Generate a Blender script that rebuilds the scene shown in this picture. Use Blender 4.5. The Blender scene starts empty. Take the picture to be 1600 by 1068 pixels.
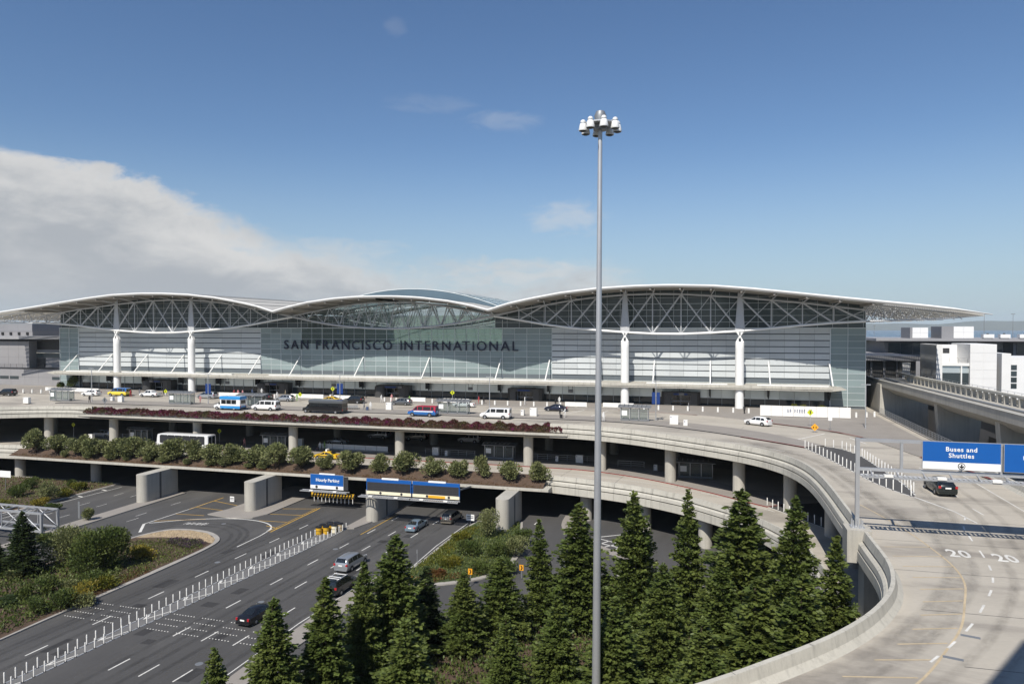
import bpy, bmesh, math, random
import numpy as np
from mathutils import Vector, Matrix
R = math.radians
PI = math.pi
random.seed(7)
rng = np.random.default_rng(11)
SC = bpy.context.scene
COL = SC.collection

# ------------------------------------------------------------------ camera
CAM = (-31.93, -163.30, 17.2)
YAW, TILT = R(15.527), math.atan(21.5 / 1105.0)
cd = bpy.data.cameras.new('camera')
cd.sensor_width = 36.0
cd.lens = 1105.0 / 1600.0 * 36.0
cd.clip_start, cd.clip_end = 0.5, 40000
cam = bpy.data.objects.new('camera', cd)
COL.objects.link(cam)
cam.location = CAM
cam.rotation_euler = (PI / 2 - TILT, 0, YAW)
SC.camera = cam

# ------------------------------------------------------------------ light
SUN_EL = R(48.6)
SHX, SHY = 0.13, 0.9915            # the way shadows fall on the ground
sd = bpy.data.lights.new('sun', 'SUN')
sd.energy, sd.angle, sd.color = 4.9, R(0.53), (1.0, 0.945, 0.865)
sun = bpy.data.objects.new('sun', sd)
COL.objects.link(sun)
sdir = Vector((SHX * math.cos(SUN_EL), SHY * math.cos(SUN_EL), -math.sin(SUN_EL)))
sun.rotation_euler = sdir.to_track_quat('-Z', 'Y').to_euler()
SC.view_settings.view_transform = 'Standard'
SC.view_settings.look = 'None'
SC.view_settings.exposure = 0.12
SC.view_settings.gamma = 1.0
SC.view_settings.use_curve_mapping = False

W = bpy.data.worlds.new('World')
SC.world = W
W.use_nodes = True


class NT:
    """small node-tree writer"""
    def __init__(s, nt): s.t = nt; s.n = nt.nodes; s.l = nt.links
    def new(s, ty, **k):
        n = s.n.new(ty)
        for a, b in k.items(): setattr(n, a, b)
        return n
    def put(s, sock, v):
        if hasattr(v, 'bl_idname') or hasattr(v, 'is_linked'): s.l.new(v, sock)
        elif isinstance(v, (tuple, list)): sock.default_value = tuple(v) if len(v) == len(sock.default_value) else tuple(v) + (1,)
        else: sock.default_value = v
    def math(s, op, a, b=0.0, c=None, clamp=False):
        n = s.new('ShaderNodeMath', operation=op, use_clamp=clamp)
        s.put(n.inputs[0], a); s.put(n.inputs[1], b)
        if c is not None: s.put(n.inputs[2], c)
        return n.outputs[0]
    def noise(s, vec, scale, detail=4, rough=.55, dist=0.0):
        n = s.new('ShaderNodeTexNoise')
        s.put(n.inputs['Vector'], vec); n.inputs['Scale'].default_value = scale
        n.inputs['Detail'].default_value = detail; n.inputs['Roughness'].default_value = rough
        n.inputs['Distortion'].default_value = dist
        return n.outputs['Fac']
    def rng(s, v, a, b, c=0.0, d=1.0, smooth=True):
        n = s.new('ShaderNodeMapRange', interpolation_type='SMOOTHSTEP' if smooth else 'LINEAR')
        s.put(n.inputs[0], v)
        for i, x in enumerate((a, b, c, d)): s.put(n.inputs[i + 1], x)
        return n.outputs[0]
    def mix(s, f, a, b, mode='MIX'):
        n = s.new('ShaderNodeMix', data_type='RGBA', blend_type=mode)
        s.put(n.inputs[0], f); s.put(n.inputs[6], a); s.put(n.inputs[7], b)
        return n.outputs[2]
    def mapping(s, vec, scale=(1, 1, 1), rot=(0, 0, 0), loc=(0, 0, 0)):
        n = s.new('ShaderNodeMapping')
        s.put(n.inputs[0], vec)
        n.inputs['Scale'].default_value = scale; n.inputs['Rotation'].default_value = rot
        n.inputs['Location'].default_value = loc
        return n.outputs[0]


def build_world():
    w = NT(W.node_tree)
    w.n.clear()
    out = w.new('ShaderNodeOutputWorld')
    bg = w.new('ShaderNodeBackground')
    bg.inputs['Strength'].default_value = 0.086
    sky = w.new('ShaderNodeTexSky', sky_type='NISHITA', sun_disc=False)
    sky.sun_elevation = SUN_EL
    sky.sun_rotation = math.atan2(-SHX, -SHY)
    sky.altitude = 0; sky.air_density = 1.0; sky.dust_density = 0.35; sky.ozone_density = 1.6
    g = w.new('ShaderNodeTexCoord').outputs['Generated']
    sp = w.new('ShaderNodeSeparateXYZ'); w.put(sp.inputs[0], g)
    az = w.math('ADD', w.math('MULTIPLY', w.math('ARCTAN2', sp.outputs[0], sp.outputs[1]), 180 / PI), math.degrees(YAW))
    el = w.math('MULTIPLY', w.math('ARCSINE', sp.outputs[2]), 180 / PI)
    n1 = w.noise(w.mapping(g, (9, 9, 20)), 1.0, 9, .62, .35)
    n2 = w.noise(w.mapping(g, (3, 3, 8), loc=(2.3, 1.1, .4)), 1.0, 4, .5)
    n3 = w.noise(w.mapping(g, (22, 22, 60), loc=(.3, 4.1, .4)), 1.0, 7, .6, .6)
    # height of the bank's top edge over the azimuth
    cr = w.new('ShaderNodeValToRGB')
    w.put(cr.inputs[0], w.rng(az, -60, 60, 0, 1, False))
    e = cr.color_ramp.elements
    pts = [(-60, 11.6), (-36, 11.2), (-30, 10.6), (-24, 9.4), (-18, 7.5), (-12, 6.2), (-8, 5.5), (-4, 5.2), (0, 4.9), (4, 5.2), (8, 5.0), (12, 3.0), (16, .6), (60, .2)]
    e[0].position = 0; e[1].position = 1
    e[0].color = (pts[0][1] / 20,) * 3 + (1,); e[1].color = (pts[-1][1] / 20,) * 3 + (1,)
    for a, h in pts[1:-1]:
        q = e.new((a + 60) / 120); q.color = (h / 20,) * 3 + (1,)
    h = w.math('MULTIPLY', cr.outputs[0], 20.0)
    d = w.math('SUBTRACT', h, el)
    d = w.math('ADD', d, w.math('MULTIPLY', w.math('SUBTRACT', n1, .5), 4.6))
    n4 = w.noise(w.mapping(g, (5, 5, 9), loc=(.7, .2, .1)), 1.0, 8, .58, .8)
    d = w.math('ADD', d, w.math('MULTIPLY', w.math('SUBTRACT', n4, .5), 4.5))
    d = w.math('ADD', d, w.math('MULTIPLY', w.math('SUBTRACT', n3, .5), 1.5))
    d = w.math('ADD', d, w.math('MULTIPLY', w.math('SUBTRACT', n2, .5), 1.6))
    soft = w.rng(az, -32, -8, .9, 3.0)
    mask = w.rng(d, -.15, soft, 0, 1)
    mask = w.math('MULTIPLY', mask, w.rng(az, -24, 0, .98, .88))
    mask = w.math('MULTIPLY', mask, w.rng(el, .2, 3.0, .70, 1))
    def puff(a0, e0, sa, se, k):
        x = w.math('DIVIDE', w.math('SUBTRACT', az, a0), sa)
        y = w.math('DIVIDE', w.math('SUBTRACT', el, e0), se)
        r = w.math('ADD', w.math('MULTIPLY', x, x), w.math('MULTIPLY', y, y))
        r = w.math('ADD', r, w.math('MULTIPLY', w.math('SUBTRACT', n3, .5), 2.6))
        return w.math('MULTIPLY', w.rng(r, 1.0, -.25), k)
    for a in ((4.4, 8.8, 3.6, 1.7, .42), (-.8, 16.2, 3.4, 1.0, .20), (-6.5, 17.4, 4.0, .9, .10), (-9.3, 22.6, 1.0, .8, .08), (0, 4.3, 11, 1.7, .72), (-14, 5.6, 7, 1.6, .5)):
        mask = w.math('MAXIMUM', mask, puff(*a))
    depth = w.rng(d, .2, 6.5, 0, 1)
    shade = w.math('ADD', w.math('MULTIPLY', depth, .62), w.math('MULTIPLY', w.math('SUBTRACT', n1, .48), .9))
    shade = w.math('ADD', shade, w.math('MULTIPLY', w.math('SUBTRACT', n2, .45), .9))
    cc = w.mix(w.rng(shade, -.05, .75), (7.6, 7.55, 7.45), (4.6, 4.85, 5.2))
    hs = w.new('ShaderNodeHueSaturation'); hs.inputs['Saturation'].default_value = 1.10; w.put(hs.inputs['Color'], sky.outputs[0])
    blue = w.mix(1.0, hs.outputs[0], (.92, .99, 1.10), 'MULTIPLY')
    haze = w.mix(w.rng(el, -2, 15, .80, 0), blue, (4.2, 5.6, 6.9))
    w.put(bg.inputs['Color'], w.mix(mask, haze, cc))
    w.l.new(bg.outputs[0], out.inputs['Surface'])
build_world()

# ------------------------------------------------------------------ materials
MATS = {}


def mat(name, col, rough=.6, metal=0.0, var=.12, vscale=.6, fine=.06, fscale=9.0, bump=0.0, spec=.5, coat=0.0, streak=0.0, col2=None, c2scale=.2, c2lo=.45, c2hi=.65, coords='P', stretch=(1, 1, 1), orand=0.0):
    m = bpy.data.materials.new(name)
    m.use_nodes = True
    w = NT(m.node_tree)
    b = w.n['Principled BSDF']
    b.inputs['Roughness'].default_value = rough
    b.inputs['Metallic'].default_value = metal
    b.inputs['Specular IOR Level'].default_value = spec
    b.inputs['Coat Weight'].default_value = coat
    b.inputs['Coat Roughness'].default_value = .06
    P = w.new('ShaderNodeNewGeometry').outputs['Position'] if coords == 'P' else w.new('ShaderNodeTexCoord').outputs['Object']
    if stretch != (1, 1, 1): P = w.mapping(P, stretch)
    c = tuple(col) + (1,)
    if col2 is not None:
        f = w.noise(P, c2scale, 6, .6, .3)
        c = w.mix(w.rng(f, c2lo, c2hi), c, tuple(col2) + (1,))
    if var:
        f = w.noise(P, vscale, 5, .6)
        k = w.rng(f, .25, .75, 1 - var, 1 + var, False)
        c = w.mix(1.0, c, k, 'MULTIPLY')
    if fine:
        f = w.noise(P, fscale, 3, .7)
        k = w.rng(f, .25, .75, 1 - fine, 1 + fine, False)
        c = w.mix(1.0, c, k, 'MULTIPLY')
    if orand:
        k = w.rng(w.new('ShaderNodeObjectInfo').outputs['Random'], 0, 1, 1 - orand, 1 + orand, False)
        c = w.mix(1.0, c, k, 'MULTIPLY')
    if streak:
        f = w.noise(w.mapping(P, (2.2, 2.2, .12)), 1.0, 4, .7)
        k = w.rng(f, .45, .8, 1, 1 - streak)
        c = w.mix(1.0, c, k, 'MULTIPLY')
    w.put(b.inputs['Base Color'], c)
    if bump:
        f = w.noise(P, fscale, 4, .7)
        bn = w.new('ShaderNodeBump'); bn.inputs['Strength'].default_value = bump; bn.inputs['Distance'].default_value = .05
        w.put(bn.inputs['Height'], f); w.put(b.inputs['Normal'], bn.outputs[0])
    MATS[name] = m
    return m


def flat(name, col, rough=.5, **k):
    k.setdefault('var', .05); k.setdefault('fine', .03); k.setdefault('coords', 'O')
    return mat(name, col, rough, **k)


def leafmat(name, cols, scale=.5, rough=.55, trans=.25):
    m = bpy.data.materials.new(name); m.use_nodes = True
    w = NT(m.node_tree); b = w.n['Principled BSDF']
    P = w.new('ShaderNodeNewGeometry').outputs['Position']
    f = w.noise(P, scale, 3, .6)
    c = w.mix(w.rng(f, .35, .65), tuple(cols[0]) + (1,), tuple(cols[1]) + (1,))
    if len(cols) > 2:
        c = w.mix(w.rng(w.noise(P, scale * 4.3, 2, .6), .55, .7), c, tuple(cols[2]) + (1,))
    gi = w.new('ShaderNodeNewGeometry')
    c = w.mix(1.0, c, w.rng(gi.outputs['Random Per Island'], 0, 1, .65, 1.35, False), 'MULTIPLY')
    w.put(b.inputs['Base Color'], c)
    b.inputs['Roughness'].default_value = rough
    b.inputs['Specular IOR Level'].default_value = .3
    tr = w.new('ShaderNodeBsdfTranslucent'); w.put(tr.inputs['Color'], c)
    ms = w.new('ShaderNodeMixShader'); ms.inputs[0].default_value = trans
    w.l.new(b.outputs[0], ms.inputs[1]); w.l.new(tr.outputs[0], ms.inputs[2])
    w.l.new(ms.outputs[0], w.n['Material Output'].inputs['Surface'])
    MATS[name] = m
    return m


def glassmat(name, tint, op=.5, col=(.1, .12, .12), rough=.05):
    """window glass: part clear, part coated"""
    m = bpy.data.materials.new(name); m.use_nodes = True
    w = NT(m.node_tree); b = w.n['Principled BSDF']
    b.inputs['Base Color'].default_value = tuple(col) + (1,)
    b.inputs['Roughness'].default_value = rough
    t = w.new('ShaderNodeBsdfTransparent'); t.inputs['Color'].default_value = tuple(tint) + (1,)
    ms = w.new('ShaderNodeMixShader'); ms.inputs[0].default_value = op
    w.l.new(t.outputs[0], ms.inputs[1]); w.l.new(b.outputs[0], ms.inputs[2])
    w.l.new(ms.outputs[0], w.n['Material Output'].inputs['Surface'])
    MATS[name] = m
    return m


mat('concrete', (.42, .40, .35), .85, var=.13, vscale=.25, fine=.07, fscale=7, streak=.26, bump=.15)
mat('fascia', (.47, .45, .39), .8, var=.10, vscale=.35, fine=.05, streak=.32)
mat('ramp_concrete', (.42, .385, .325), .85, var=.12, vscale=.16, fine=.08, fscale=5, col2=(.255, .23, .195), c2scale=.11, c2lo=.5, c2hi=.72, stretch=(1, .3, 1), bump=.1)
mat('deck_concrete', (.42, .385, .325), .85, var=.10, vscale=.2, fine=.07, fscale=6, col2=(.275, .25, .215), c2scale=.16, c2lo=.48, c2hi=.68, stretch=(.35, 1, 1))
mat('sidewalk', (.27, .247, .22), .85, var=.10, vscale=.3, fine=.06)
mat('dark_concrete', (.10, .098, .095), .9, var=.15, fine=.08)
mat('asphalt', (.068, .066, .064), .8, var=.16, vscale=.25, fine=.16, fscale=14, col2=(.10, .097, .092), c2scale=.16, c2lo=.5, c2hi=.75, stretch=(1, .28, 1), bump=.1)
mat('patch_asphalt', (.034, .033, .033), .85, var=.15, fine=.2, fscale=12)
mat('median_grey', (.14, .138, .135), .85, var=.15, vscale=.5, fine=.2, fscale=10)
mat('soil', (.085, .055, .036), .95, var=.25, vscale=1.2, fine=.25, fscale=7, bump=.5)
mat('lawn', (.05, .075, .022), .9, var=.3, vscale=.6, fine=.3, fscale=8, bump=.5)
mat('gravel', (.36, .28, .18), .9, var=.2, vscale=2, fine=.45, fscale=9, bump=.8)
mat('sand', (.36, .28, .19), .95, var=.15, vscale=.01, fine=.1, fscale=.05)
mat('marsh', (.13, .13, .085), .95, var=.25, vscale=.01, fine=.15, fscale=.06)
mat('water', (.035, .065, .11), .25, var=.1, vscale=.004, fine=0)
mat('hill', (.09, .095, .07), .95, var=.2, vscale=.002, fine=.1, fscale=.01)
flat('white_paint', (.78, .77, .73), .6, var=.12)
flat('road_white', (.62, .61, .57), .7, var=.22, fine=.15, coords='P', fscale=4)
flat('road_yellow', (.50, .30, .045), .7, var=.25, fine=.15, coords='P', fscale=4)
flat('faded_yellow', (.47, .38, .25), .8, var=.22, fine=.15, coords='P', fscale=4)
flat('red_kerb', (.20, .035, .03), .8, var=.3, coords='P')
flat('kerb', (.33, .31, .28), .85, coords='P', var=.15)
flat('white_metal', (.78, .78, .76), .45)
flat('truss_metal', (.50, .51, .52), .45)
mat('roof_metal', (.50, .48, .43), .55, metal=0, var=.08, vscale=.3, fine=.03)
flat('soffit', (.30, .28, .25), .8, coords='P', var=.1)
flat('galvanized', (.49, .50, .51), .45, metal=.55, var=.08)
flat('dull_metal', (.25, .26, .27), .5, metal=.4)
flat('black', (.012, .012, .013), .45)
flat('dark_trim', (.03, .031, .034), .5)
flat('granite', (.055, .055, .055), .4, coords='P', fine=.15)
flat('tyre', (.018, .018, .018), .85)
flat('rim', (.45, .46, .48), .35, metal=.7)
flat('sign_blue', (.005, .095, .36), .45)
flat('deep_blue', (.006, .035, .17), .5)
flat('navy', (.006, .010, .035), .4)
flat('sign_white', (.82, .82, .80), .5)
flat('cream', (.78, .72, .52), .5)
flat('sign_yellow', (.55, .60, .012), .5)
flat('orange', (.80, .36, .015), .5)
flat('barrel_yellow', (.62, .36, .02), .55)
flat('amber', (.80, .40, .02), .5)
flat('screen', (.035, .036, .04), .5)
flat('red_lens', (.42, .012, .015), .2, coat=.8)
flat('clear_lens', (.7, .72, .74), .12, coat=.8)
flat('car_glass', (.012, .015, .018), .06, spec=.7, var=0, fine=0)
flat('skin', (.45, .27, .19), .6)
flat('hair', (.03, .02, .015), .6)
mat('wall_panel', (.52, .55, .555), .5, orand=.07, var=.05, vscale=.12, fine=.03)
mat('panel_gap', (.11, .13, .145), .6, var=.05)
mat('fritted_glass', (.235, .292, .295), .14, orand=.13, var=.05, vscale=.15, fine=.02, spec=.5)
mat('pale_glass', (.72, .79, .79), .34, metal=.6, orand=.1, var=.05, vscale=.15, fine=.02)  # pale tone put in for the bright reflection in the glass below the canopy
mat('dark_glass', (.035, .048, .055), .08, orand=.3, var=.12, vscale=.2, fine=.03, spec=.6)
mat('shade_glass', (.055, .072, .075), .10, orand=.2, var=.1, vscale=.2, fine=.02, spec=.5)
mat('skylight_glass', (.10, .15, .19), .12, var=.08, vscale=.2, fine=.02, spec=.6)
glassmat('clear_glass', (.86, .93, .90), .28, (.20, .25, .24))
glassmat('roof_light_glass', (.92, .97, .97), .35, (.085, .13, .165), .12)
glassmat('shelter_glass', (.85, .9, .9), .25, (.2, .22, .22))
flat('mullion', (.62, .67, .68), .45)
mat('interior', (.50, .56, .52), .8, var=.06)
mat('white_wall', (.72, .72, .71), .7, var=.03, vscale=.3, fine=.02)
mat('grey_wall', (.24, .24, .25), .8, var=.08, vscale=.2, fine=.03, streak=.1)
mat('grey_roof', (.30, .30, .31), .7, var=.06)
mat('wing_wall', (.26, .255, .26), .8, var=.07, vscale=.15, fine=.03)
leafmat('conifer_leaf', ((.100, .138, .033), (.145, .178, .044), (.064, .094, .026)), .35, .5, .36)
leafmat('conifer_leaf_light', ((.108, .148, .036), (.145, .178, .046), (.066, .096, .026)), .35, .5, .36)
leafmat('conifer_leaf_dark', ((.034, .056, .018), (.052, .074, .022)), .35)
leafmat('olive_leaf', ((.155, .175, .066), (.215, .225, .095), (.095, .115, .042)), .6)
leafmat('bush_leaf', ((.075, .108, .026), (.115, .140, .034), (.046, .070, .022)), .5)
leafmat('lime_leaf', ((.11, .125, .015), (.17, .155, .018), (.07, .09, .018)), .5)
leafmat('yellow_grass', ((.27, .21, .03), (.19, .17, .026)), .7)
leafmat('rust_leaf', ((.14, .060, .020), (.10, .075, .02)), .7)
leafmat('lavender_leaf', ((.09, .055, .085), (.06, .06, .045)), .7)
leafmat('cover_leaf', ((.125, .145, .036), (.095, .125, .030), (.13, .11, .05)), .8)
leafmat('flower_leaf', ((.16, .035, .055), (.115, .095, .038), (.24, .028, .13)), .28, .55, .4)
flat('bark', (.075, .052, .038), .9, coords='P', fine=.3, fscale=6)
M = MATS


# ------------------------------------------------------------------ mesh helpers
class MB:
    def __init__(s): s.v, s.f, s.m = [], [], []
    def add(s, vs, fs, m=0):
        o = len(s.v); s.v += [tuple(p) for p in vs]
        for f in fs: s.f.append(tuple(i + o for i in f)); s.m.append(m)
        return s
    def box(s, x0, x1, y0, y1, z0, z1, m=0):
        return s.add([(x0, y0, z0), (x1, y0, z0), (x1, y1, z0), (x0, y1, z0), (x0, y0, z1), (x1, y0, z1), (x1, y1, z1), (x0, y1, z1)],
                     [(0, 3, 2, 1), (4, 5, 6, 7), (0, 1, 5, 4), (1, 2, 6, 5), (2, 3, 7, 6), (3, 0, 4, 7)], m)
    def prism(s, poly, z0, z1, m=0, mt=None):
        n = len(poly)
        a = sum(poly[i][0] * poly[(i + 1) % n][1] - poly[(i + 1) % n][0] * poly[i][1] for i in range(n))
        if a < 0: poly = poly[::-1]
        s.add([(x, y, z0) for x, y in poly] + [(x, y, z1) for x, y in poly],
              [tuple(range(n))[::-1]] + [(i, (i + 1) % n, n + (i + 1) % n, n + i) for i in range(n)], m)
        s.f.append(tuple(len(s.v) - n + i for i in range(n))); s.m.append(m if mt is None else mt)
        return s
    def sheet(s, poly, z, m=0):
        n = len(poly)
        a = sum(poly[i][0] * poly[(i + 1) % n][1] - poly[(i + 1) % n][0] * poly[i][1] for i in range(n))
        if a < 0: poly = poly[::-1]
        return s.add([(x, y, z) for x, y in poly], [tuple(range(n))], m)
    def wall(s, poly, y0, y1, m=0):
        """polygon in x,z extruded along y"""
        n = len(poly)
        return s.add([(x, y0, z) for x, z in poly] + [(x, y1, z) for x, z in poly],
                     [tuple(range(n)), tuple(range(n, 2 * n))[::-1]] + [(i, n + i, n + (i + 1) % n, (i + 1) % n) for i in range(n)], m)
    def tube(s, a, b, r, n=6, m=0, r2=None):
        a, b = Vector(a), Vector(b); d = b - a
        if d.length < 1e-6: return s
        q = d.to_track_quat('Z', 'Y'); r2 = r if r2 is None else r2
        vs = []
        for p, rr in ((a, r), (b, r2)):
            for i in range(n):
                t = 2 * PI * i / n
                vs.append(p + q @ Vector((math.cos(t) * rr, math.sin(t) * rr, 0)))
        return s.add(vs, [(i, (i + 1) % n, n + (i + 1) % n, n + i) for i in range(n)] + [tuple(range(n))[::-1], tuple(range(n, 2 * n))], m)
    def bar(s, a, b, w, h, m=0):
        """rectangular bar; w sideways, h upwards"""
        a, b = Vector(a), Vector(b); d = (b - a).normalized()
        up = Vector((0, 0, 1)) if abs(d.z) < .95 else Vector((0, 1, 0))
        sd_ = d.cross(up).normalized() * (w / 2); u = sd_.cross(d).normalized() * (h / 2)
        vs = [p + k * sd_ + l * u for p in (a, b) for k, l in ((-1, -1), (1, -1), (1, 1), (-1, 1))]
        return s.add(vs, [(0, 1, 2, 3)[::-1], (4, 5, 6, 7), (0, 1, 5, 4), (1, 2, 6, 5), (2, 3, 7, 6), (3, 0, 4, 7)], m)
    def lathe(s, prof, n=16, m=0, c=(0, 0, 0), axis='Z'):
        vs = []
        for r, z in prof:
            for i in range(n):
                t = 2 * PI * i / n; x, y = math.cos(t) * r, math.sin(t) * r
                vs.append((c[0] + x, c[1] + y, c[2] + z) if axis == 'Z' else (c[0] + x, c[1] + z, c[2] + y))
        fs = []
        for k in range(len(prof) - 1):
            for i in range(n):
                j = (i + 1) % n
                fs.append((k * n + i, k * n + j, (k + 1) * n + j, (k + 1) * n + i))
        fs += [tuple(range(n))[::-1], tuple(range((len(prof) - 1) * n, len(prof) * n))]
        return s.add(vs, fs, m)
    def strip(s, pts, w, z, m=0):
        """flat line of width w along plan points"""
        nn = normals(pts); n = len(pts)
        vs = [(p[0] + k * w / 2 * q[0], p[1] + k * w / 2 * q[1], z) for p, q in zip(pts, nn) for k in (1, -1)]
        return s.add(vs, [(2 * i, 2 * i + 2, 2 * i + 3, 2 * i + 1)[::-1] for i in range(n - 1)], m)
    def loft(s, pts, prof, m=0):
        """profile (outward, z) carried along plan points; outward is right of the way"""
        nn = normals(pts); k = len(prof)
        vs = [(p[0] + o * q[0], p[1] + o * q[1], z) for p, q in zip(pts, nn) for o, z in prof]
        return s.add(vs, [(i * k + j, i * k + j + 1, (i + 1) * k + j + 1, (i + 1) * k + j) for i in range(len(pts) - 1) for j in range(k - 1)], m)
    def mesh(s, name, mats, smooth=False, off=(0, 0, 0)):
        me = bpy.data.meshes.new(name)
        vs = [(x - off[0], y - off[1], z - off[2]) for x, y, z in s.v] if any(off) else s.v
        me.from_pydata(vs, [], s.f)
        for m in (mats if isinstance(mats, (list, tuple)) else [mats]):
            me.materials.append(M[m] if isinstance(m, str) else m)
        if len(me.materials) > 1: me.polygons.foreach_set('material_index', s.m)
        if smooth:
            me.polygons.foreach_set('use_smooth', [True] * len(me.polygons))
            try: me.set_sharp_from_angle(angle=R(38))
            except Exception: pass
        me.update()
        return me
    def build(s, name, mats, parent=None, smooth=False, world=True, **props):
        off = tuple(parent_origin(parent)) if (parent is not None and world) else (0, 0, 0)
        return link(name, s.mesh(name, mats, smooth, off), parent, **props)


def parent_origin(p):
    v = Vector((0, 0, 0))
    while p is not None: v += p.location; p = p.parent
    return v


def normals(pts):
    n = len(pts); out = []
    for i in range(n):
        a = pts[max(i - 1, 0)]; b = pts[min(i + 1, n - 1)]
        dx, dy = b[0] - a[0], b[1] - a[1]; l = math.hypot(dx, dy) or 1
        out.append((dy / l, -dx / l))
    return out


def link(name, me, parent=None, loc=None, rot=None, scale=None, **props):
    o = bpy.data.objects.new(name, me)
    COL.objects.link(o)
    if parent is not None: o.parent = parent
    if loc is not None: o.location = loc
    if rot is not None: o.rotation_euler = rot
    if scale is not None: o.scale = scale
    for k, v in props.items():
        if v is not None: o[k] = v
    return o


def thing(name, label, cat, loc=(0, 0, 0), rz=0.0, group=None):
    o = link(name, None, None, loc, (0, 0, rz), label=label, category=cat, group=group)
    o.empty_display_size = .3
    return o


def copy_tree(o, loc=None, rz=None, label=None, parent=None, scale=None):
    c = o.copy(); COL.objects.link(c)
    if parent is not None: c.parent = parent
    if loc is not None: c.location = loc
    if rz is not None: c.rotation_euler = (c.rotation_euler[0], c.rotation_euler[1], rz)
    if scale is not None: c.scale = scale
    if label: c['label'] = label
    for ch in list(o.children): copy_tree(ch, parent=c)
    return c


ONES = 'zeroth first second third fourth fifth sixth seventh eighth ninth tenth eleventh twelfth thirteenth fourteenth fifteenth sixteenth seventeenth eighteenth nineteenth'.split()


def ordinal(n):
    if n < 20: return ONES[n]
    return ('twentieth', 'thirtieth', 'fortieth', 'fiftieth', 'sixtieth')[n // 10 - 2] if n % 10 == 0 else ('twenty', 'thirty', 'forty', 'fifty', 'sixty')[n // 10 - 2] + ' ' + ONES[n % 10]


def struct(o): o['kind'] = 'structure'; return o


def text_mesh(body, size, mats, depth=.03, bold=.0, align='CENTER', space=1.0, spacing=1.0):
    cu = bpy.data.curves.new('lettering', 'FONT')
    cu.body = body; cu.size = size; cu.extrude = depth; cu.offset = bold * size
    cu.align_x = align; cu.align_y = 'BOTTOM_BASELINE'; cu.space_line = space; cu.space_character = spacing
    cu.resolution_u = 3
    ob = bpy.data.objects.new('lettering', cu); COL.objects.link(ob)
    dg = bpy.context.evaluated_depsgraph_get()
    me = bpy.data.meshes.new_from_object(ob.evaluated_get(dg))
    bpy.data.objects.remove(ob); bpy.data.curves.remove(cu)
    me.materials.clear(); me.materials.append(M[mats])
    return me


def smooth_line(pts, n=4):
    """Catmull-Rom through plan points"""
    out = []
    for i in range(len(pts) - 1):
        p0, p1, p2, p3 = pts[max(i - 1, 0)], pts[i], pts[i + 1], pts[min(i + 2, len(pts) - 1)]
        for k in range(n):
            t = k / n
            out.append(tuple(.5 * ((2 * p1[c]) + (-p0[c] + p2[c]) * t + (2 * p0[c] - 5 * p1[c] + 4 * p2[c] - p3[c]) * t * t + (-p0[c] + 3 * p1[c] - 3 * p2[c] + p3[c]) * t ** 3) for c in range(len(p1))))
    out.append(tuple(pts[-1]))
    return out


def interp(tab, x):
    if x <= tab[0][0]: return tab[0][1]
    for (a, b), (c, d) in zip(tab, tab[1:]):
        if x <= c: return b + (d - b) * (x - a) / (c - a)
    return tab[-1][1]


def leaves(n, pos, size, out=None, flatness=.0, aspect=.55):
    """n diamond leaves at pos (n,3); out = way the leaf points; returns verts, faces"""
    pos = np.asarray(pos); n = len(pos)
    d = rng.normal(size=(n, 3)); d /= np.linalg.norm(d, axis=1)[:, None]
    if out is not None: d = d * .55 + np.asarray(out); d /= np.linalg.norm(d, axis=1)[:, None]
    u = rng.normal(size=(n, 3)); u[:, 2] += flatness
    s_ = np.cross(d, u); s_ /= np.linalg.norm(s_, axis=1)[:, None] + 1e-9
    sz = size * rng.uniform(.6, 1.35, n)[:, None]
    v = np.stack([pos - d * sz * .5, pos + s_ * sz * aspect * .5, pos + d * sz * .5, pos - s_ * sz * aspect * .5], 1).reshape(-1, 3)
    return v


def leaf_mesh(name, v, mats, idx=None):
    n = len(v) // 4
    me = bpy.data.meshes.new(name)
    me.vertices.add(4 * n); me.vertices.foreach_set('co', np.asarray(v, dtype=np.float32).ravel())
    me.loops.add(4 * n); me.loops.foreach_set('vertex_index', np.arange(4 * n, dtype=np.int32))
    me.polygons.add(n); me.polygons.foreach_set('loop_start', np.arange(0, 4 * n, 4, dtype=np.int32))
    try: me.polygons.foreach_set('loop_total', np.full(n, 4, dtype=np.int32))
    except Exception: pass
    for m in (mats if isinstance(mats, (list, tuple)) else [mats]): me.materials.append(M[m])
    if idx is not None: me.polygons.foreach_set('material_index', np.asarray(idx, dtype=np.int32))
    me.update(calc_edges=True); me.validate()
    return me


def in_poly(x, y, poly):
    r = np.zeros(len(x), bool); n = len(poly)
    for i in range(n):
        x0, y0 = poly[i]; x1, y1 = poly[(i + 1) % n]
        c = ((y0 > y) != (y1 > y)) & (x < (x1 - x0) * (y - y0) / ((y1 - y0) or 1e-9) + x0)
        r ^= c
    return r


def patch(name, poly, z, n, size, height, m, up=.8, clump=0):
    """ground cover filling a plan polygon"""
    xs, ys = [p[0] for p in poly], [p[1] for p in poly]
    x = rng.uniform(min(xs), max(xs), n); y = rng.uniform(min(ys), max(ys), n)
    k = in_poly(x, y, poly); x, y = x[k], y[k]
    h = height * np.ones(len(x))
    if clump:
        h = height * (.25 + .75 * np.clip(np.sin(x * 2.3 + 1.7 * np.sin(y * 1.9)) * np.sin(y * 2.1 + 1.3 * np.sin(x * 1.3)) * .8 + .45, 0, 1))
    zz = z + rng.uniform(.1, 1, len(x)) ** .6 * h
    o = np.tile(np.array([0, 0, up]), (len(x), 1))
    return link(name, leaf_mesh(name, leaves(len(x), np.stack([x, y, zz], 1), size, o), m), kind='stuff')


# ------------------------------------------------------------------ ground, water, hills
def mirror(pts): return [(-214 - x, y) for x, y in pts][::-1]


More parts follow.
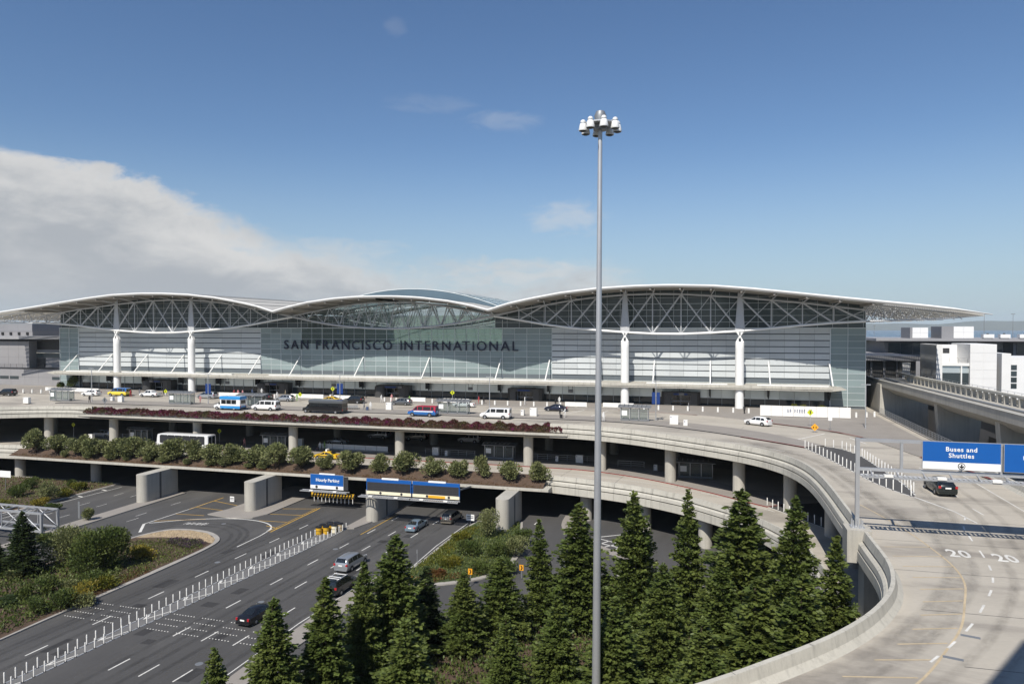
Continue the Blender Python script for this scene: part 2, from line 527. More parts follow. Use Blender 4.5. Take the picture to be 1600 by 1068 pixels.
def g_ground():
    G = -13.0
    struct(MB().sheet([(-1500, -400), (1500, -400), (1500, 1150), (-1500, 1150)], G - .05).build('ground', 'marsh'))
    struct(MB().sheet([(-9000, 1150), (9000, 1150), (9000, 2050), (-9000, 2050)], G - .03).build('tidal_flat', 'sand'))
    struct(MB().sheet([(-14000, 2050), (14000, 2050), (14000, 15000), (-14000, 15000)], G - .02).build('bay_water', 'water'))
    h = MB(); n = 260
    for i in range(n):
        pass
    pts = []
    for i in range(n + 1):
        a = R(-75 + 150 * i / n); r = 11500
        z = 80 + 25 * math.sin(i * .11) + 18 * math.sin(i * .31 + 1) + 9 * math.sin(i * .83) + 40 * max(0, math.sin(i * .045 + .6))
        pts.append((a, r, z))
    vs = []
    for a, r, z in pts:
        for rr, zz in ((r - 600, G), (r - 200, z * .55), (r, z), (r + 900, G)):
            vs.append((math.sin(a) * rr, math.cos(a) * rr, zz))
    h.add(vs, [(i * 4 + j, (i + 1) * 4 + j, (i + 1) * 4 + j + 1, i * 4 + j + 1) for i in range(n) for j in range(3)])
    struct(h.build('hills', 'hill', smooth=True))
    struct(MB().sheet([(-230, -160), (30, -160), (30, 5), (-230, 5)], G).build('lower_road', 'asphalt'))
g_ground()

# plan of the deck edges (x to the right along the terminal, y into it)
E1R = [(-55, -45.3), (-50, -46.4), (-46.7, -47.5), (-42.4, -49.6), (-38.2, -52.2), (-34, -55.1), (-28.9, -58.9), (-25.7, -61.9), (-23.7, -64.6), (-22.0, -68), (-20.8, -72.5), (-20.2, -78), (-20, -85), (-20, -92), (-20, -98), (-20, -104), (-20, -108), (-20.3, -111), (-21, -114), (-22.1, -116.7), (-23.5, -119.3), (-25.2, -121.8), (-27, -124), (-29.2, -126.4), (-32, -129.3), (-36, -132.8), (-42, -137), (-50, -141), (-70, -148)]
E1 = smooth_line([(-194, -95), (-193.9, -84), (-193.5, -77)] + mirror(E1R[:10])[:], 3)[:-1] + smooth_line(E1R, 3)
RO = [(0, -60), (0, -105), (-.6, -112), (-2.2, -119), (-5, -126), (-9.5, -133), (-17, -140), (-28, -146), (-42, -151), (-70, -158)]
E2 = smooth_line([(-230, -76), (-215, -69.5), (-200, -63.5), (-185, -58.4), (-172, -55.3), (-165, -54.3), (-158, -54), (-120, -54), (-90, -54), (-60, -54), (-56, -54.2), (-49.6, -55.7), (-45.5, -56.9), (-41.5, -58.5), (-35.9, -61.8), (-32.4, -64.8), (-28.4, -68.9), (-25.6, -72.8), (-23.4, -77.5), (-22, -83), (-21.2, -90), (-21, -98), (-21.3, -106), (-23, -113), (-26.5, -119), (-32, -125), (-42, -132)], 3)


def deck(name, edge, back, ztop, zbot, drop, mtop):
    mb = MB()
    poly = [(x, y) for x, y in edge] + back
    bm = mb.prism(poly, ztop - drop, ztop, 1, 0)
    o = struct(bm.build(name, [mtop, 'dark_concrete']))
    return o


def edge_profile(zt, low):
    a = [(-.95, 0.0), (-.62, .30), (-.48, .86), (-.22, .88), (-.08, .20), (-.36, .17), (-.36, .03), (.02, .02), (.20, -.12), (.26, -.54), (-.06, -.56), (-.06, -.69), (.30, -.71)]
    return [(o, z + zt) for o, z in a] + [(.34, zt + low), (-1.2, zt + low)]


def g_decks():
    up = deck('upper_deck', E1, RO[::-1] + [(1.6, -60), (1.6, 8), (-300, 8), (-300, -34), (-214, -40), (-214, -95)], 0, 0, 1.4, 'deck_concrete')
    for part in ([p for p in E1 if p[0] < -155.5] + [(-155.6, -45.25)], [(-58, -45.25)] + [p for p in E1 if p[0] > -56.2]):
        MB().loft(part, edge_profile(0, -1.45)).build('parapet', 'fascia', up)
    MB().box(-157.6, -55.4, -43.0, -42.75, 0, .22).build('bed_kerb', 'kerb', up)
    MB().loft([(x - .0, y) for x, y in RO][::-1], edge_profile(0, -1.45)).build('parapet', 'fascia', up)
    lo = deck('arrivals_deck', E2, [(-4, -110), (-4, 2), (-300, 2), (-300, -76)], -7, 0, 1.6, 'deck_concrete')
    for part in ([p for p in E2 if p[0] < -162], [(-58, -54.0)] + [p for p in E2 if p[0] > -57]):
        MB().loft(part, edge_profile(-7, -1.75)).build('parapet', 'fascia', lo)
    # round columns under each deck
    def column(x, y, z0, z1, r, parent):
        MB().lathe([(r, z0), (r, z1)], 24, c=(x, y, 0)).build('column', 'concrete', parent, smooth=True)
    for x, y in ((-190.6, -62), (-178.0, -51.2), (-167.6, -44.6), (-152.2, -42.9), (-131.4, -42.9), (-109.4, -42.9), (-87.0, -42.9), (-62.4, -42.9), (-49.4, -43.8), (-37.6, -49.8), (-27.6, -57.0), (-21.4, -63.8), (-17.9, -74.4), (-17.6, -85), (-17.6, -94)):
        column(x, y, -7, -1.4, .86, up)
        column(x, y + 17, -7, -1.4, .86, up) if y > -52 else None
    for x, y in ((-178.4, -54.6), (-166.6, -52), (-148, -51.5), (-50.4, -53.0), (-41, -56.2), (-32.2, -62.5), (-25.8, -69.4), (-19.6, -78), (-18.6, -88)):
        column(x, y, -13, -8.5, .95, lo)
    # the big column at the gantry, carrying the ramp
    MB().box(-19.8, -17.4, -101.4, -99.2, -13, -1.4).build('column', 'concrete', up)
    MB().box(-21.05, -19.2, -101.3, -99.2, -1.7, .92).build('gantry_pedestal', 'concrete', up)
    # back walls of the two covered roads
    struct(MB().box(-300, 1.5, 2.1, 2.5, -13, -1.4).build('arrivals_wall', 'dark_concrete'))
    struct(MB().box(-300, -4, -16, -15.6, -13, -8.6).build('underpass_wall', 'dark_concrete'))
    # planter shelves standing out from the deck edges
    for (x0, x1, ye, z, name) in ((-158.5, -54.8, -45.9, -.72, 'upper_planter_shelf'), (-163, -55.6, -57.2, -7.74, 'lower_planter_shelf')):
        m = MB()
        yb = ye + (2.6 if z > -5 else 3.6)
        prof = [(ye, z), (ye, z - .34), (ye + .3, z - .42), (yb, z - 1.15), (yb, z)]
        n = len(prof)
        m.add([(x0 + (0 if i < 2 else .0), y, zz) for i, (y, zz) in enumerate(prof)] + [(x1, y, zz) for y, zz in prof],
              [(i, (i + 1) % n, n + (i + 1) % n, n + i) for i in range(n)] + [tuple(range(n))[::-1], tuple(range(n, 2 * n))])
        # tapered left tip
        m.add([(x0, ye, z), (x0, ye, z - .34), (x0, yb, z - 1.15), (x0, yb, z), (x0 - 2.6, yb, z), (x0 - 2.6, yb, z - .5)], [(0, 1, 5, 4), (1, 2, 5), (0, 4, 3)])
        struct(m.build(name, 'fascia'))
    struct(MB().box(-157.5, -55.6, -45.4, -43.0, -.75, -.12).build('flower_bed', 'soil'))
    m = MB()
    m.add([(-164, -56.6, -7.72), (-56.6, -56.6, -7.72), (-56.6, -53.4, -6.5), (-164, -53.4, -6.5), (-164, -52.2, -6.5), (-56.6, -52.2, -6.5)], [(0, 1, 2, 3), (3, 2, 5, 4)])
    struct(m.build('shrub_bed', 'soil'))
    # piers at the tunnel mouths
    for i, xl in enumerate((-127.5, -105.8, -83.7, -62.4)):
        w = 2.1; xc = xl + w / 2; y0 = -63.6
        nose = [(xc + w / 2 * math.cos(a), y0 + w / 2 + w / 2 * math.sin(a)) for a in [PI + PI * k / 10 for k in range(11)]]
        poly = nose + [(xc + w / 2, -55.4), (xc - w / 2, -55.4)]
        t = thing('tunnel_pier', ['concrete tunnel pier with shrubs growing round its foot', 'concrete tunnel pier on the paved island beside the yellow hatching', 'concrete tunnel pier between the blue parking sign and the dark message boards', 'concrete tunnel pier right of the dark message boards'][i], 'pier', (xc, -60, -13), group='piers between the tunnel mouths')
        MB().prism(poly, -13, -8.12).build('wall', 'concrete', t, smooth=True)
        MB().box(xc - w / 2 - .12, xc + w / 2 + .06, -59.9, -59.5, -13, -8.16).build('joint_strip', 'dark_concrete', t)
g_decks()


# ------------------------------------------------------------------ paving, kerbs and markings
def pave(name, poly, z, m, h=.15, kerb=None, parent=None):
    mb = MB().prism(poly, z, z + h, 1, 0)
    return struct(mb.build(name, [m, kerb or m]))


def wear_mat(name, col, amount, length):
    m = bpy.data.materials.new(name); m.use_nodes = True
    w = NT(m.node_tree); b = w.n['Principled BSDF']
    b.inputs['Base Color'].default_value = tuple(col) + (1,); b.inputs['Roughness'].default_value = .75
    uv = w.new('ShaderNodeUVMap').outputs[0]
    sp = w.new('ShaderNodeSeparateXYZ'); w.put(sp.inputs[0], uv)
    e = w.math('MULTIPLY', w.math('MULTIPLY', sp.outputs[0], w.math('SUBTRACT', 1.0, sp.outputs[0])), 4.0)
    P = w.new('ShaderNodeNewGeometry').outputs['Position']
    n = w.noise(w.mapping(uv, (3, length, 1)), 1.0, 6, .7); n2 = w.noise(P, .35, 4, .6)
    f = w.math('MULTIPLY', w.math('POWER', e, 1.4), w.math('MULTIPLY', w.rng(n, .1, .8), w.rng(n2, .1, .8)))
    f = w.math('MULTIPLY', f, w.math('MULTIPLY', w.rng(sp.outputs[1], 0, .12), w.rng(sp.outputs[1], 1, .88)))
    t = w.new('ShaderNodeBsdfTransparent'); ms = w.new('ShaderNodeMixShader')
    w.put(ms.inputs[0], w.math('MULTIPLY', f, amount)); w.l.new(t.outputs[0], ms.inputs[1]); w.l.new(b.outputs[0], ms.inputs[2])
    w.l.new(ms.outputs[0], w.n['Material Output'].inputs['Surface'])
    MATS[name] = m
wear_mat('tyre_wear', (.13, .118, .10), .36, 60)
wear_mat('asphalt_wear', (.036, .035, .034), .5, 60)
wear_mat('asphalt_fade', (.13, .126, .12), .4, 60)


def wear_strip(name, pts, w_, z, m):
    mb = MB().strip(pts, w_, z)
    o = mb.build(name, m); me = o.data
    uv = me.uv_layers.new(name='UVMap'); n = len(pts)
    for lp in me.loops:
        i = lp.vertex_index; uv.data[lp.index].uv = (i % 2, (i // 2) / (n - 1))
    return struct(o)


def g_wear():
    DR = smooth_line([(-8.6, -60), (-8.9, -80), (-9.3, -90.5), (-11.2, -98), (-12.6, -106.5), (-15.1, -112.9), (-19, -120), (-24, -126.6), (-32, -133)], 8)
    nn = normals(DR)
    for d, w_ in ((1.0, .9), (2.6, .9), (-1.2, .8), (-2.8, .8), (1.8, 2.2), (-5.2, 1.0)):
        wear_strip('tyre_wear', [(p[0] - d * q[0] * -1, p[1] - d * q[1] * -1) for p, q in zip(DR, nn)], w_, .0035, 'tyre_wear')
    L2 = smooth_line([(-30, -47), (-24.5, -54), (-19.2, -63), (-17.2, -72), (-16.2, -82), (-15.2, -92), (-14, -100)], 8)
    for w_, dx in ((1.5, 0), (2.6, .6), (1.2, -1.2)): wear_strip('tyre_wear', [(x + dx, y) for x, y in L2], w_, .0035 + .001 * (dx > 0), 'tyre_wear')
    for y in (-37.0, -38.9, -35.2, -19.6, -22.2): wear_strip('tyre_wear', [(x, y) for x in np.linspace(-180, -45, 40)], 1.0, .0035, 'tyre_wear')
    for y in (-47.0, -48.8, -50.6): wear_strip('tyre_wear', [(x, y) for x in np.linspace(-170, -58, 40)], .9, -6.9965, 'tyre_wear')
    G = -13
    for i, x0 in enumerate((-83.6, -80.4, -77.0, -73.8, -93.8, -90.6, -96)):
        for d in (-.75, .75):
            wear_strip('tyre_wear', [(x0 + d + (y + 104) * .055, y) for y in np.linspace(-124, -58, 34)], .8, G + .0035, 'asphalt_wear' if (i + (d > 0)) % 3 else 'asphalt_fade')
        wear_strip('tyre_wear', [(x0 + (y + 104) * .055, y) for y in np.linspace(-124, -58, 34)], .9, G + .0035, 'asphalt_fade')
    lp = smooth_line([(-113.4, -76), (-111, -72.6), (-107, -71.2), (-102.5, -71.4), (-98.4, -74), (-96.2, -79), (-95.6, -88)], 6)
    for d in (0, 1.2, -1.0): wear_strip('tyre_wear', [(p[0] + d * q[0], p[1] + d * q[1]) for p, q in zip(lp, normals(lp))], .8, G + .005, 'asphalt_wear')
    # joints across the ramp and patches on the asphalt
    jn = MB()
    for k in range(9):
        y = -62 - k * 7.6
        jn.strip([(-19.3 if y < -78 else -15, y), (-.6, y + .4)], .05, .0042)
    for x in np.arange(-170, -24, 9.5): jn.strip([(x, -42.6), (x + 1.6, -33.8)], .05, .0042)
    for x in np.arange(-160, -28, 9.5): jn.strip([(x, -53.4), (x + 1.2, -43.6)], .05, -6.9958)
    struct(jn.build('slab_joint', 'dark_trim'))
    pt = MB(); r_ = random.Random(4)
    for k in range(16):
        x, y = r_.uniform(-96, -73), r_.uniform(-118, -62); a, b = r_.uniform(.5, 1.6), r_.uniform(.8, 3.2)
        pt.sheet([(x, y), (x + a, y + .05), (x + a + .1, y + b), (x + .06, y + b)], G + .0028)
    struct(pt.build('road_patch', 'patch_asphalt'))
    mh = MB()
    for x, y in ((-79.4, -96), (-92.9, -86), (-81, -77), (-76, -110), (-118, -77), (-104, -70.4)): mh.lathe([(.36, G + .003), (.33, G + .012)], 16, c=(x, y, 0))
    struct(mh.build('manhole_cover', 'dull_metal'))
    # vertical joints in the edge beams
    for E_, zt, low, own in ((E1, 0, -1.45, 'upper_deck'), (E2, -7, -1.75, 'arrivals_deck')):
        pr = edge_profile(zt, low)[2:]; mb = MB(); acc = 0; nn = normals(E_)
        for i in range(1, len(E_) - 1):
            acc += math.dist(E_[i - 1], E_[i])
            if acc < 5.2 or (zt == 0 and -157 < E_[i][0] < -56.4) or (zt < 0 and -162 < E_[i][0] < -57.2): continue
            acc = 0; p, q = E_[i], nn[i]; tx, ty = -q[1] * .018, q[0] * .018
            vs = [(p[0] + (o + .008) * q[0] + s_ * tx, p[1] + (o + .008) * q[1] + s_ * ty, z + .004) for o, z in pr for s_ in (-1, 1)]
            mb.add(vs, [(2 * a, 2 * a + 1, 2 * a + 3, 2 * a + 2) for a in range(len(pr) - 1)])
        mb.build('panel_joint', 'dark_concrete', bpy.data.objects[own])


def g_paving():
    # departures level
    walk = [(-240, -28), (-226, -24), (-214, -20), (-205, -17.5), (-190, -15.8), (-60, -15.2), (-45, -16.2), (-34, -19.4), (-27, -23.4), (-21.5, -27.9), (-15.5, -32.6), (-11.5, -37), (-8.4, -42.2), (-6.2, -51), (-4.6, -58.6), (-1.4, -68), (-.3, -75), (-.3, -.2), (-240, -.2)]
    pave('terminal_sidewalk', smooth_line(walk[:-2], 3) + walk[-2:], 0, 'sidewalk', .15, 'kerb')
    isl = smooth_line([(-176, -35.6), (-166, -34.2), (-150, -33.6), (-100, -33.4), (-60, -33.2), (-50, -33.8), (-43.6, -35.6), (-38, -38.2), (-32.6, -41.6), (-27, -46.2), (-21.5, -51.3), (-18.5, -54.4)], 3)
    isl += [(-15.6, -52.2), (-18, -48), (-22.5, -41.5), (-28, -36.5), (-35, -32.2), (-43, -29.2), (-52, -27.6), (-60, -26.9), (-170, -27.2), (-178, -31)]
    pave('island_sidewalk', isl, 0, 'sidewalk', .15, 'dark_trim')
    # asphalt gore between the ramp lanes
    inner = [(-18.5, -54.7), (-17.3, -59.7), (-16.4, -63.8), (-15.2, -70.3), (-14.2, -76.4), (-12.8, -80.8), (-11.7, -83.2)]
    outer = [(-11.3, -82.2), (-11.1, -76.5), (-11.5, -69.3), (-12.1, -59.2), (-13.6, -54), (-15.4, -52.3)]
    struct(MB().sheet(inner + outer, .006).build('gore_asphalt', 'asphalt'))
    w = MB()
    w.strip(smooth_line(inner, 3), .16, .012); w.strip(smooth_line(outer[::-1], 3), .16, .012)
    w.strip([(-11.6, -83.2), (-9.6, -88.5), (-9.0, -92.5)], .18, .012)
    # long lane lines
    off = lambda d: [(x, y) for x, y in [(p[0] - d * q[0], p[1] - d * q[1]) for p, q in zip(E1, normals(E1))]]
    L = off(1.9); i0 = next(i for i, p in enumerate(L) if p[0] > -54); i9 = next(i for i, p in enumerate(L) if p[1] < -72 and p[0] > -60)
    w.strip(L[i0:i9], .12, .012)
    L = off(5.6)
    w.strip(L[i0:i9 - 8], .12, .012)
    w.strip([(-160, -42.9), (-54, -42.9)], .12, .012)
    for k in range(24): w.box(-158 + k * 4.4, -156.4 + k * 4.4, -38.6, -38.45, .004, .012)
    for k in range(20): w.box(-185 + k * 7, -183.5 + k * 7, -19.3, -19.15, .004, .012)
    for a, b in (((-6.8, -66), (-6.6, -69.2)), ((-7.6, -86.8), (-7.4, -89.2)), ((-7.4, -79.5), (-7.3, -82)), ((-7.2, -73), (-7.1, -75))): w.strip([a, b], .12, .012)
    w.strip([(-3.2, -68), (-3.3, -100)], .12, .012)
    w.strip([(-19, -47), (-13.5, -38.5)], .25, .012); w.strip([(-10.5, -42.5), (-9.2, -48)], .25, .012)
    w.strip([(-57, -16.2), (-60, -26)], .25, .012); w.strip([(-52, -16.8), (-54, -26)], .25, .012)
    w.strip([(-118, -16.6), (-126, -26)], .25, .012)
    DR = smooth_line([(-9.3, -90.5), (-10.6, -94.3), (-11.2, -98), (-11.9, -103), (-12.6, -106.5), (-13.6, -109.6), (-15.1, -112.9), (-17, -116.7), (-19, -120), (-20.6, -122.4), (-22.4, -124.9)], 8)
    k = 0
    while k < len(DR) - 4:
        w.strip(DR[k:k + 4], .14, .012); k += 7
    struct(w.build('deck_lane_marking', 'road_white'))
    for x, y, rz in ((-13.5, -103.3, -.05), (-10.45, -103.6, -.02)):
        me = text_mesh('20', 2.55, 'road_white', .004, .02, spacing=1.05)
        struct(link('speed_marking', me, None, (x, y, .012), (0, 0, rz), (.60, 1.0, 1)))
    y_ = MB()
    YL = smooth_line([(-17.6, -88), (-16.6, -92), (-15.6, -97), (-15.0, -102), (-14.8, -106), (-15.2, -109.5), (-16.4, -113.4), (-17.8, -117.4), (-19.6, -121), (-21.6, -124.6), (-24, -128)], 4)
    y_.strip(YL, .13, .010)
    for k in range(1, 12):
        yy = -99.2 - k * 2.35
        xi = interp([(-p[1], p[0]) for p in E1R[12:]], -yy) + 1.4 + .1 * k
        xo = interp([(-p[1], p[0]) for p in YL], -yy)
        y_.strip([(xi, yy - .5), (xo, yy + .35)], .12, .010)
    struct(y_.build('ramp_chevron_marking', 'faded_yellow'))
    j = MB()
    for x, y in ((-17.4, -118.6), (-19.2, -121.8)): j.bar((x - .8, y, .01), (x + .1, y - .25, .01), .28, .02)
    struct(j.build('drain_grate', 'dull_metal'))
    r_ = MB()
    r_.strip([(-21.4, -28.15), (-15.5, -32.85), (-11.5, -37.2), (-8.6, -42.3)], .35, .155); r_.strip([(-4.8, -58.7), (-1.6, -68), (-.5, -75)], .35, .156)
    r_.strip([(-27, -46.4), (-21.5, -51.5), (-18.5, -54.6)], .3, .155); r_.strip([(-50, -15.6), (-45, -16.4), (-34, -19.6)], .25, .155)
    struct(r_.build('red_kerb_paint', 'red_kerb'))
    # arrivals level
    isl2 = smooth_line([(-160, -44.4), (-150, -44.1), (-100, -44.1), (-66, -44.0), (-57, -44.1), (-50.3, -45.0), (-42.2, -48.4), (-35.2, -53.0), (-30, -57.2), (-27, -60), (-24.2, -62.4)], 3)
    isl2 += [(-21.5, -60), (-24, -56), (-29, -50), (-36, -44), (-44, -39.6), (-52, -36.6), (-60, -35), (-160, -35.2)]
    pave('arrivals_island', isl2, -7, 'sidewalk', .15, 'red_kerb')
    struct(MB().sheet([(-24.2, -61.8), (-22.3, -64.7), (-19.7, -68.8), (-17.6, -72), (-14.5, -75.5), (-8, -82), (-5, -60), (-14, -56)], -6.99).build('arrivals_asphalt', 'asphalt'))
    w = MB(); off2 = [(p[0] - 2.2 * q[0], p[1] - 2.2 * q[1]) for p, q in zip(E2, normals(E2))]
    w.strip([p for p in off2 if -60 < p[0] and p[1] > -80], .12, -6.988)
    off2 = [(p[0] - 6.6 * q[0], p[1] - 6.6 * q[1]) for p, q in zip(E2, normals(E2))]
    w.strip([p for p in off2 if -60 < p[0] and p[1] > -66], .12, -6.988)
    w.strip([(-24.2, -61.9), (-22.3, -64.8), (-19.7, -68.9), (-17.6, -72.1), (-15.6, -74.3)], .16, -6.98)
    struct(w.build('arrivals_lane_marking', 'road_white'))
    # ground level: planting beds with kerbs
    G = -13
    beds = {
        'median_bed': smooth_line([(-97.6, -125), (-97.7, -107), (-97.5, -97), (-97.5, -88), (-97.9, -81), (-99.1, -77.6), (-102.4, -75.2), (-106, -74.6), (-109.4, -75.4), (-111.2, -78.2), (-112.2, -83), (-114.5, -95), (-118, -110), (-122, -128)], 4),
        'west_bed': [(-141.7, -52), (-141.6, -72), (-143, -82), (-175, -92), (-178, -52)],
        'triangle_bed': smooth_line([(-66.4, -58.5), (-67.2, -63), (-67.6, -71), (-67.6, -79), (-68.2, -84), (-69, -86.5), (-66, -87.4), (-61.8, -85.9), (-58, -82.8), (-56, -78.4), (-56, -73), (-57.4, -66), (-59.6, -57.5)], 3),
        'conifer_bed': smooth_line([(-64, -150), (-64, -120), (-63.4, -108), (-61, -99.5), (-57, -94), (-51.5, -89.5), (-46, -84.5), (-43, -79.4), (-38, -77), (-31, -79), (-26.5, -84), (-24.6, -92), (-24.6, -104), (-27, -116), (-34, -128), (-42, -150)], 3),
    }
    for n, p in beds.items():
        kk = MB().prism(p, G, G + .15)
        struct(kk.build(n + '_kerb', 'kerb'))
        c = (sum(x for x, y in p) / len(p), sum(y for x, y in p) / len(p))
        q = [(p_[0] + .75 * n_[0], p_[1] + .75 * n_[1]) for p_, n_ in zip(p, [((c[0] - x) / math.hypot(c[0] - x, c[1] - y), (c[1] - y) / math.hypot(c[0] - x, c[1] - y)) for x, y in p])]
        struct(MB().sheet(q, G + .156).build(n, 'lawn' if n == 'triangle_bed' else 'soil'))
    struct(MB().sheet([(-98.6, -79.8), (-99.6, -78), (-102.6, -75.8), (-106, -75.2), (-109.2, -76), (-110.8, -78.6), (-111, -80.5), (-107.5, -79.2), (-103, -78.8)], G + .17).build('gravel_bed', 'gravel'))
    pave('paved_strip', [(-126.9, -55), (-127, -79), (-126.2, -92), (-124.4, -92), (-124.0, -75), (-124.0, -55)], G, 'sidewalk', .15, 'kerb')
    pave('pier_island', [(-110, -66.6), (-108.8, -63), (-108.4, -45), (-100.5, -45), (-100.6, -64), (-101.6, -66.6), (-105, -67.6)], G, 'sidewalk', .15, 'kerb')
    pave('pier_island_narrow', [(-84.8, -68.2), (-84.6, -45), (-80.6, -45), (-81.4, -60), (-83.2, -67.6)], G, 'sidewalk', .15, 'kerb')
    pave('roadside_path', [(-71.6, -118), (-71.6, -94), (-70.6, -86), (-69.2, -84.5), (-68.6, -88), (-69, -96), (-69.6, -118)], G, 'sidewalk', .15, 'kerb')
    pave('slip_road_island', smooth_line([(-53.9, -52), (-53.5, -57.4), (-51.6, -62.6), (-48.4, -66.2), (-44.6, -69.2), (-41, -71.4)], 3) + [(-40.4, -70.4), (-44, -68), (-47.8, -64.8), (-50.6, -61), (-52, -57), (-52.2, -52)], G, 'sidewalk', .15, 'kerb')
    pave('path_slab', [(-42.6, -77), (-40, -75.6), (-37.5, -79.5), (-37.5, -85), (-41, -84)], G + .15, 'concrete', .05)
    # ground markings
    w = MB(); z = G + .008
    for x0 in (-82.35, -78.9, -75.35):
        for k in range(12):
            y = -113.4 - 7.3 + 7.33 * k + (0 if x0 > -80 else 0.2)
            if y > -58: continue
            xs = lambda yy: x0 + (yy + 104) * .062 + (.8 if x0 > -76 else .3 if x0 < -80 else .5) * 0
            w.strip([(xs(y), y), (xs(y + 2.3), y + 2.3)], .15, z)
    for k in range(8):
        y = -113 - 7.2 + 7.2 * k
        xs = lambda yy: -92.3 + (yy + 105) * .032
        w.strip([(xs(y), y), (xs(y + 2.3), y + 2.3)], .15, z)
    w.strip([(-94.6, -79.8), (-94.7, -74.5), (-95.2, -70.8)], .16, z)
    w.strip([(-67.9, -83), (-68.2, -72), (-67.7, -60)], .12, z)
    w.strip([(-72.2, -122), (-72.2, -100), (-71.4, -88)], .12, z)
    # barrier stripes
    bl = smooth_line([(-89.9, -124), (-89.5, -117), (-89.15, -112), (-88.8, -105), (-88.5, -98), (-88.1, -91), (-87.7, -84), (-87.3, -76), (-86.6, -70.5)], 4)
    br = smooth_line([(-88.7, -124), (-88.25, -117.2), (-87.8, -111.4), (-87.15, -104.3), (-86.4, -97.5), (-85.7, -90), (-85.1, -82.5), (-84.7, -76), (-84.3, -68)], 4)
    w.strip(bl, .16, z); w.strip(br, .16, z)
    for k in range(9):
        y = -118.5 + k * 5.4
        a = interp([(p[1], p[0]) for p in bl], y); b = interp([(p[1], p[0]) for p in br], y)
        w.strip([(a + .1, y), (a + (b - a) * .25, y - 1.0)], .30, z); w.strip([(a + (b - a) * .25, y - 1.0), (b - .1, y + 1.6)], .12, z)
    struct(MB().sheet(bl + br[::-1], G + .004).build('median_paving', 'median_grey'))
    # road B, gore and loop
    w.strip([(-115.8, -73.8), (-115.4, -65), (-115.2, -56.5)], .17, z)
    w.strip([(-115.8, -73.8), (-113.0, -77.6)], .4, z)
    w.strip(smooth_line([(-115.4, -73.2), (-111.4, -70.2), (-107.6, -68.4), (-103.6, -67.4), (-100, -67.6), (-97.4, -68.6), (-95.7, -70.2), (-95.1, -72.2)], 4), .22, z)
    for a, b in (((-120.6, -70.4), (-120.5, -68.2)), ((-120.3, -63), (-120.2, -60.8)), ((-119.4, -73.5), (-119.3, -71.2)), ((-118.8, -80.5), (-118.8, -78)), ((-123.2, -96), (-123.1, -93.5)), ((-120.8, -88), (-120.7, -85.6))): w.strip([a, b], .11, z)
    # road A
    w.strip([(-139.9, -82), (-140.1, -70), (-139.4, -54)], .14, z)
    w.strip([(-141.2, -80), (-141.2, -54)], .10, z + .16)
    for y in (-72, -67.2, -62, -56.8): w.strip([(-141.2, y), (-139.8, y - .4)], .4, z)
    for x0 in (-135.2, -131.6):
        for k in range(5): w.strip([(x0, -82 + 7.3 * k), (x0, -79.8 + 7.3 * k)], .11, z)
    # slip road striping
    for a, b in (((-47.6, -62.2), (-43.8, -59.6)), ((-47.6, -62.2), (-43.2, -64.6)), ((-47.9, -64), (-42.8, -66.4)), ((-46.8, -65.6), (-45.4, -63.4)), ((-45.6, -66.2), (-44, -64.4)), ((-44.2, -67.2), (-43.2, -65.4)), ((-57.6, -58), (-57.4, -56.2))): w.strip([a, b], .22, z)
    struct(w.build('road_marking', 'road_white'))
    d = MB()          # rows of reflective dots across the road
    for r_i in range(4):
        for k in range(70):
            x = -97.0 + k * .36; y = -101.0 - r_i * 1.25 - (x + 97) * .03
            if (k % 10) > 7 or -90.2 < x < -86.8 or x > -72.2: continue
            d.lathe([(.075, z), (.05, z + .025)], 6, c=(x, y, 0))
    struct(d.build('rumble_dots', 'road_white'))
    y = MB()
    y.strip([(-115.3, -64.5), (-115.2, -56)], .2, z + .002)
    y.strip([(-94.4, -72.4), (-94.7, -58)], .22, z + .002); y.strip([(-94.9, -72.2), (-95.2, -58)], .1, z + .002)
    for a, b in (((-115.2, -58.5), (-109.2, -60.2)), ((-115.3, -63), (-109.4, -63.6)), ((-115.4, -67.5), (-110.2, -67.2)), ((-115.5, -72), (-108.5, -68.9)), ((-100.5, -60), (-95, -58.6)), ((-100.5, -63.5), (-94.9, -62.8)), ((-99.8, -67.4), (-94.8, -67)), ((-97, -69.6), (-94.6, -70.4))): y.strip([a, b], .16, z + .002)
    y.strip([(-80.9, -70), (-80.4, -58)], .14, z + .002)
    struct(y.build('hatch_marking', 'road_yellow'))
    q = MB()
    for k in range(9): q.strip([(-109.8 + k * .42 + rng.uniform(-.1, .1), -72.3 + k * .05), (-109.75 + k * .42, -71.1 + k * .05 + rng.uniform(-.2, .1))], .1 + .12 * (k % 2), z)
    struct(q.build('worn_stencil', 'road_white'))
    return bl, br
BL, BR = g_paving()
g_wear()


# ------------------------------------------------------------------ the terminal
XC = -107.0
ROOF = [(0, 24.75), (5, 24.7), (11, 24.35), (18, 23.5), (24, 22.3), (27.4, 21.4), (27.6, 21.4), (32, 22.7), (37, 23.75), (44, 24.95), (52, 25.8), (60, 26.2), (67, 26.3), (76, 26.0), (83.5, 25.3), (92, 24.3), (101, 23.2), (109.7, 22.2), (115, 21.6), (120, 20.9), (126, 19.8)]
TB = [(26.8, 20.0), (32.8, 19.1), (39, 18.05), (45.1, 17.3), (51, 16.75), (57.1, 16.3), (63.2, 16.0), (69.3, 15.95), (75.5, 16.2), (81.5, 16.6), (87.8, 17.2), (93.9, 17.8), (99.9, 18.3), (105.9, 18.6)]
TT = [(26.8, 20.25), (32.8, 21.4), (39, 22.5), (45.1, 23.5), (51, 24.2), (57.1, 24.6), (63.2, 24.75), (69.3, 24.6), (75.5, 24.2), (81.5, 23.75), (87.8, 23.1), (93.9, 22.5), (99.9, 21.7), (105.9, 20.9)]
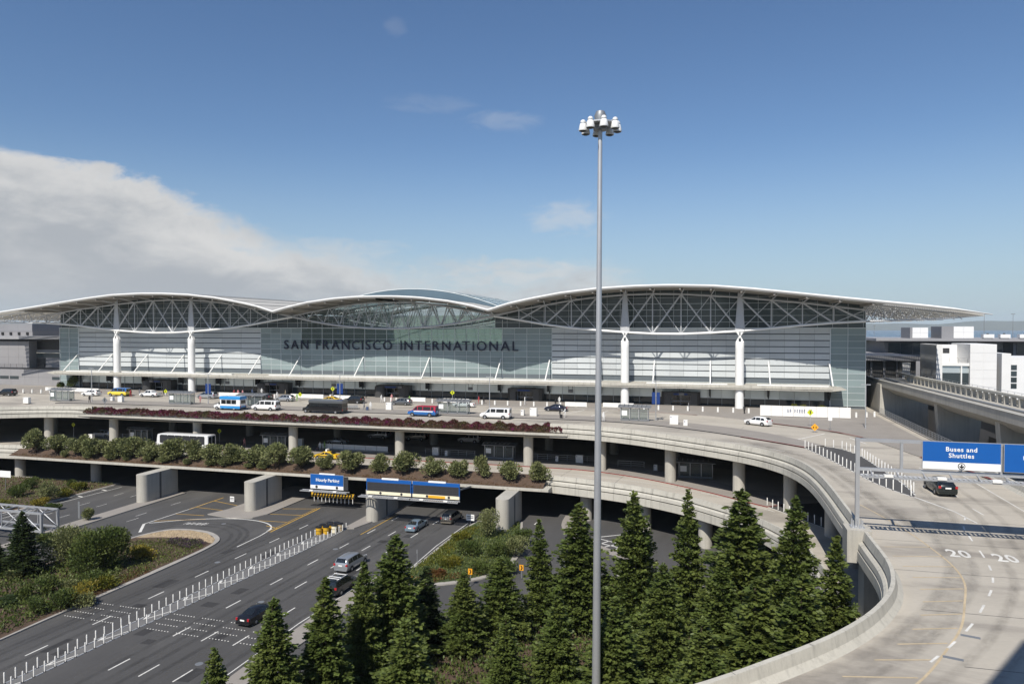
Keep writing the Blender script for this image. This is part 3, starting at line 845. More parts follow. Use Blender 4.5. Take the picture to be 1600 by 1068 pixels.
CB = [(0, 17.05), (4.47, 17.15), (8.93, 17.45), (13.4, 17.8), (17.87, 18.4), (22.33, 19.2), (26.8, 20.1)]
CT = [(0, 23.5), (4.47, 23.5), (8.93, 23.15), (13.4, 22.6), (17.87, 21.85), (22.33, 21.1), (26.8, 20.25)]
zr = lambda d: interp(ROOF, abs(d))


def terminal():
    T = thing('terminal_building', 'long glass airport terminal with three wing shaped roof vaults', 'terminal', (XC, 0, 0))
    # ---- roof skin
    ds = sorted(set([round(x, 2) for x in np.linspace(-108, 108, 73)] + [-27.5, 27.5]))
    def skin(name, d0, d1, y0, y1, th=.5):
        m = MB(); dd = [d for d in ds if d0 <= d <= d1]
        n = len(dd)
        for k, (y, dz) in enumerate(((y0, 0), (y1, 0), (y1, -th), (y0, -th))): m.v += [(XC + d, y, zr(d) + dz) for d in dd]
        for i in range(n - 1):
            for a in range(4):
                b = (a + 1) % 4
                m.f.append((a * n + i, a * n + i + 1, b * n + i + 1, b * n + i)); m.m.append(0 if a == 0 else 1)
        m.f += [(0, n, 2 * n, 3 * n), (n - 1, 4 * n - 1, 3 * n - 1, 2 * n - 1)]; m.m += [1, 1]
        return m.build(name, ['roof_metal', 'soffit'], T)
    skin('roof', -108, 108, -12.2, 6)
    skin('roof', -108, -24, 6, 46); skin('roof', 24, 108, 6, 46); skin('roof', -108, 108, 46, 52)
    rim = MB(); dd = list(np.linspace(-126, 126, 127)) + [-27.5, 27.5]; dd.sort(); n = len(dd)
    for dy, dz in ((-12.65, .0), (-12.65, -.18), (-12.3, -.5), (-12.1, -.5), (-12.1, .06), (-12.55, .10)):
        rim.v += [(XC + d, dy, zr(d) + dz * (1 if abs(d) < 118 else max(.25, (127 - abs(d)) / 9))) for d in dd]
    for i in range(n - 1):
        for a in range(6):
            b = (a + 1) % 6; rim.f.append((a * n + i, b * n + i, b * n + i + 1, a * n + i + 1)); rim.m.append(0)
    rim.f += [tuple(k * n for k in range(6)), tuple(k * n + n - 1 for k in range(6))[::-1]]; rim.m += [0, 0]
    rim.build('roof_edge', 'white_metal', T)
    seam = MB().wall([(-.06, 0), (.06, 0), (.06, .12), (-.06, .12)], -12, 52).mesh('seam', 'dull_metal')
    for d in np.arange(-106, 107, 6.08):
        if abs(d) > 26: link('seam', seam, T, (d, 0, zr(d) - .01), (0, -math.atan((zr(d + .5) - zr(d - .5))), 0))
    # ---- glazed vault over the middle
    zs = lambda d: 22.2 + 5.2 * (1 - (d / 25.5) ** 2)
    N = 16; e = np.linspace(-25.2, 25.2, N + 1); ys = np.linspace(7, 46, 7)
    for i in range(N):
        for j in range(6):
            a, b, y0, y1 = e[i] + .07, e[i + 1] - .07, ys[j] + .07, ys[j + 1] - .07
            za, zb = zs(a), zs(b)
            q = MB().add([(XC + a, y0, za), (XC + b, y0, zb), (XC + b, y1, zb), (XC + a, y1, za), (XC + a, y0, za + .06), (XC + b, y0, zb + .06), (XC + b, y1, zb + .06), (XC + a, y1, za + .06)], [(0, 3, 2, 1), (4, 5, 6, 7), (0, 1, 5, 4), (1, 2, 6, 5), (2, 3, 7, 6), (3, 0, 4, 7)])
            q.build('skylight_pane', 'roof_light_glass', T)
    fr = MB()
    for j in range(7):
        for i in range(N): fr.bar((XC + e[i], ys[j], zs(e[i]) + .02), (XC + e[i + 1], ys[j], zs(e[i + 1]) + .02), .14, .16)
    for i in range(N + 1): fr.bar((XC + e[i], 7, zs(e[i]) + .02), (XC + e[i], 46, zs(e[i]) + .02), .14, .16)
    fr.build('skylight_frame', 'mullion', T)
    lun = MB()
    for i in range(N):
        lun.add([(XC + e[i], 7, zr(e[i]) - .3), (XC + e[i + 1], 7, zr(e[i + 1]) - .3), (XC + e[i + 1], 7, zs(e[i + 1])), (XC + e[i], 7, zs(e[i]))], [(0, 1, 2, 3)])
    lun.build('skylight_front', 'skylight_glass', T)
    # ---- trusses
    def webbing(tr, pts, y, side, thick):
        for i in range(len(pts) - 1):
            (d0, b0, t0), (d1, b1, t1) = pts[i], pts[i + 1]
            if t1 - b1 > .5: MB().tube((XC + d1, y, b1), (XC + d1, y, t1), .13, 6).build('post', 'truss_metal', tr)
            if (t0 - b0) > .5 or (t1 - b1) > .8:
                MB().tube((XC + d0, y, t0), (XC + d1, y, b1), .19 if side else .09, 6).build('diagonal', 'truss_metal', tr)
                MB().tube((XC + d0, y, b0), (XC + d1, y, t1), .09 if side else .19, 6).build('diagonal', 'truss_metal', tr)
    def truss(y, kind, sgn=1, name='roof_truss', light=False):
        tr = link(name, None, T)
        if kind == 'c':
            P_ = [(-d, b, t) for (d, b), (_, t) in list(zip(CB, CT))[::-1][:-1]] + [(d, b, t) for (d, b), (_, t) in zip(CB, CT)]
        else:
            P_ = [(sgn * d, b, t) for (d, b), (_, t) in zip(TB, TT)]
        ch = MB(); hi = MB()
        for i in range(len(P_) - 1):
            (d0, b0, t0), (d1, b1, t1) = P_[i], P_[i + 1]
            ch.tube((XC + d0, y, b0), (XC + d1, y, b1), .24, 8); hi.tube((XC + d0, y, t0), (XC + d1, y, t1), .19, 8)
        ch.build('bottom_chord', 'white_metal' if not light else 'truss_metal', tr); hi.build('top_chord', 'truss_metal', tr)
        if kind == 'c':
            m = len(P_) // 2
            for i in range(1, len(P_) - 1):
                d, b, t = P_[i]
                for s_ in (-1, 1):
                    d2 = d + s_ * 2.23
                    t2 = interp(CT, abs(d2))
                    MB().tube((XC + d, y, b), (XC + d2, y - .9, t2), .10, 6).build('diagonal', 'truss_metal', tr)
                    MB().tube((XC + d, y, b), (XC + d2, y + 1.6, t2), .07, 6).build('diagonal', 'truss_metal', tr)
        else:
            k = next(i for i, p in enumerate(P_) if abs(p[0]) > 66)
            webbing(tr, P_[:k + 1], y, False if sgn > 0 else False, 1)
            webbing(tr, P_[k:], y, True, 1)
        return tr, P_
    beams = MB()
    for sgn in (-1, 1):
        tr, P_ = truss(-5.2, 'o', sgn)
        for d, b, t in P_:
            MB().tube((XC + d, -5.2, t), (XC + d * 1.0 + sgn * .8, -10.4, zr(d) - .7), .10, 6).build('outrigger', 'truss_metal', tr)
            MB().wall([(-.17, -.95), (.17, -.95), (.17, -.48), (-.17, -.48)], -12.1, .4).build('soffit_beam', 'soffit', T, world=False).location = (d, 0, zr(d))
        truss(9, 'o', sgn, light=True)
    for y in (-5.2, 6.5, 18, 30): truss(y, 'c', light=True)
    for d in CB: 
        for s_ in (-1, 1):
            x = d[0] * s_
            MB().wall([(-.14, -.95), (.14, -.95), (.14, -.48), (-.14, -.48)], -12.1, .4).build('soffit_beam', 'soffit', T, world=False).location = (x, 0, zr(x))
    # ---- cantilevered wing tips: open slats on tapering trusses
    for sgn in (-1, 1):
        for y in (-9.5, -5.2, 3, 12, 21, 30, 39, 48):
            w = link('wing_truss', None, T)
            a, b = XC + sgn * 105.9, XC + sgn * 124.6
            MB().tube((a, y, zr(105.9) - .55), (b, y, zr(124.6) - .3), .17, 6).build('top_chord', 'truss_metal', w)
            MB().tube((a, y, 18.6), (XC + sgn * 118, y, 18.95), .15, 6).tube((XC + sgn * 118, y, 18.95), (b, y, zr(124.6) - .5), .13, 6).build('bottom_chord', 'truss_metal', w)
            for k in range(5):
                d0 = 105.9 + k * 3.2
                MB().tube((XC + sgn * d0, y, 18.6 + k * .06), (XC + sgn * (d0 + 1.6), y, zr(d0 + 1.6) - .5), .08, 5).tube((XC + sgn * (d0 + 1.6), y, zr(d0 + 1.6) - .5), (XC + sgn * (d0 + 3.2), y, 18.66 + k * .06), .08, 5).build('diagonal', 'truss_metal', w)
            MB().box(XC + sgn * 118 - .55, XC + sgn * 118 + .55, y - .25, y + .25, 18.72, 19.05).build('end_cap', 'white_metal', w)
        sl = MB()
        for k in range(46):
            d = 106.4 + k * .41
            z = zr(d)
            sl.add([(XC + sgn * d - .13, -11.6, z - .28), (XC + sgn * d + .10, -11.6, z - .10), (XC + sgn * d + .13, -11.6, z - .14), (XC + sgn * d - .10, -11.6, z - .32),
                    (XC + sgn * d - .13, 51, z - .28), (XC + sgn * d + .10, 51, z - .10), (XC + sgn * d + .13, 51, z - .14), (XC + sgn * d - .10, 51, z - .32)],
                   [(0, 1, 5, 4), (1, 2, 6, 5), (2, 3, 7, 6), (3, 0, 4, 7), (0, 3, 2, 1), (4, 5, 6, 7)])
        for k in range(62):
            y = -11.4 + k * 1.0
            for j in range(4):
                d0, d1 = 106.3 + j * 4.7, 106.3 + (j + 1) * 4.7
                sl.bar((XC + sgn * d0, y, zr(d0) - .45), (XC + sgn * d1, y, zr(d1) - .45), .28, .10)
        sl.build('wing_slats', 'roof_metal', T, kind='stuff')
    # ---- masts of the four round columns
    colm = MB().lathe([(.90, 0), (.90, 6.2), (.88, 6.22), (.88, 6.28), (.90, 6.3), (.90, 9.9), (.88, 9.92), (.88, 9.98), (.90, 10), (.90, 12.6), (.88, 12.62), (.88, 12.68), (.90, 12.7), (.90, 14.2), (.84, 14.3)], 28, c=(0, 0, 0)).mesh('column', 'white_metal', True)
    for d in (-81.5, -57.2, 57.2, 81.5):
        c = link('column', colm, T, (d, -5.2, 0))
        hd = MB()
        for s_ in (-1, 1):
            hd.add([(s_ * .25, -.35, 15.4), (s_ * .86, -.5, 14.2), (s_ * .25, -.5, 14.2), (s_ * .25, .35, 15.4), (s_ * .86, .5, 14.2), (s_ * .25, .5, 14.2)], [(0, 1, 2), (3, 5, 4), (0, 3, 4, 1), (1, 4, 5, 2), (2, 5, 3, 0)])
            hd.add([(s_ * .12, -.4, 15.45), (s_ * .75, -.4, 16.35), (s_ * .12, -.4, 16.35), (s_ * .12, .4, 15.45), (s_ * .75, .4, 16.35), (s_ * .12, .4, 16.35)], [(0, 1, 2), (3, 5, 4), (0, 3, 4, 1), (1, 4, 5, 2), (2, 5, 3, 0)])
        hd.tube((0, -.5, 15.35), (0, .5, 15.35), .28, 12)
        hd.build('pin_head', 'white_metal', c, world=False)
        fin = MB().add([(-.95, -.15, 16.5), (.95, -.15, 16.5), (.32, -.1, 25.3), (-.32, -.1, 25.3), (-.95, .15, 16.5), (.95, .15, 16.5), (.32, .1, 25.3), (-.32, .1, 25.3)], [(0, 1, 2, 3), (7, 6, 5, 4), (0, 4, 5, 1), (1, 5, 6, 2), (2, 6, 7, 3), (3, 7, 4, 0)])
        fin.tube((-.95, -.15, 16.5), (-.32, -.1, 25.4), .1, 6).tube((.95, -.15, 16.5), (.32, -.1, 25.4), .1, 6)
        fin.build('mast_fin', 'truss_metal', c, world=False)
    # ---- facade
    RH = 1.375; Z0 = 17.2 - 8 * RH           # 6.2
    bk = MB(); bk.box(-213.8, -.2, .14, .5, 0, Z0 + 5 * RH); bk.box(-213.8, XC - 27.5, .14, .5, Z0 + 5 * RH, 17.2); bk.box(XC + 27.5, -.2, .14, .5, Z0 + 5 * RH, 17.2)
    bk.build('backing_wall', 'panel_gap', T)
    MB().box(XC - 106.8, XC - 39.4, .5, 1, 17.2, 24).build('inner_wall', 'dark_glass', T)
    # white metal panels
    def pmesh(w, h, m, t=.1): return MB().box(.02, w - .02, -t, .05, .21, h).mesh('wall_panel', m)
    p1, p2 = pmesh(6.05, RH, 'wall_panel'), pmesh(3.025, RH, 'wall_panel')
    for r in range(8):
        for i in range(10): link('wall_panel', p1, T, (-100 + i * 6.05, 0, Z0 + r * RH))
        for i in range(20): link('wall_panel', p2, T, (39.5 + i * 3.025, 0, Z0 + r * RH))
    # panes: middle 26 x 8, ends 2 x 12
    PW = 79.0 / 26
    gp = MB().box(.03, PW - .03, -.03, .03, .03, RH - .03)
    gm, gc = gp.mesh('glass_pane', 'fritted_glass'), gp.mesh('glass_pane', 'clear_glass')
    for i in range(26):
        for r in range(8): link('glass_pane', gc if (r >= 5 and 4 <= i <= 21) else gm, T, (-39.5 + i * PW, 0, Z0 + r * RH))
    ge = MB().box(.03, 3.47, -.03, .03, .03, RH - .03).mesh('glass_pane', 'fritted_glass')
    for i in range(2):
        for s_ in (-107, 100):
            for r in range(13):
                z = Z0 + (r - 5) * RH + .0
                if z > -.1 and z < 17: link('glass_pane', ge, T, (s_ + i * 3.5, 0, max(z, 0)))
    up = MB()
    for k in range(71):
        d0, d1 = -106.5 + k * 3, -103.5 + k * 3
        for r in range(7):
            a, b = 17.2 + r * RH, 17.2 + (r + 1) * RH - .04
            ta, tb = min(b, zr(d0) - .55), min(b, zr(d1) - .55)
            if min(ta, tb) - a < .1: continue
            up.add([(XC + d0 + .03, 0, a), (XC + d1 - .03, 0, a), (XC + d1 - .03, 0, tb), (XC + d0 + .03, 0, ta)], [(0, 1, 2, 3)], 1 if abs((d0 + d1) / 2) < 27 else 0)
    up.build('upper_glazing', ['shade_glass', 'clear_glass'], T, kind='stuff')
    # mullions
    for k in range(27):
        big = k % 2 == 0
        x = -39.5 + k * PW
        MB().box(-.05 if big else -.03, .05 if big else .03, -.16 if big else -.09, .02, 4.4, 19.2 if abs(x) < 30 else 17.3).build('mullion', 'mullion', T, world=False).location = (x, 0, 0)
    for x in (-103.5, 103.5, -100.1, 100.1, -106.95, 106.95):
        MB().box(-.10 if abs(x) < 101 else -.05, .10 if abs(x) < 101 else .05, -.2, .02, 0, 17.2).build('mullion', 'mullion', T, world=False).location = (x, 0, 0)
    for r in range(1, 9):
        MB().box(-39.5, 39.5, -.10 if r % 2 == 0 else -.07, .02, -.035, .035).build('transom', 'mullion', T, world=False).location = (0, 0, Z0 + r * RH)
    for r in range(0, 13):
        for s_ in (-107, 100): MB().box(0, 7, -.08, .02, -.03, .03).build('transom', 'mullion', T, world=False).location = (s_, 0, max(Z0 + (r - 4) * RH, .7))
    MB().box(-107, 107, -.35, .12, 17.14, 17.32).build('ledge', 'mullion', T, world=False)
    umu = MB()
    for k in range(72):
        d = -106.5 + k * 3; umu.box(XC + d - .025, XC + d + .025, -.07, .02, 17.3, max(zr(d) - .5, 17.4))
    for r in range(1, 6):
        z = 17.2 + r * RH
        k = [d for d in np.arange(-106.5, 106.6, .5) if zr(d) - .6 > z]
        runs = []; 
        for d in k:
            if runs and d - runs[-1][1] < .6: runs[-1][1] = d
            else: runs.append([d, d])
        for a, b in runs: umu.box(XC + a, XC + b, -.06, .02, z - .03, z + .03)
    umu.build('upper_mullion', 'mullion', T, kind='stuff')
    MB().box(-100.2, 100.2, -.05, .1, 5.25, 6.2).build('spandrel', 'panel_gap', T, world=False)
    MB().box(-100.2, 100.2, -.02, .1, 4.4, 5.25).build('pale_band', 'pale_glass', T, world=False)
    # below the canopy
    b1 = MB().box(.03, 2.97, -.03, .03, 1.7, 4.4).mesh('base_pane', 'pale_glass')
    b2 = MB().box(.03, 2.97, -.12, .03, .1, 1.66).mesh('dark_pane', 'dark_glass')
    for k in range(66):
        link('base_pane', b1, T, (-99 + k * 3, 0, 0)); link('dark_pane', b2, T, (-99 + k * 3, 0, 0))
        MB().box(-.03, .03, -.16, .02, 0, 4.4).build('mullion', 'mullion', T, world=False).location = (-99 + k * 3, 0, 0)
    cs = MB().wall([(-212, 4.72), (-209.2, 5.12), (-7.4, 5.12), (-4.7, 4.68), (-4.9, 4.55), (-7.6, 4.2), (-209, 4.2)], -6.5, -.05)
    cs.build('entrance_canopy', 'concrete', T)
    MB().box(-209.2, -7.4, -6.62, -6.5, 4.55, 5.16).build('canopy_edge', 'fascia', T)
    le = MB()
    for a, b in ((-205, -190), (-186, -151), (-140, -98), (-93, -56), (-45, -28), (-22, -8)): le.box(a, b, -6.3, -5.4, 5.12, 5.34)
    le.build('canopy_ledge', 'white_metal', T)
    st = [-207.2, -195.1, -183, -170.9, -158.9, -146.7, -134.7, -116.5, -98.5, -80.0, -68, -55.8, -43.7, -31.5, -19.3, -7.1]
    for x in st:
        MB().tube((x, -.1, 9.9), (x, -5.2, 5.15), .15, 8).build('canopy_strut', 'white_metal', T)
        MB().box(x - .25, x - .05, -2.2, -.1, 2.3, 4.2).bar((x, -2.4, 4.2), (x, -.4, 2.0), .22, .5).build('canopy_bracket', 'dark_trim', T)
    for x in (-189.5, -177, -165, -153, -141, -122, -104, -86, -62, -37.5, -25):
        h = MB().box(x - .9, x + .9, -5.6, -5.3, 4.05, 4.2).tube((x - .45, -5.4, 4.1), (x - .45, -5.4, 3.2), .05).tube((x + .45, -5.4, 4.1), (x + .45, -5.4, 3.2), .05)
        h.box(x - .55, x + .55, -5.55, -5.25, 2.6, 3.3)
        h.build('hanging_display', 'dark_trim', T)
    # entrances
    for d in (-70.5, -34.2, -.5, 33.5, 69.2):
        x = XC + d
        v = link('entrance_vestibule', None, T, (d, 0, 0))
        w = 4.2 if abs(d) > 5 else 4.4
        MB().prism([(x - w, -.1), (x - w, -2.4), (x - w + .7, -3.1), (x - 2.1, -3.1), (x - 2.1, -.1)], 0, 3.0).prism([(x + 2.1, -.1), (x + 2.1, -3.1), (x + w - .7, -3.1), (x + w, -2.4), (x + w, -.1)], 0, 3.0).prism([(x - 2.1, -.1), (x - 2.1, -3.1), (x, -3.45), (x + 2.1, -3.1), (x + 2.1, -.1)], 2.35, 3.1).build('wall', 'granite', v)
        MB().box(x - 1.5, x + 1.5, -3.5, -3.42, 2.5, 2.85).build('sign_strip', 'deep_blue', v)
        MB().box(x - 2.1, x + 2.1, -1.1, -1, 0, 2.35).build('door', 'car_glass', v)
        MB().box(x - .05, x + .05, -1.2, -1.1, 0, 2.35).box(x - 2.1, x + 2.1, -1.22, -1.12, .9, 1.0).box(x - 2.1, x - 2, -1.2, -1.1, 0, 2.35).box(x + 2, x + 2.1, -1.2, -1.1, 0, 2.35).build('door_frame', 'truss_metal', v)
        MB().lathe([(1.35, 0), (1.35, 2.8)], 18, c=(x - 3.0, -2.9, 0)).build('drum', 'granite', v, smooth=True) if d < 20 else None
    # lettering over the glass
    word = 'SAN FRANCISCO INTERNATIONAL'; ms = []; size = 3.36
    for ch in word:
        if ch == ' ': ms.append((None, .9)); continue
        me = text_mesh(ch, size, 'navy', .10, .002, 'LEFT')
        xs = [v.co.x for v in me.vertices]; ms.append((me, max(xs) - min(xs), min(xs)))
    total = sum(m[1] for m in ms); gap = (63.7 - total) / (len(word) - 1); x = -139.4
    for q_, m in enumerate(ms):
        if word[q_ - 1:q_ + 1] == 'AT': x -= .55
        if m[0] is not None: link('letter', m[0], T, (x - m[2] - XC, -.3, 11.74), (PI / 2, 0, 0))
        x += m[1] + gap + .55 / (len(word) - 1)
    # shell and inside
    MB().box(-214, -213.6, .2, 48, 0, 21).box(-.4, 0, .2, 48, 0, 21).build('side_wall', 'shade_glass', T)
    MB().box(-213.6, -.4, 47.6, 48, 0, 21.2).build('rear_wall', 'interior', T)
    MB().box(-213.6, -.4, .6, 47.6, 12.6, 13.0).build('upper_floor', 'interior', T)
    return T
terminal()


# ------------------------------------------------------------------ neighbours of the terminal
CM = cam.rotation_euler.to_matrix()


def on_y(px, py, Y):
    """the point at depth Y of the place seen at a photo pixel"""
    d = CM @ Vector(((px - 800) / 1105, (534 - py) / 1105, -1))
    t = (Y - CAM[1]) / d.y
    return Vector(CAM) + d * t


def on_z(px, py, Z):
    d = CM @ Vector(((px - 800) / 1105, (534 - py) / 1105, -1))
    t = (Z - CAM[2]) / d.z
    return Vector(CAM) + d * t


def jointed(mb_name, parent, x0, x1, y, z0, z1, w, h, m, t=.06):
    """cladding slabs standing proud of a wall facing the camera"""
    n, k = max(1, round((x1 - x0) / w)), max(1, round((z1 - z0) / h))
    dx, dz = (x1 - x0) / n, (z1 - z0) / k
    me = MB().box(.02, dx - .02, -t, 0, .02, dz - .02).mesh(mb_name, m)
    o = parent_origin(parent)
    for i in range(n):
        for j in range(k): link(mb_name, me, parent, (x0 + i * dx - o.x, y - o.y, z0 + j * dz - o.z))


def jointed_x(mb_name, parent, y0, y1, x, z0, z1, w, h, m, t=.06):
    n, k = max(1, round((y1 - y0) / w)), max(1, round((z1 - z0) / h))
    dy, dz = (y1 - y0) / n, (z1 - z0) / k
    me = MB().box(-t, 0, .02, dy - .02, .02, dz - .02).mesh(mb_name, m)
    o = parent_origin(parent)
    for i in range(n):
        for j in range(k): link(mb_name, me, parent, (x - o.x, y0 + i * dy - o.y, z0 + j * dz - o.z))


def railing(parent, pts, h=1.1, step=2.0, m='galvanized', r=.03, rails=3):
    mb = MB()
    for a, b in zip(pts, pts[1:]):
        a, b = Vector(a), Vector(b); n = max(1, int((b - a).length / step))
        for i in range(n + 1):
            p = a.lerp(b, i / n); mb.tube(p, p + Vector((0, 0, h)), r, 5)
        for k in range(rails): mb.tube(a + Vector((0, 0, h * (k + 1) / rails)), b + Vector((0, 0, h * (k + 1) / rails)), r * .8, 5)
    return mb.build('railing', m, parent)


def neighbours():
    # left wing, in the terminal roof's shade
    t = thing('wing_building', 'grey panelled wing building left of the glass terminal', 'building', (-235, 8, 0))
    MB().box(-300, -213.9, 6, 40, 0, 13.6).box(-300, -229.6, 3.4, 6, 5.2, 13.2).box(-300, -213.9, 2.2, 6, 0, 5.0).build('wall', 'wing_wall', t)
    jointed('wall_panel', t, -254, -229.6, 3.4, 6.0, 13.2, 4.1, 2.4, 'wing_wall'); jointed('wall_panel', t, -246, -213.9, 2.2, 0.1, 5.0, 5.4, 2.45, 'wing_wall')
    MB().box(-302, -213.4, 1.6, 42, 13.9, 14.8).build('roof', 'grey_roof', t)
    MB().box(-300, -213.9, 2.0, 6, 5.0, 5.25).build('ledge', 'dark_trim', t)
    for x in (-243.5, -239.6, -235.7, -219.5, -216.2): MB().box(x, x + 3.4, 2.08, 2.14, 1.9, 2.8).build('window', 'dark_glass', t)
    MB().box(-229.4, -219.4, 5.8, 6, 10.7, 13.4).build('opening', 'black', t)
    MB().box(-229.4, -214, 5.7, 6, 8.4, 9.5).build('window', 'dark_glass', t); MB().box(-229.4, -226.4, 5.7, 6, 5.3, 8.2).build('door', 'dark_trim', t)
    MB().box(-221, -217.2, 5.8, 6, 7.7, 8.3).build('window', 'dark_glass', t)
    MB().box(-229, -214, 5.2, 5.7, 9.6, 9.9).build('ledge', 'fascia', t)
    railing(t, [(-250, 2.4, 5.25), (-231, 2.4, 5.25)], 1.2, 2.2, 'dark_trim')
    p = thing('rooftop_plant_room', 'dark blue rooftop plant room on the grey wing at the left edge', 'plant room', (-262, 20, 14.8))
    MB().box(-300, -238.5, 12, 26, 16.2, 18.6).build('wall', 'grey_wall', p)
    MB().box(-300, -238.5, 12.1, 26, 14.8, 16.2).build('base', 'wing_wall', p)
    for x in np.arange(-268, -239, 3.4): MB().box(x, x + .8, 11.8, 12.1, 15.0, 15.9).build('vent', 'black', p)
    # train viaduct on the right
    v = thing('train_viaduct', 'concrete train viaduct running past the right end of the terminal', 'viaduct', (7, -40, 0))
    ys = list(np.linspace(14, -150, 34)); rise = lambda y: 6.05 + max(0, -y) * .0115
    m = MB(); prof = [(2.7, .35), (2.7, -.95), (3.1, -1.2), (5.2, -2.5), (8.6, -2.5), (10.7, -1.2), (11.1, -.95), (11.1, .35), (10.8, .35), (10.8, -.35), (3.0, -.35), (3.0, .35)]
    n = len(prof)
    for y in ys: m.v += [(x, y, rise(y) + z) for x, z in prof]
    for i in range(len(ys) - 1):
        for a in range(n): b = (a + 1) % n; m.f.append((i * n + a, i * n + b, (i + 1) * n + b, (i + 1) * n + a)); m.m.append(0)
    m.build('girder', 'concrete', v)
    MB().add([(x, y, rise(y) + .36) for y in ys for x in (2.62, 3.08)], [(2 * i, 2 * i + 1, 2 * i + 3, 2 * i + 2) for i in range(len(ys) - 1)]).build('coping', 'fascia', v)
    for k in range(2):
        x0 = 4.6 + k * 2.0
        MB().add([(x, y, rise(y) - .34 + z) for y in ys for x, z in ((x0, 0), (x0, .22), (x0 + .5, .22), (x0 + .5, 0))], [(4 * i + a, 4 * i + a + 1, 4 * i + a + 5, 4 * i + a + 4) for i in range(len(ys) - 1) for a in range(3)]).build('guide_rail', 'dull_metal', v)
    MB().add([(x, y, rise(y) + z) for y in ys for x, z in ((9.2, .9), (9.2, 1.25), (9.9, 1.25), (9.9, .9))], [(4 * i + a, 4 * i + (a + 1) % 4, 4 * i + 4 + (a + 1) % 4, 4 * i + 4 + a) for i in range(len(ys) - 1) for a in range(4)]).build('walkway_beam', 'fascia', v)
    pm = MB().box(-.3, .3, -.22, .22, -.35, .9).mesh('walkway_post', 'concrete')
    for y in np.arange(6, -84, -2.6): link('walkway_post', pm, v, (9.5 - 7, y + 40, rise(y)))
    railing(v, [(10.6, 10, rise(10) + .35), (10.6, -80, rise(-80) + .35)], 1.0, 2.4)
    for y in (-34.5, -60, -86, -112):
        MB().add([(3.6, y - .8, rise(y) - 1.4), (10.2, y - .8, rise(y) - 1.4), (8.4, y - .7, -13), (5.2, y - .7, -13), (3.6, y + .8, rise(y) - 1.4), (10.2, y + .8, rise(y) - 1.4), (8.4, y + .7, -13), (5.2, y + .7, -13)], [(0, 3, 2, 1), (4, 5, 6, 7), (0, 4, 7, 3), (1, 2, 6, 5), (0, 1, 5, 4)]).build('pier', 'concrete', v)
    MB().add([(1.9, -3, -13), (11.3, -3, -13), (11.3, -1.6, 5.6), (2.5, -1.6, 5.6), (1.9, 20, -13), (11.3, 20, -13), (11.3, 20, 5.6), (2.5, 20, 5.6)], [(0, 1, 2, 3), (0, 3, 7, 4), (3, 2, 6, 7), (1, 5, 6, 2), (4, 7, 6, 5)]).build('abutment', 'concrete', v)
    w_ = thing('retaining_wall', 'grey retaining wall in shade behind the viaduct piers', 'wall', (13, -30, -13))
    MB().box(12.6, 13.2, -110, 18, -13, 2.0).build('wall', 'grey_wall', w_); MB().box(12.4, 13.4, -110, 18, 2.0, 2.2).build('coping', 'concrete', w_)
    for y in (-20, -34, -48): MB().box(12.5, 12.6, y, y + 3.2, -6, -.5).build('door', 'dark_trim', w_)
    # white building beyond it
    b = thing('white_building', 'white panelled service building beyond the train viaduct', 'building', (25, 25, 0))
    MB().box(18.8, 20.0, 20, 33, -13, 13.4).box(25.6, 30.9, 20, 33, -13, 13.55).box(20, 25.6, 29, 33, 0, 13.2).box(20, 25.6, 21, 29, -13, 8.9).build('wall', 'white_wall', b)
    jointed('wall_panel', b, 25.6, 30.9, 20, 0, 13.5, 2.65, 1.95, 'white_wall', .05); jointed_x('wall_panel', b, 20, 33, 18.8, 0, 13.4, 3.25, 1.95, 'white_wall', .05)
    MB().box(20.0, 25.6, 20.4, 21, 8.55, 9.2).box(23.9, 24.15, 20.4, 21, 2, 8.6).box(20, 25.6, 20.4, 21, 3.9, 4.2).build('frame', 'white_metal', b)
    MB().box(20.0, 25.6, 20.9, 21, 4.2, 6.9).build('window', 'dark_glass', b); MB().box(20.0, 25.6, 20.85, 21, 6.9, 8.5).build('blind', 'pale_glass', b)
    for y in (21.2, 24.2, 27.2): MB().box(18.68, 18.8, y, y + 2.4, 4.4, 5.6).build('window', 'dark_glass', b)
    MB().box(20.4, 21.4, 28.7, 29, 11, 13).box(22.6, 24, 28.9, 29, 11.2, 12.4).build('vent', 'dark_trim', b)
    railing(b, [(20.1, 20.6, 4.2), (25.5, 20.6, 4.2)], .8, 1.0, 'dark_trim', .03, 2); railing(b, [(20, 21.2, 9.2), (25.5, 21.2, 9.2)], 1.1, 1.5, 'dark_trim')
    b2 = thing('white_annex', 'white annex with a narrow strip of windows at the right edge', 'building', (34, 25, 0))
    MB().box(31.9, 33.7, 20, 33, -13, 11.5).box(33.7, 60, 21, 33, -13, 10.6).build('wall', 'white_wall', b2)
    for z in (3.6, 5.0, 6.4, 7.8): MB().box(34.0, 35.2, 20.9, 21, z, z + 1.1).build('window', 'dark_glass', b2)
    # elevated roadway stub in shade between terminal and white building
    s = thing('boarding_wing', 'dark shaded wing with a flat pale roof behind the right terminal corner', 'building', (10, 40, 0))
    MB().box(.6, 19, 34, 80, 9.5, 10.1).box(.6, 19, 33.8, 34, 9.0, 10.2).build('roof', 'grey_roof', s)
    MB().box(.6, 18.6, 36, 78, -13, 9.5).build('wall', 'dark_concrete', s)  # wall coloured dark to stand for the deep shade here
    for x in (2, 5, 8, 11, 14): MB().box(x, x + .5, 35.5, 36, 0, 9.5).build('pillar', 'grey_wall', s)
    MB().box(14.8, 16.6, 33, 36, -2, 8.6).build('side_tower', 'white_wall', s)
    g = thing('grey_concourse', 'long grey concourse with a thin flat roof at the far right', 'building', (70, 75, 0))
    MB().box(17, 160, 62, 90, -13, 13.4).build('wall', 'grey_wall', g)
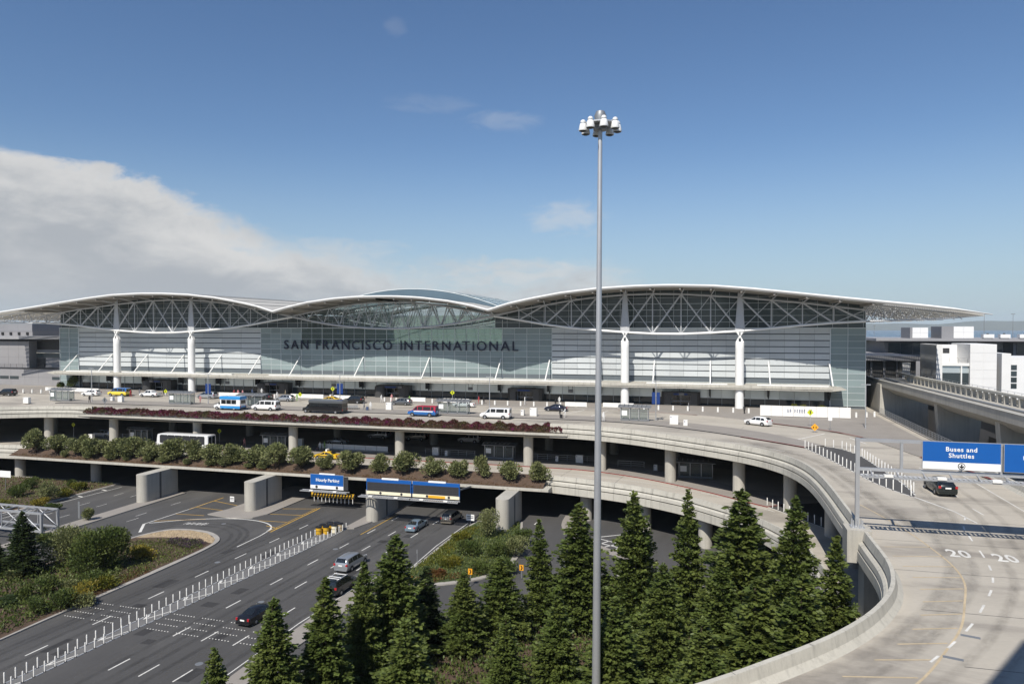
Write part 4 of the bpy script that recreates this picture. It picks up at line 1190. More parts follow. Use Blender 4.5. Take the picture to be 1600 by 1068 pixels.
    MB().box(14, 162, 58, 92, 13.6, 14.3).build('roof', 'grey_roof', g)
    for k in range(26):
        x = 18 + k * 3.2
        if k in (4, 5, 9, 15, 16): MB().box(x, x + 2.4, 61.9, 62, 9.2, 13.2).build('opening', 'black', g)
        else: MB().box(x, x + 3.0, 61.85, 62, 9.8, 12.9).build('window', 'dark_glass' if k % 3 else 'shade_glass', g)
    for i, (x0, x1, z1, lab) in enumerate(((23.6, 28.2, 17.4, 'small pale rooftop box on the grey concourse'), (31.6, 39.6, 17.7, 'larger grey and white rooftop box on the grey concourse'))):
        p = thing('rooftop_plant_room', lab, 'plant room', ((x0 + x1) / 2, 70, 14.3))
        MB().box(x0, x1, 62, 72, 14.3, z1).build('wall', 'grey_wall', p); jointed('wall_panel', p, x0 + .6 + (x1 - x0) * .3 * i, x1, 62, 14.4, z1, 2, 1.5, 'white_wall')
    for i, (x, w_) in enumerate(((43, 1.3), (47, 1.2), (52, 1.6))):
        p = thing('rooftop_unit', ['single white rooftop unit right of the larger box', 'low white rooftop unit beside a thin mast', 'low tan rooftop unit nearest the right edge'][i], 'rooftop unit', (x, 62, 14.3))
        MB().box(x - w_, x + w_, 61, 63, 14.5, 15.5).build('casing', 'white_wall', p); MB().box(x - w_ * .8, x + w_ * .8, 61.2, 62.8, 14.3, 14.5).build('base', 'dark_trim', p); MB().lathe([(.3, 15.5), (.3, 15.8)], 10, c=(x, 62, 0)).build('fan', 'dark_trim', p)
    for i, (px, yt, Y) in enumerate(((1366, 508, 110), (1538, 490, 64), (1583, 490, 66))):
        q = on_y(px, yt, Y)
        t = thing('mast', ['thin mast in the gap beside the terminal corner', 'thin pale mast left on the concourse roof', 'thin pale mast right on the concourse roof'][i], 'mast', (q.x, Y, -13 if i == 0 else 14.3))
        MB().tube((q.x, Y, -13 if i == 0 else 14.3), (q.x, Y, q.z), .09, 6, 0, .05).build('pole', 'dull_metal', t); MB().box(q.x - .5, q.x + .5, Y - .1, Y + .1, q.z - .15, q.z).build('head', 'dull_metal', t)
    r = thing('railing_fence', 'long galvanized railing along the sidewalk edge beside the viaduct', 'railing', (0, -30, 0))
    railing(r, [(1.2, -7, .15), (1.2, -60, .15)], 1.15, 1.5, 'galvanized', .035, 4)
    MB().box(1.0, 1.4, -60, -7, .0, .18).build('kerb', 'kerb', r)
    struct(MB().sheet([(1.7, -160), (120, -160), (120, 60), (1.7, 60)], -12.98).build('service_road', 'dark_concrete'))
    # garage the photograph is taken from
    t = thing('parking_garage', 'concrete parking garage at the bottom right with an unseen tower added for its shadow', 'garage', (-10, -175, -13))
    MB().box(-80, 60, -200, -165.2, -13, 15.4).build('wall', 'concrete', t)
    c_, a_, b_ = Vector((-18.5, -144.6)), Vector((-.53, -.848)) * 12, Vector((.848, -.53)) * 14
    MB().prism([tuple(c_), tuple(c_ + a_), tuple(c_ + a_ + b_), tuple(c_ + b_)], -13, 30).build('side_tower', 'concrete', t)  # unseen tower, added and shaped to cast the shadow on the near ramp
neighbours()


# ------------------------------------------------------------------ vehicles
def station(st, x):
    if x <= st[0][0]: return st[0]
    for a, b in zip(st, st[1:]):
        if x <= b[0]:
            t = (x - a[0]) / (b[0] - a[0]); return tuple(p + (q - p) * t for p, q in zip(a, b))
    return st[-1]


def ring(s):
    x, zb, zl, zt, hw, ht = s
    h = zl - zb
    half = [(0, zb), (hw * .82, zb), (hw * .97, zb + .18 * h), (hw, zb + .45 * h), (hw * .975, zl), (ht + (hw - ht) * .10, zt - min(.09, (zt - zl) * .35)), (ht * .86, zt - .015), (0, zt + .012)]
    return [(x, y, z) for y, z in half] + [(x, -y, z) for y, z in half[-2:0:-1]]


TYRE = {}


def wheel_meshes(r, w):
    k = (round(r, 2), round(w, 2))
    if k not in TYRE:
        t = MB().lathe([(r * .62, -w / 2), (r * .93, -w / 2), (r, -w / 2 + .05), (r, w / 2 - .05), (r * .93, w / 2), (r * .62, w / 2)], 20, axis='Y').mesh('wheel', 'tyre', True)
        rm = MB().lathe([(.02, -w / 2 - .005), (r * .30, -w / 2 - .02), (r * .62, -w / 2 + .01), (r * .62, w / 2 - .01), (r * .30, w / 2 + .02), (.02, w / 2 + .005)], 14, axis='Y').mesh('rim', 'rim', True)
        TYRE[k] = (t, rm)
    return TYRE[k]


SHAPES = {
    'sedan': dict(st=[(-2.42, .40, .60, .66, .66, .55), (-2.38, .26, .80, .86, .80, .68), (-2.2, .22, .90, .98, .88, .72), (-1.75, .2, .93, 1.03, .905, .70), (-.90, .2, .94, 1.39, .91, .57), (-.25, .2, .94, 1.45, .91, .59), (.35, .2, .93, 1.43, .91, .58), (1.28, .2, .90, 1.00, .90, .72), (2.0, .22, .80, .87, .87, .70), (2.32, .26, .66, .71, .79, .6), (2.44, .40, .54, .56, .62, .5)],
                  wins=[(-1.35, -.95, -.62, -.95), (-.85, -.05, -.05, -.60), (.05, 1.0, .42, .05)], back=(-1.70, -.95), front=(.42, 1.22), wheels=(-1.42, 1.45), r=.325, tail=.80, head=.68),
    'wagon': dict(st=[(-2.32, .42, .66, .80, .70, .60), (-2.27, .28, .90, 1.10, .86, .72), (-2.05, .22, .98, 1.36, .89, .62), (-1.7, .2, 1.0, 1.52, .91, .62), (-.6, .2, 1.0, 1.60, .915, .64), (.3, .2, .98, 1.57, .915, .62), (1.15, .2, .96, 1.06, .90, .72), (1.95, .23, .86, .93, .87, .70), (2.25, .28, .70, .75, .80, .6), (2.36, .42, .56, .58, .62, .5)],
                  wins=[(-1.85, -1.05, -1.05, -1.55), (-.95, -.1, -.1, -.95), (0, .9, .36, 0)], back=(-2.2, -1.75), front=(.38, 1.1), wheels=(-1.35, 1.42), r=.34, tail=.98, head=.74),
    'suv': dict(st=[(-2.42, .5, .76, .95, .80, .7), (-2.36, .36, 1.0, 1.25, .93, .78), (-2.2, .32, 1.08, 1.70, .96, .74), (-2.0, .3, 1.1, 1.82, .97, .75), (-.5, .3, 1.1, 1.87, .975, .76), (.35, .3, 1.08, 1.83, .975, .74), (1.05, .3, 1.06, 1.18, .96, .8), (2.05, .32, .98, 1.05, .93, .78), (2.34, .38, .80, .85, .86, .7), (2.45, .5, .66, .68, .74, .6)],
                wins=[(-2.0, -1.2, -1.2, -1.9), (-1.1, -.15, -.15, -1.1), (-.05, .85, .34, -.05)], back=(-2.33, -2.06), front=(.42, 1.02), wheels=(-1.45, 1.5), r=.38, tail=1.1, head=.84),
    'minivan': dict(st=[(-2.52, .42, .66, .82, .80, .70), (-2.47, .28, .92, 1.10, .93, .78), (-2.32, .23, 1.0, 1.50, .96, .72), (-2.12, .2, 1.03, 1.68, .97, .72), (-.6, .2, 1.03, 1.75, .975, .73), (.55, .2, 1.0, 1.70, .975, .71), (1.65, .2, .97, 1.07, .95, .76), (2.2, .23, .84, .90, .91, .72), (2.46, .30, .68, .72, .82, .6), (2.55, .44, .56, .58, .62, .5)],
                    wins=[(-2.12, -1.15, -1.15, -1.98), (-1.07, -.05, -.05, -1.07), (.03, 1.35, .56, .03)], back=(-2.42, -2.14), front=(.62, 1.6), wheels=(-1.5, 1.62), r=.34, tail=1.0, head=.76),
    'van': dict(st=[(-2.92, .50, 1.0, 1.90, .93, .76), (-2.88, .36, 1.2, 2.05, .985, .82), (-2.6, .33, 1.24, 2.12, 1.0, .84), (.6, .33, 1.24, 2.12, 1.0, .84), (1.12, .33, 1.22, 2.06, 1.0, .82), (1.95, .33, 1.18, 1.28, .98, .82), (2.72, .36, 1.02, 1.12, .95, .8), (2.95, .48, .8, .84, .86, .7)],
                wins=[(-2.55, -2.0, -2.0, -2.5), (-1.85, -.35, -.35, -1.85), (-.2, .75, .75, -.2), (.9, 1.72, 1.2, .9)], back=None, front=(1.2, 1.88), wheels=(-1.72, 1.9), r=.38, tail=1.1, head=.86, rearpanel=True),
    'coach': dict(st=[(-6.0, .55, 1.5, 3.1, 1.2, 1.1), (-5.92, .42, 1.55, 3.36, 1.25, 1.16), (-5.6, .4, 1.6, 3.42, 1.27, 1.18), (5.2, .4, 1.6, 3.42, 1.27, 1.18), (5.75, .42, 1.5, 3.3, 1.25, 1.1), (5.98, .5, 1.3, 2.6, 1.18, 1.0), (6.05, .6, 1.0, 1.4, 1.1, .95)],
                  wins=[(-5.2 + i * 1.72, -3.62 + i * 1.72, -3.62 + i * 1.72, -5.2 + i * 1.72) for i in range(6)], back=None, front=(5.3, 5.95), wheels=(-3.4, 3.6), r=.5, tail=1.2, head=.9, rearpanel=True),
    'pickup': dict(st=[(-2.7, .5, .72, .95, .86, .8), (-2.66, .38, .95, 1.10, .92, .84), (-1.15, .32, 1.0, 1.12, .93, .84), (-1.05, .32, 1.0, 1.66, .93, .70), (-.7, .3, 1.02, 1.74, .935, .70), (.45, .3, 1.0, 1.72, .935, .69), (1.2, .3, .98, 1.08, .92, .76), (2.2, .33, .90, .97, .90, .74), (2.52, .4, .74, .78, .82, .66), (2.6, .5, .62, .64, .7, .5)],
                   wins=[(-.95, -.2, -.2, -.85), (-.1, .95, .42, -.1)], back=None, front=(.5, 1.16), wheels=(-1.7, 1.65), r=.37, tail=.85, head=.78),
}


def vehicle(name, shape, label, cat, loc, heading, paint, upper=None, group='cars and vans on the airport roads', scale=1.0, extra=None):
    S = SHAPES[shape]; st = S['st']
    t = thing(name, label, cat, loc, heading, group)
    if scale != 1: t.scale = (scale,) * 3
    bm = MB(); n = 14
    dense = []
    for a, b in zip(st, st[1:]):
        dense.append(a)
        if b[0] - a[0] > .8:
            for k in range(1, 3): dense.append(tuple(p + (q - p) * k / 3 for p, q in zip(a, b)))
    dense.append(st[-1])
    for s in dense: bm.v += ring(s)
    for i in range(len(dense) - 1):
        for k in range(n):
            j = (k + 1) % n
            bm.f.append((i * n + k, (i + 1) * n + k, (i + 1) * n + j, i * n + j)); bm.m.append(1 if 4 <= k <= 9 else 0)
    bm.f += [tuple(range(n)), tuple(range((len(dense) - 1) * n, len(dense) * n))[::-1]]; bm.m += [0, 0]
    bm.build('body', [paint, upper or paint], t, smooth=True, world=False)

    def side(x, u, s, o=.012):
        q = ring(station(st, x)); a, b = q[4], q[5]
        y = a[1] + (b[1] - a[1]) * u + o; z = a[2] + (b[2] - a[2]) * u
        return (x, s * y, z)
    for wdw in S['wins']:
        b0, b1, t1, t0 = wdw
        for s in (-1, 1):
            m = MB(); K = 4
            m.v = [side(b0 + (b1 - b0) * k / K, .10, s) for k in range(K + 1)] + [side(t0 + (t1 - t0) * k / K, .93, s) for k in range(K + 1)]
            for k in range(K): m.f.append((k, k + 1, K + 2 + k, K + 1 + k) if s < 0 else (k, K + 1 + k, K + 2 + k, k + 1)); m.m.append(0)
            m.build('window', 'car_glass', t, world=False)
    def screen(nm, x0, x1, f):
        m = MB(); K = 4
        for k in range(K + 1):
            x = x0 + (x1 - x0) * k / K; q = station(st, x); w = q[5] * (.86 if abs(q[3] - q[2]) > .3 else .92)
            for y, dz in ((-w, -.012), (-w * .5, .004), (w * .5, .004), (w, -.012)): m.v.append((x + f * .012, y, q[3] + dz + .016))
        for k in range(K):
            for j in range(3): m.f.append((k * 4 + j, (k + 1) * 4 + j, (k + 1) * 4 + j + 1, k * 4 + j + 1)); m.m.append(0)
        m.build(nm, 'car_glass', t, world=False)
    if S['back']: screen('rear_window', S['back'][0], S['back'][1], -1)
    screen('windscreen', S['front'][0], S['front'][1], 1)
    xr, xf = st[0][0], st[-1][0]; hw = max(s[4] for s in st); zt = max(s[3] for s in st)
    if S.get('rearpanel'):
        zl = st[1][2]
        for s in (-1, 1): MB().box(xr - .02, xr + .03, min(s * .06, s * hw * .72), max(s * .06, s * hw * .72), zl, zt - .28).build('rear_window', 'car_glass', t, world=False)
    q = station(st, xr + .06); f = station(st, xf - .06)
    for s in (-1, 1):
        y0, y1 = sorted((s * q[4] * .74, s * q[4] * 1.0))
        MB().box(xr - .0, xr + .14, y0, y1, S['tail'] - .12, S['tail'] + .12).build('tail_light', 'red_lens', t, world=False)
        y0, y1 = sorted((s * f[4] * .60, s * f[4] * .96))
        MB().box(xf - .22, xf - .0, y0, y1, S['head'] - .10, S['head'] + .05).build('headlight', 'clear_lens', t, world=False)
        xm = S['front'][1] - .12; p = side(xm, .12, s, .02)
        MB().box(xm - .06, xm + .08, min(p[1], p[1] + s * .2), max(p[1], p[1] + s * .2), p[2], p[2] + .16).build('mirror', paint, t, world=False)
        for xw in S['wheels']:
            r = S['r']; tm, rm = wheel_meshes(r, .24)
            hwx = station(st, xw)[4]
            w = link('wheel', tm, t, (xw, s * (hwx - .095), r)); link('rim', rm, w)
            a = MB(); zb = station(st, xw)[1]
            pts = [(xw + (r + .07) * math.cos(i * PI / 12), r + (r + .07) * math.sin(i * PI / 12)) for i in range(13)]
            pts = [(x, max(z, zb)) for x, z in pts]
            yy = s * (hwx + .006)
            a.add([(x, yy, z) for x, z in pts] + [(xw, yy, r * .9)], [(i, i + 1, 13) for i in range(12)])
            a.build('wheel_arch', 'dark_trim', t, world=False)
    MB().box(xr - .015, xr + .02, -.26, .26, S['tail'] - .16, S['tail'] - .02).build('number_plate', 'sign_white', t, world=False)
    MB().box(xr - .03, xr + .1, -hw * .85, hw * .85, q[1] + .02, q[1] + .20).build('rear_bumper', 'dark_trim' if shape in ('van', 'suv', 'coach') else paint, t, world=False)
    MB().box(xf - .12, xf + .02, -hw * .62, hw * .62, f[1] + .0, f[1] + .14).build('grille', 'dark_trim', t, world=False)
    if extra: extra(t)
    return t


def paints():
    for n, c, met in (('paint_white', (.78, .78, .77), 0), ('paint_silver', (.42, .44, .46), .6), ('paint_black', (.012, .012, .014), .2), ('paint_grey', (.14, .15, .16), .5), ('paint_gold', (.28, .25, .20), .5), ('paint_ice', (.30, .40, .48), .6), ('paint_navy', (.012, .016, .04), .3), ('paint_yellow', (.72, .46, .02), 0), ('paint_van_yellow', (.78, .62, .06), 0), ('paint_blue', (.02, .14, .42), .1), ('paint_sky', (.03, .27, .62), .1), ('paint_red', (.42, .02, .05), .1), ('paint_green_black', (.012, .018, .018), .3)):
        m = flat(n, c, .28, metal=met, coat=.7, var=.03, fine=0)
paints()


def taxi_sign(t):
    MB().box(-.30, .0, -.45, .45, 1.46, 1.86).build('roof_sign', 'sign_white', t, world=False)
    MB().box(-1.7, 1.5, -.935, -.925, .62, .78).box(-1.7, 1.5, .925, .935, .62, .78).build('side_stripe', 'dark_trim', t, world=False)
def rack(t):
    b = MB()
    for x in (-1.6, -1.1, -.1): b.box(x - .05, x + .05, -.8, .8, 1.93, 1.98)
    b.box(-1.9, .3, -.72, -.68, 1.86, 1.92).box(-1.9, .3, .68, .72, 1.86, 1.92)
    b.build('roof_rack', 'white_metal', t, world=False)
def vanstripe(m, z0, z1):
    def f(t): MB().box(-2.4, 1.6, -1.012, -1.0, z0, z1).box(-2.4, 1.6, 1.0, 1.012, z0, z1).build('side_stripe', m, t, world=False)
    return f
def coach_lettering(t):
    me = text_mesh('AIRPORT EXPRESS', .55, 'navy', .004, .01)
    link('lettering', me, t, (.6, 1.285, .85), (PI / 2, 0, PI))
    MB().box(-5.3, 5.1, 1.26, 1.275, 1.66, 3.1).box(-5.3, 5.1, -1.275, -1.26, 1.66, 3.1).build('window_band', 'dark_trim', t, world=False)


def cutaway_bus(name, label, loc, heading, cab, box, roofm, L=7.2, W_=2.3, H=2.9, low=None):
    t = thing(name, label, 'bus', loc, heading, 'cars and vans on the airport roads')
    xb = L / 2 - 1.75
    st = [(xb - .1, .36, 1.15, 1.9, .98, .8), (xb + .35, .36, 1.15, 1.85, .98, .78), (xb + .95, .36, 1.1, 1.22, .95, .78), (L / 2 - .12, .4, .95, 1.04, .92, .74), (L / 2, .5, .75, .8, .82, .66)]
    b = MB()
    for s in st: b.v += ring(s)
    for i in range(len(st) - 1):
        for k in range(14): b.f.append((i * 14 + k, i * 14 + 14 + k, i * 14 + 14 + (k + 1) % 14, i * 14 + (k + 1) % 14)); b.m.append(0)
    b.f += [tuple(range(14)), tuple(range(56, 70))[::-1]]; b.m += [0, 0]
    b.build('cab', cab, t, smooth=True, world=False)
    hw = W_ / 2; x0 = -L / 2
    prof = lambda i: [(x0 + i, z) for z in (0,)]
    bx = MB()
    sec = [(-hw, .42), (hw, .42), (hw, H - .22), (hw - .18, H), (-hw + .18, H), (-hw, H - .22)]
    bx.v = [(x, y, z) for x in (x0, xb) for y, z in sec]
    bx.f = [(i, (i + 1) % 6, 6 + (i + 1) % 6, 6 + i) for i in range(6)] + [(5, 4, 3, 2, 1, 0), (6, 7, 8, 9, 10, 11)]
    bx.m = [0] * 8
    bx.build('body', box, t, world=False)
    rf = MB(); sec2 = [(-hw - .012, H - .62), (-hw - .012, H - .2), (-hw + .17, H + .02), (hw - .17, H + .02), (hw + .012, H - .2), (hw + .012, H - .62)]
    rf.v = [(x, y, z) for x in (x0 - .012, xb + .1) for y, z in sec2]
    rf.f = [(i, i + 1, 7 + i, 6 + i) for i in range(5)] + [(0, 1, 2, 3, 4, 5), (11, 10, 9, 8, 7, 6)]; rf.m = [0] * 7
    rf.build('roof', roofm, t, world=False)
    if low: MB().box(x0 - .006, xb, -hw - .006, hw + .006, .42, .95).build('skirt', low, t, world=False)
    for s in (-1, 1):
        for k in range(3):
            a = x0 + .9 + k * (xb - x0 - 1.1) / 3; c = a + (xb - x0 - 1.1) / 3 - .1
            MB().box(a, c, min(s * hw, s * (hw + .01)), max(s * hw, s * (hw + .01)), 1.35, H - .68).build('window', 'car_glass', t, world=False)
        q0, q1 = sorted((s * .97, s * .99))
        MB().box(xb, xb + .5, q0, q1, 1.2, 1.72).build('window', 'car_glass', t, world=False)
        for xw in (x0 + 1.5, L / 2 - .85):
            tm, rm = wheel_meshes(.40, .26)
            w = link('wheel', tm, t, (xw, s * (hw - .14 if xw < 0 else .86), .40)); link('rim', rm, w)
        y0, y1 = sorted((s * hw * .75, s * hw * .95))
        MB().box(x0 - .03, x0, y0, y1, .7, 1.0).build('tail_light', 'red_lens', t, world=False)
        y0, y1 = sorted((s * .5, s * .85))
        MB().box(L / 2 - .12, L / 2 + .01, y0, y1, .72, .9).build('headlight', 'clear_lens', t, world=False)
    MB().add([(xb + .36, -.7, 1.84), (xb + .36, .7, 1.84), (xb + .94, .74, 1.25), (xb + .94, -.74, 1.25)], [(0, 3, 2, 1)]).build('windscreen', 'car_glass', t, world=False)
    MB().box(x0 - .02, x0, -hw * .7, hw * .7, 1.4, H - .75).build('rear_window', 'car_glass', t, world=False)
    MB().box(x0 - .06, x0 + .05, -hw * .9, hw * .9, .4, .6).build('rear_bumper', 'dark_trim', t, world=False)
    return t


def traffic():
    Wst = PI       # heading left along the terminal
    V = vehicle
    # departures level, near roadway
    cutaway_bus('shuttle_bus', 'small white shuttle bus with bright blue roof and skirt', (-129.3, -35.6, .0), Wst, 'paint_white', 'paint_white', 'paint_sky', 6.6, 2.2, 2.9, 'paint_sky')
    V('passenger_van', 'van', 'white passenger van between the blue roofed bus and the black bus', 'van', (-121.2, -34.6, 0), Wst, 'paint_white')
    cutaway_bus('party_bus', 'long black bus beside the upper flower bed', (-107.0, -35.4, 0), Wst, 'paint_black', 'paint_black', 'paint_grey', 9.2, 2.3, 2.75)
    V('passenger_van', 'van', 'shuttle van with red top and blue lower body', 'van', (-85.6, -35.0, 0), Wst, 'paint_blue', 'paint_red', extra=vanstripe('sign_white', .98, 1.16))
    V('passenger_van', 'van', 'white passenger van beside the bus shelter right of the red and blue van', 'van', (-70.8, -34.9, 0), Wst, 'paint_white')
    # departures level, far kerb
    V('parked_suv', 'suv', 'dark suv cut by the left edge of the picture', 'suv', (-204, -24.6, 0), Wst + .15, 'paint_black')
    V('parked_car', 'wagon', 'white hatchback just left of the yellow and blue van', 'car', (-183.2, -18.8, 0), Wst + .05, 'paint_white')
    V('shuttle_van', 'van', 'yellow shuttle van with a blue roof', 'van', (-175.9, -17.3, 0), Wst, 'paint_van_yellow', 'paint_blue')
    V('pickup_truck', 'pickup', 'white pickup truck by the left entrance', 'pickup truck', (-166.9, -16.9, 0), Wst, 'paint_white')
    V('parked_minivan', 'minivan', 'silver minivan behind the blue roofed bus', 'minivan', (-150.0, -16.8, 0), Wst, 'paint_silver')
    V('parked_car', 'sedan', 'black saloon at the kerb above the left white van', 'car', (-140.3, -17.0, 0), Wst, 'paint_black')
    V('parked_suv', 'suv', 'black suv close behind the black saloon at the kerb', 'suv', (-134.2, -17.2, 0), Wst, 'paint_black')
    V('parked_car', 'wagon', 'silver hatchback behind the front of the black bus', 'car', (-128.0, -17.4, 0), Wst, 'paint_silver')
    V('parked_taxi', 'sedan', 'yellow taxi half hidden behind the black bus', 'taxi', (-116.2, -17.0, 0), Wst, 'paint_yellow', extra=taxi_sign)
    V('parked_suv', 'suv', 'black suv at the kerb right of the black bus', 'suv', (-110.2, -17.2, 0), Wst, 'paint_black')
    V('parked_suv', 'wagon', 'dark grey estate car at the kerb above the red and blue van', 'car', (-98.2, -17.4, 0), Wst, 'paint_grey')
    V('parked_car', 'sedan', 'white saloon behind the shelter with the tan end panel', 'car', (-83.2, -17.8, 0), Wst, 'paint_white')
    V('parked_car', 'sedan', 'dark navy saloon with an open boot beside a couple with bags', 'car', (-62.4, -19.4, 0), Wst, 'paint_navy')
    V('moving_car', 'wagon', 'small white estate car by the yellow warning sign', 'car', (-23.4, -31.0, 0), Wst - .62, 'paint_white')
    # arrivals level
    V('airport_coach', 'coach', 'long white coach parked behind the planter shrubs', 'coach', (-131.2, -46.4, -7), Wst, 'paint_white', extra=coach_lettering)
    V('moving_taxi', 'sedan', 'yellow taxi on the lower deck behind the planter shrubs', 'taxi', (-100.0, -46.6, -7), Wst, 'paint_yellow', extra=taxi_sign)
    V('parked_car', 'minivan', 'silver minivan in the shade under the left deck', 'minivan', (-161.5, -36.5, -7), Wst, 'paint_silver')
    V('parked_car', 'sedan', 'silver saloon in the shade behind the lower deck taxi', 'car', (-106.5, -31.0, -7), Wst, 'paint_silver')
    V('parked_suv', 'suv', 'grey suv deep in shade left of the lower deck column', 'suv', (-101.5, -22, -7), Wst, 'paint_silver')
    V('parked_suv', 'suv', 'pale suv deep in shade nearest the middle columns', 'suv', (-92.5, -22, -7), Wst, 'paint_gold')
    V('parked_suv', 'suv', 'white suv deep in shade right of the middle column', 'suv', (-80.5, -22, -7), Wst, 'paint_white')
    # ground level
    N_ = PI / 2
    V('moving_car', 'sedan', 'black saloon crossing the dotted strips on the near road', 'car', (-77.0, -99.9, -13), N_ - .07, 'paint_black')
    V('moving_suv', 'suv', 'black suv with white roof bars beside the first conifers', 'suv', (-72.6, -90.6, -13), N_ - .05, 'paint_green_black', extra=rack)
    V('moving_minivan', 'minivan', 'silver minivan on the dark road beside the conifers', 'minivan', (-75.4, -82.9, -13), N_ - .05, 'paint_silver', scale=1.03)
    V('moving_car', 'sedan', 'pale blue saloon heading for the tunnel under the message boards', 'car', (-74.2, -64.9, -13), N_ - .03, 'paint_ice')
    V('moving_minivan', 'minivan', 'beige minivan at the edge of the tunnel shade', 'minivan', (-70.6, -59.4, -13), N_ - .03, 'paint_gold')
    V('moving_car', 'wagon', 'black hatchback on the curved ramp behind the overhead sign', 'car', (-8.45, -80.0, 0), N_ + .05, 'paint_green_black', scale=1.03)
traffic()


# ------------------------------------------------------------------ vegetation
def conifer_meshes(seed, mats, H=14.0, Rm=3.0, dens=1.0):
    global rng
    keep = rng; rng = np.random.default_rng(seed)
    P, O = [], []
    z = .05 * H
    lean = rng.uniform(-.02, .02, 2)
    while z < H * .985:
        t = z / H
        Rz = Rm * (1 - t) ** .68 * rng.uniform(.80, 1.14) * min(1, .80 + t * 2.2)
        nb = max(4, int(14 * (Rz / Rm) ** .6 * dens))
        a0 = rng.uniform(0, 6.28)
        for k in range(nb):
            a = a0 + 6.283 * k / nb + rng.normal(0, .22)
            L = Rz * rng.uniform(.62, 1.2)
            dx, dy = math.cos(a), math.sin(a)
            zz = z + rng.uniform(-.28, .28)
            n = max(2, int(L / .21))
            for j in range(n):
                u = (j + rng.uniform(.3, .9)) / n
                if u < .30 and rng.uniform() < .75: continue
                r = L * u
                wz = .26 * L * (1 - u) + .10
                droop = .16 * math.sin(u * 3.0) * L * .5 + .10 * u * u * L
                m = 7
                lat = rng.normal(0, wz, m)
                P.append(np.stack([dx * r - dy * lat + lean[0] * z + rng.normal(0, .06, m), dy * r + dx * lat + lean[1] * z + rng.normal(0, .06, m), zz + droop - np.abs(lat) * .25 + rng.normal(0, .07, m)], 1))
                o = np.stack([dx - dy * lat * .8, dy + dx * lat * .8, np.full(m, .18)], 1)
                O.append(o)
        z += .36 * (1.15 - .55 * t) * H / 14
    for j in range(60):
        zt = H * rng.uniform(.93, 1.0); P.append(np.array([[lean[0] * zt + rng.normal(0, .04 + .3 * (1 - zt / H)), lean[1] * zt + rng.normal(0, .04 + .3 * (1 - zt / H)), zt]])); O.append(np.array([[0, 0, 1.0]]))
    P, O = np.concatenate(P), np.concatenate(O)
    v = leaves(len(P), P, .34, O, flatness=1.6, aspect=.62)
    rng = keep
    crown = [leaf_mesh('crown', v, m) for m in mats]
    trunk = MB().lathe([(.19, 0), (.14, H * .4), (.04, H * .95)], 9).mesh('trunk', 'bark', True)
    return crown, trunk


def shrub_mesh(seed, mats, r=1.0, h=2.0, n=2600, size=.2, lobes=9, low=.15):
    global rng
    keep = rng; rng = np.random.default_rng(seed)
    P, O = [], []
    for k in range(lobes):
        a = rng.uniform(0, 6.28); q = r * rng.uniform(.0, .62)
        c = np.array([math.cos(a) * q, math.sin(a) * q, h * rng.uniform(.32, .74)])
        R_ = r * rng.uniform(.32, .56)
        m = n // lobes
        d = rng.normal(size=(m, 3)); d /= np.linalg.norm(d, axis=1)[:, None]
        rr = R_ * rng.uniform(.25, 1.12, m) ** .5
        p = c + d * rr[:, None] * np.array([1, 1, .95 * h / (2 * r) + .3])
        k_ = p[:, 2] > low * h
        P.append(p[k_]); O.append((d * .7 + np.array([0, 0, .5]))[k_])
    P, O = np.concatenate(P), np.concatenate(O)
    P[:, 2] = np.minimum(P[:, 2], h * 1.03 + rng.normal(0, .08 * h, len(P)))
    v = leaves(len(P), P, size, O, aspect=.5)
    rng = keep
    cr = [leaf_mesh('foliage', v, m) for m in mats]
    st = MB()
    rr = random.Random(seed)
    for k in range(6):
        a = rr.uniform(0, 6.28); st.tube((.05 * math.cos(a), .05 * math.sin(a), 0), (math.cos(a) * r * .5, math.sin(a) * r * .5, h * .62), .05, 5, 0, .02)
    return cr, st.mesh('stem', 'bark')


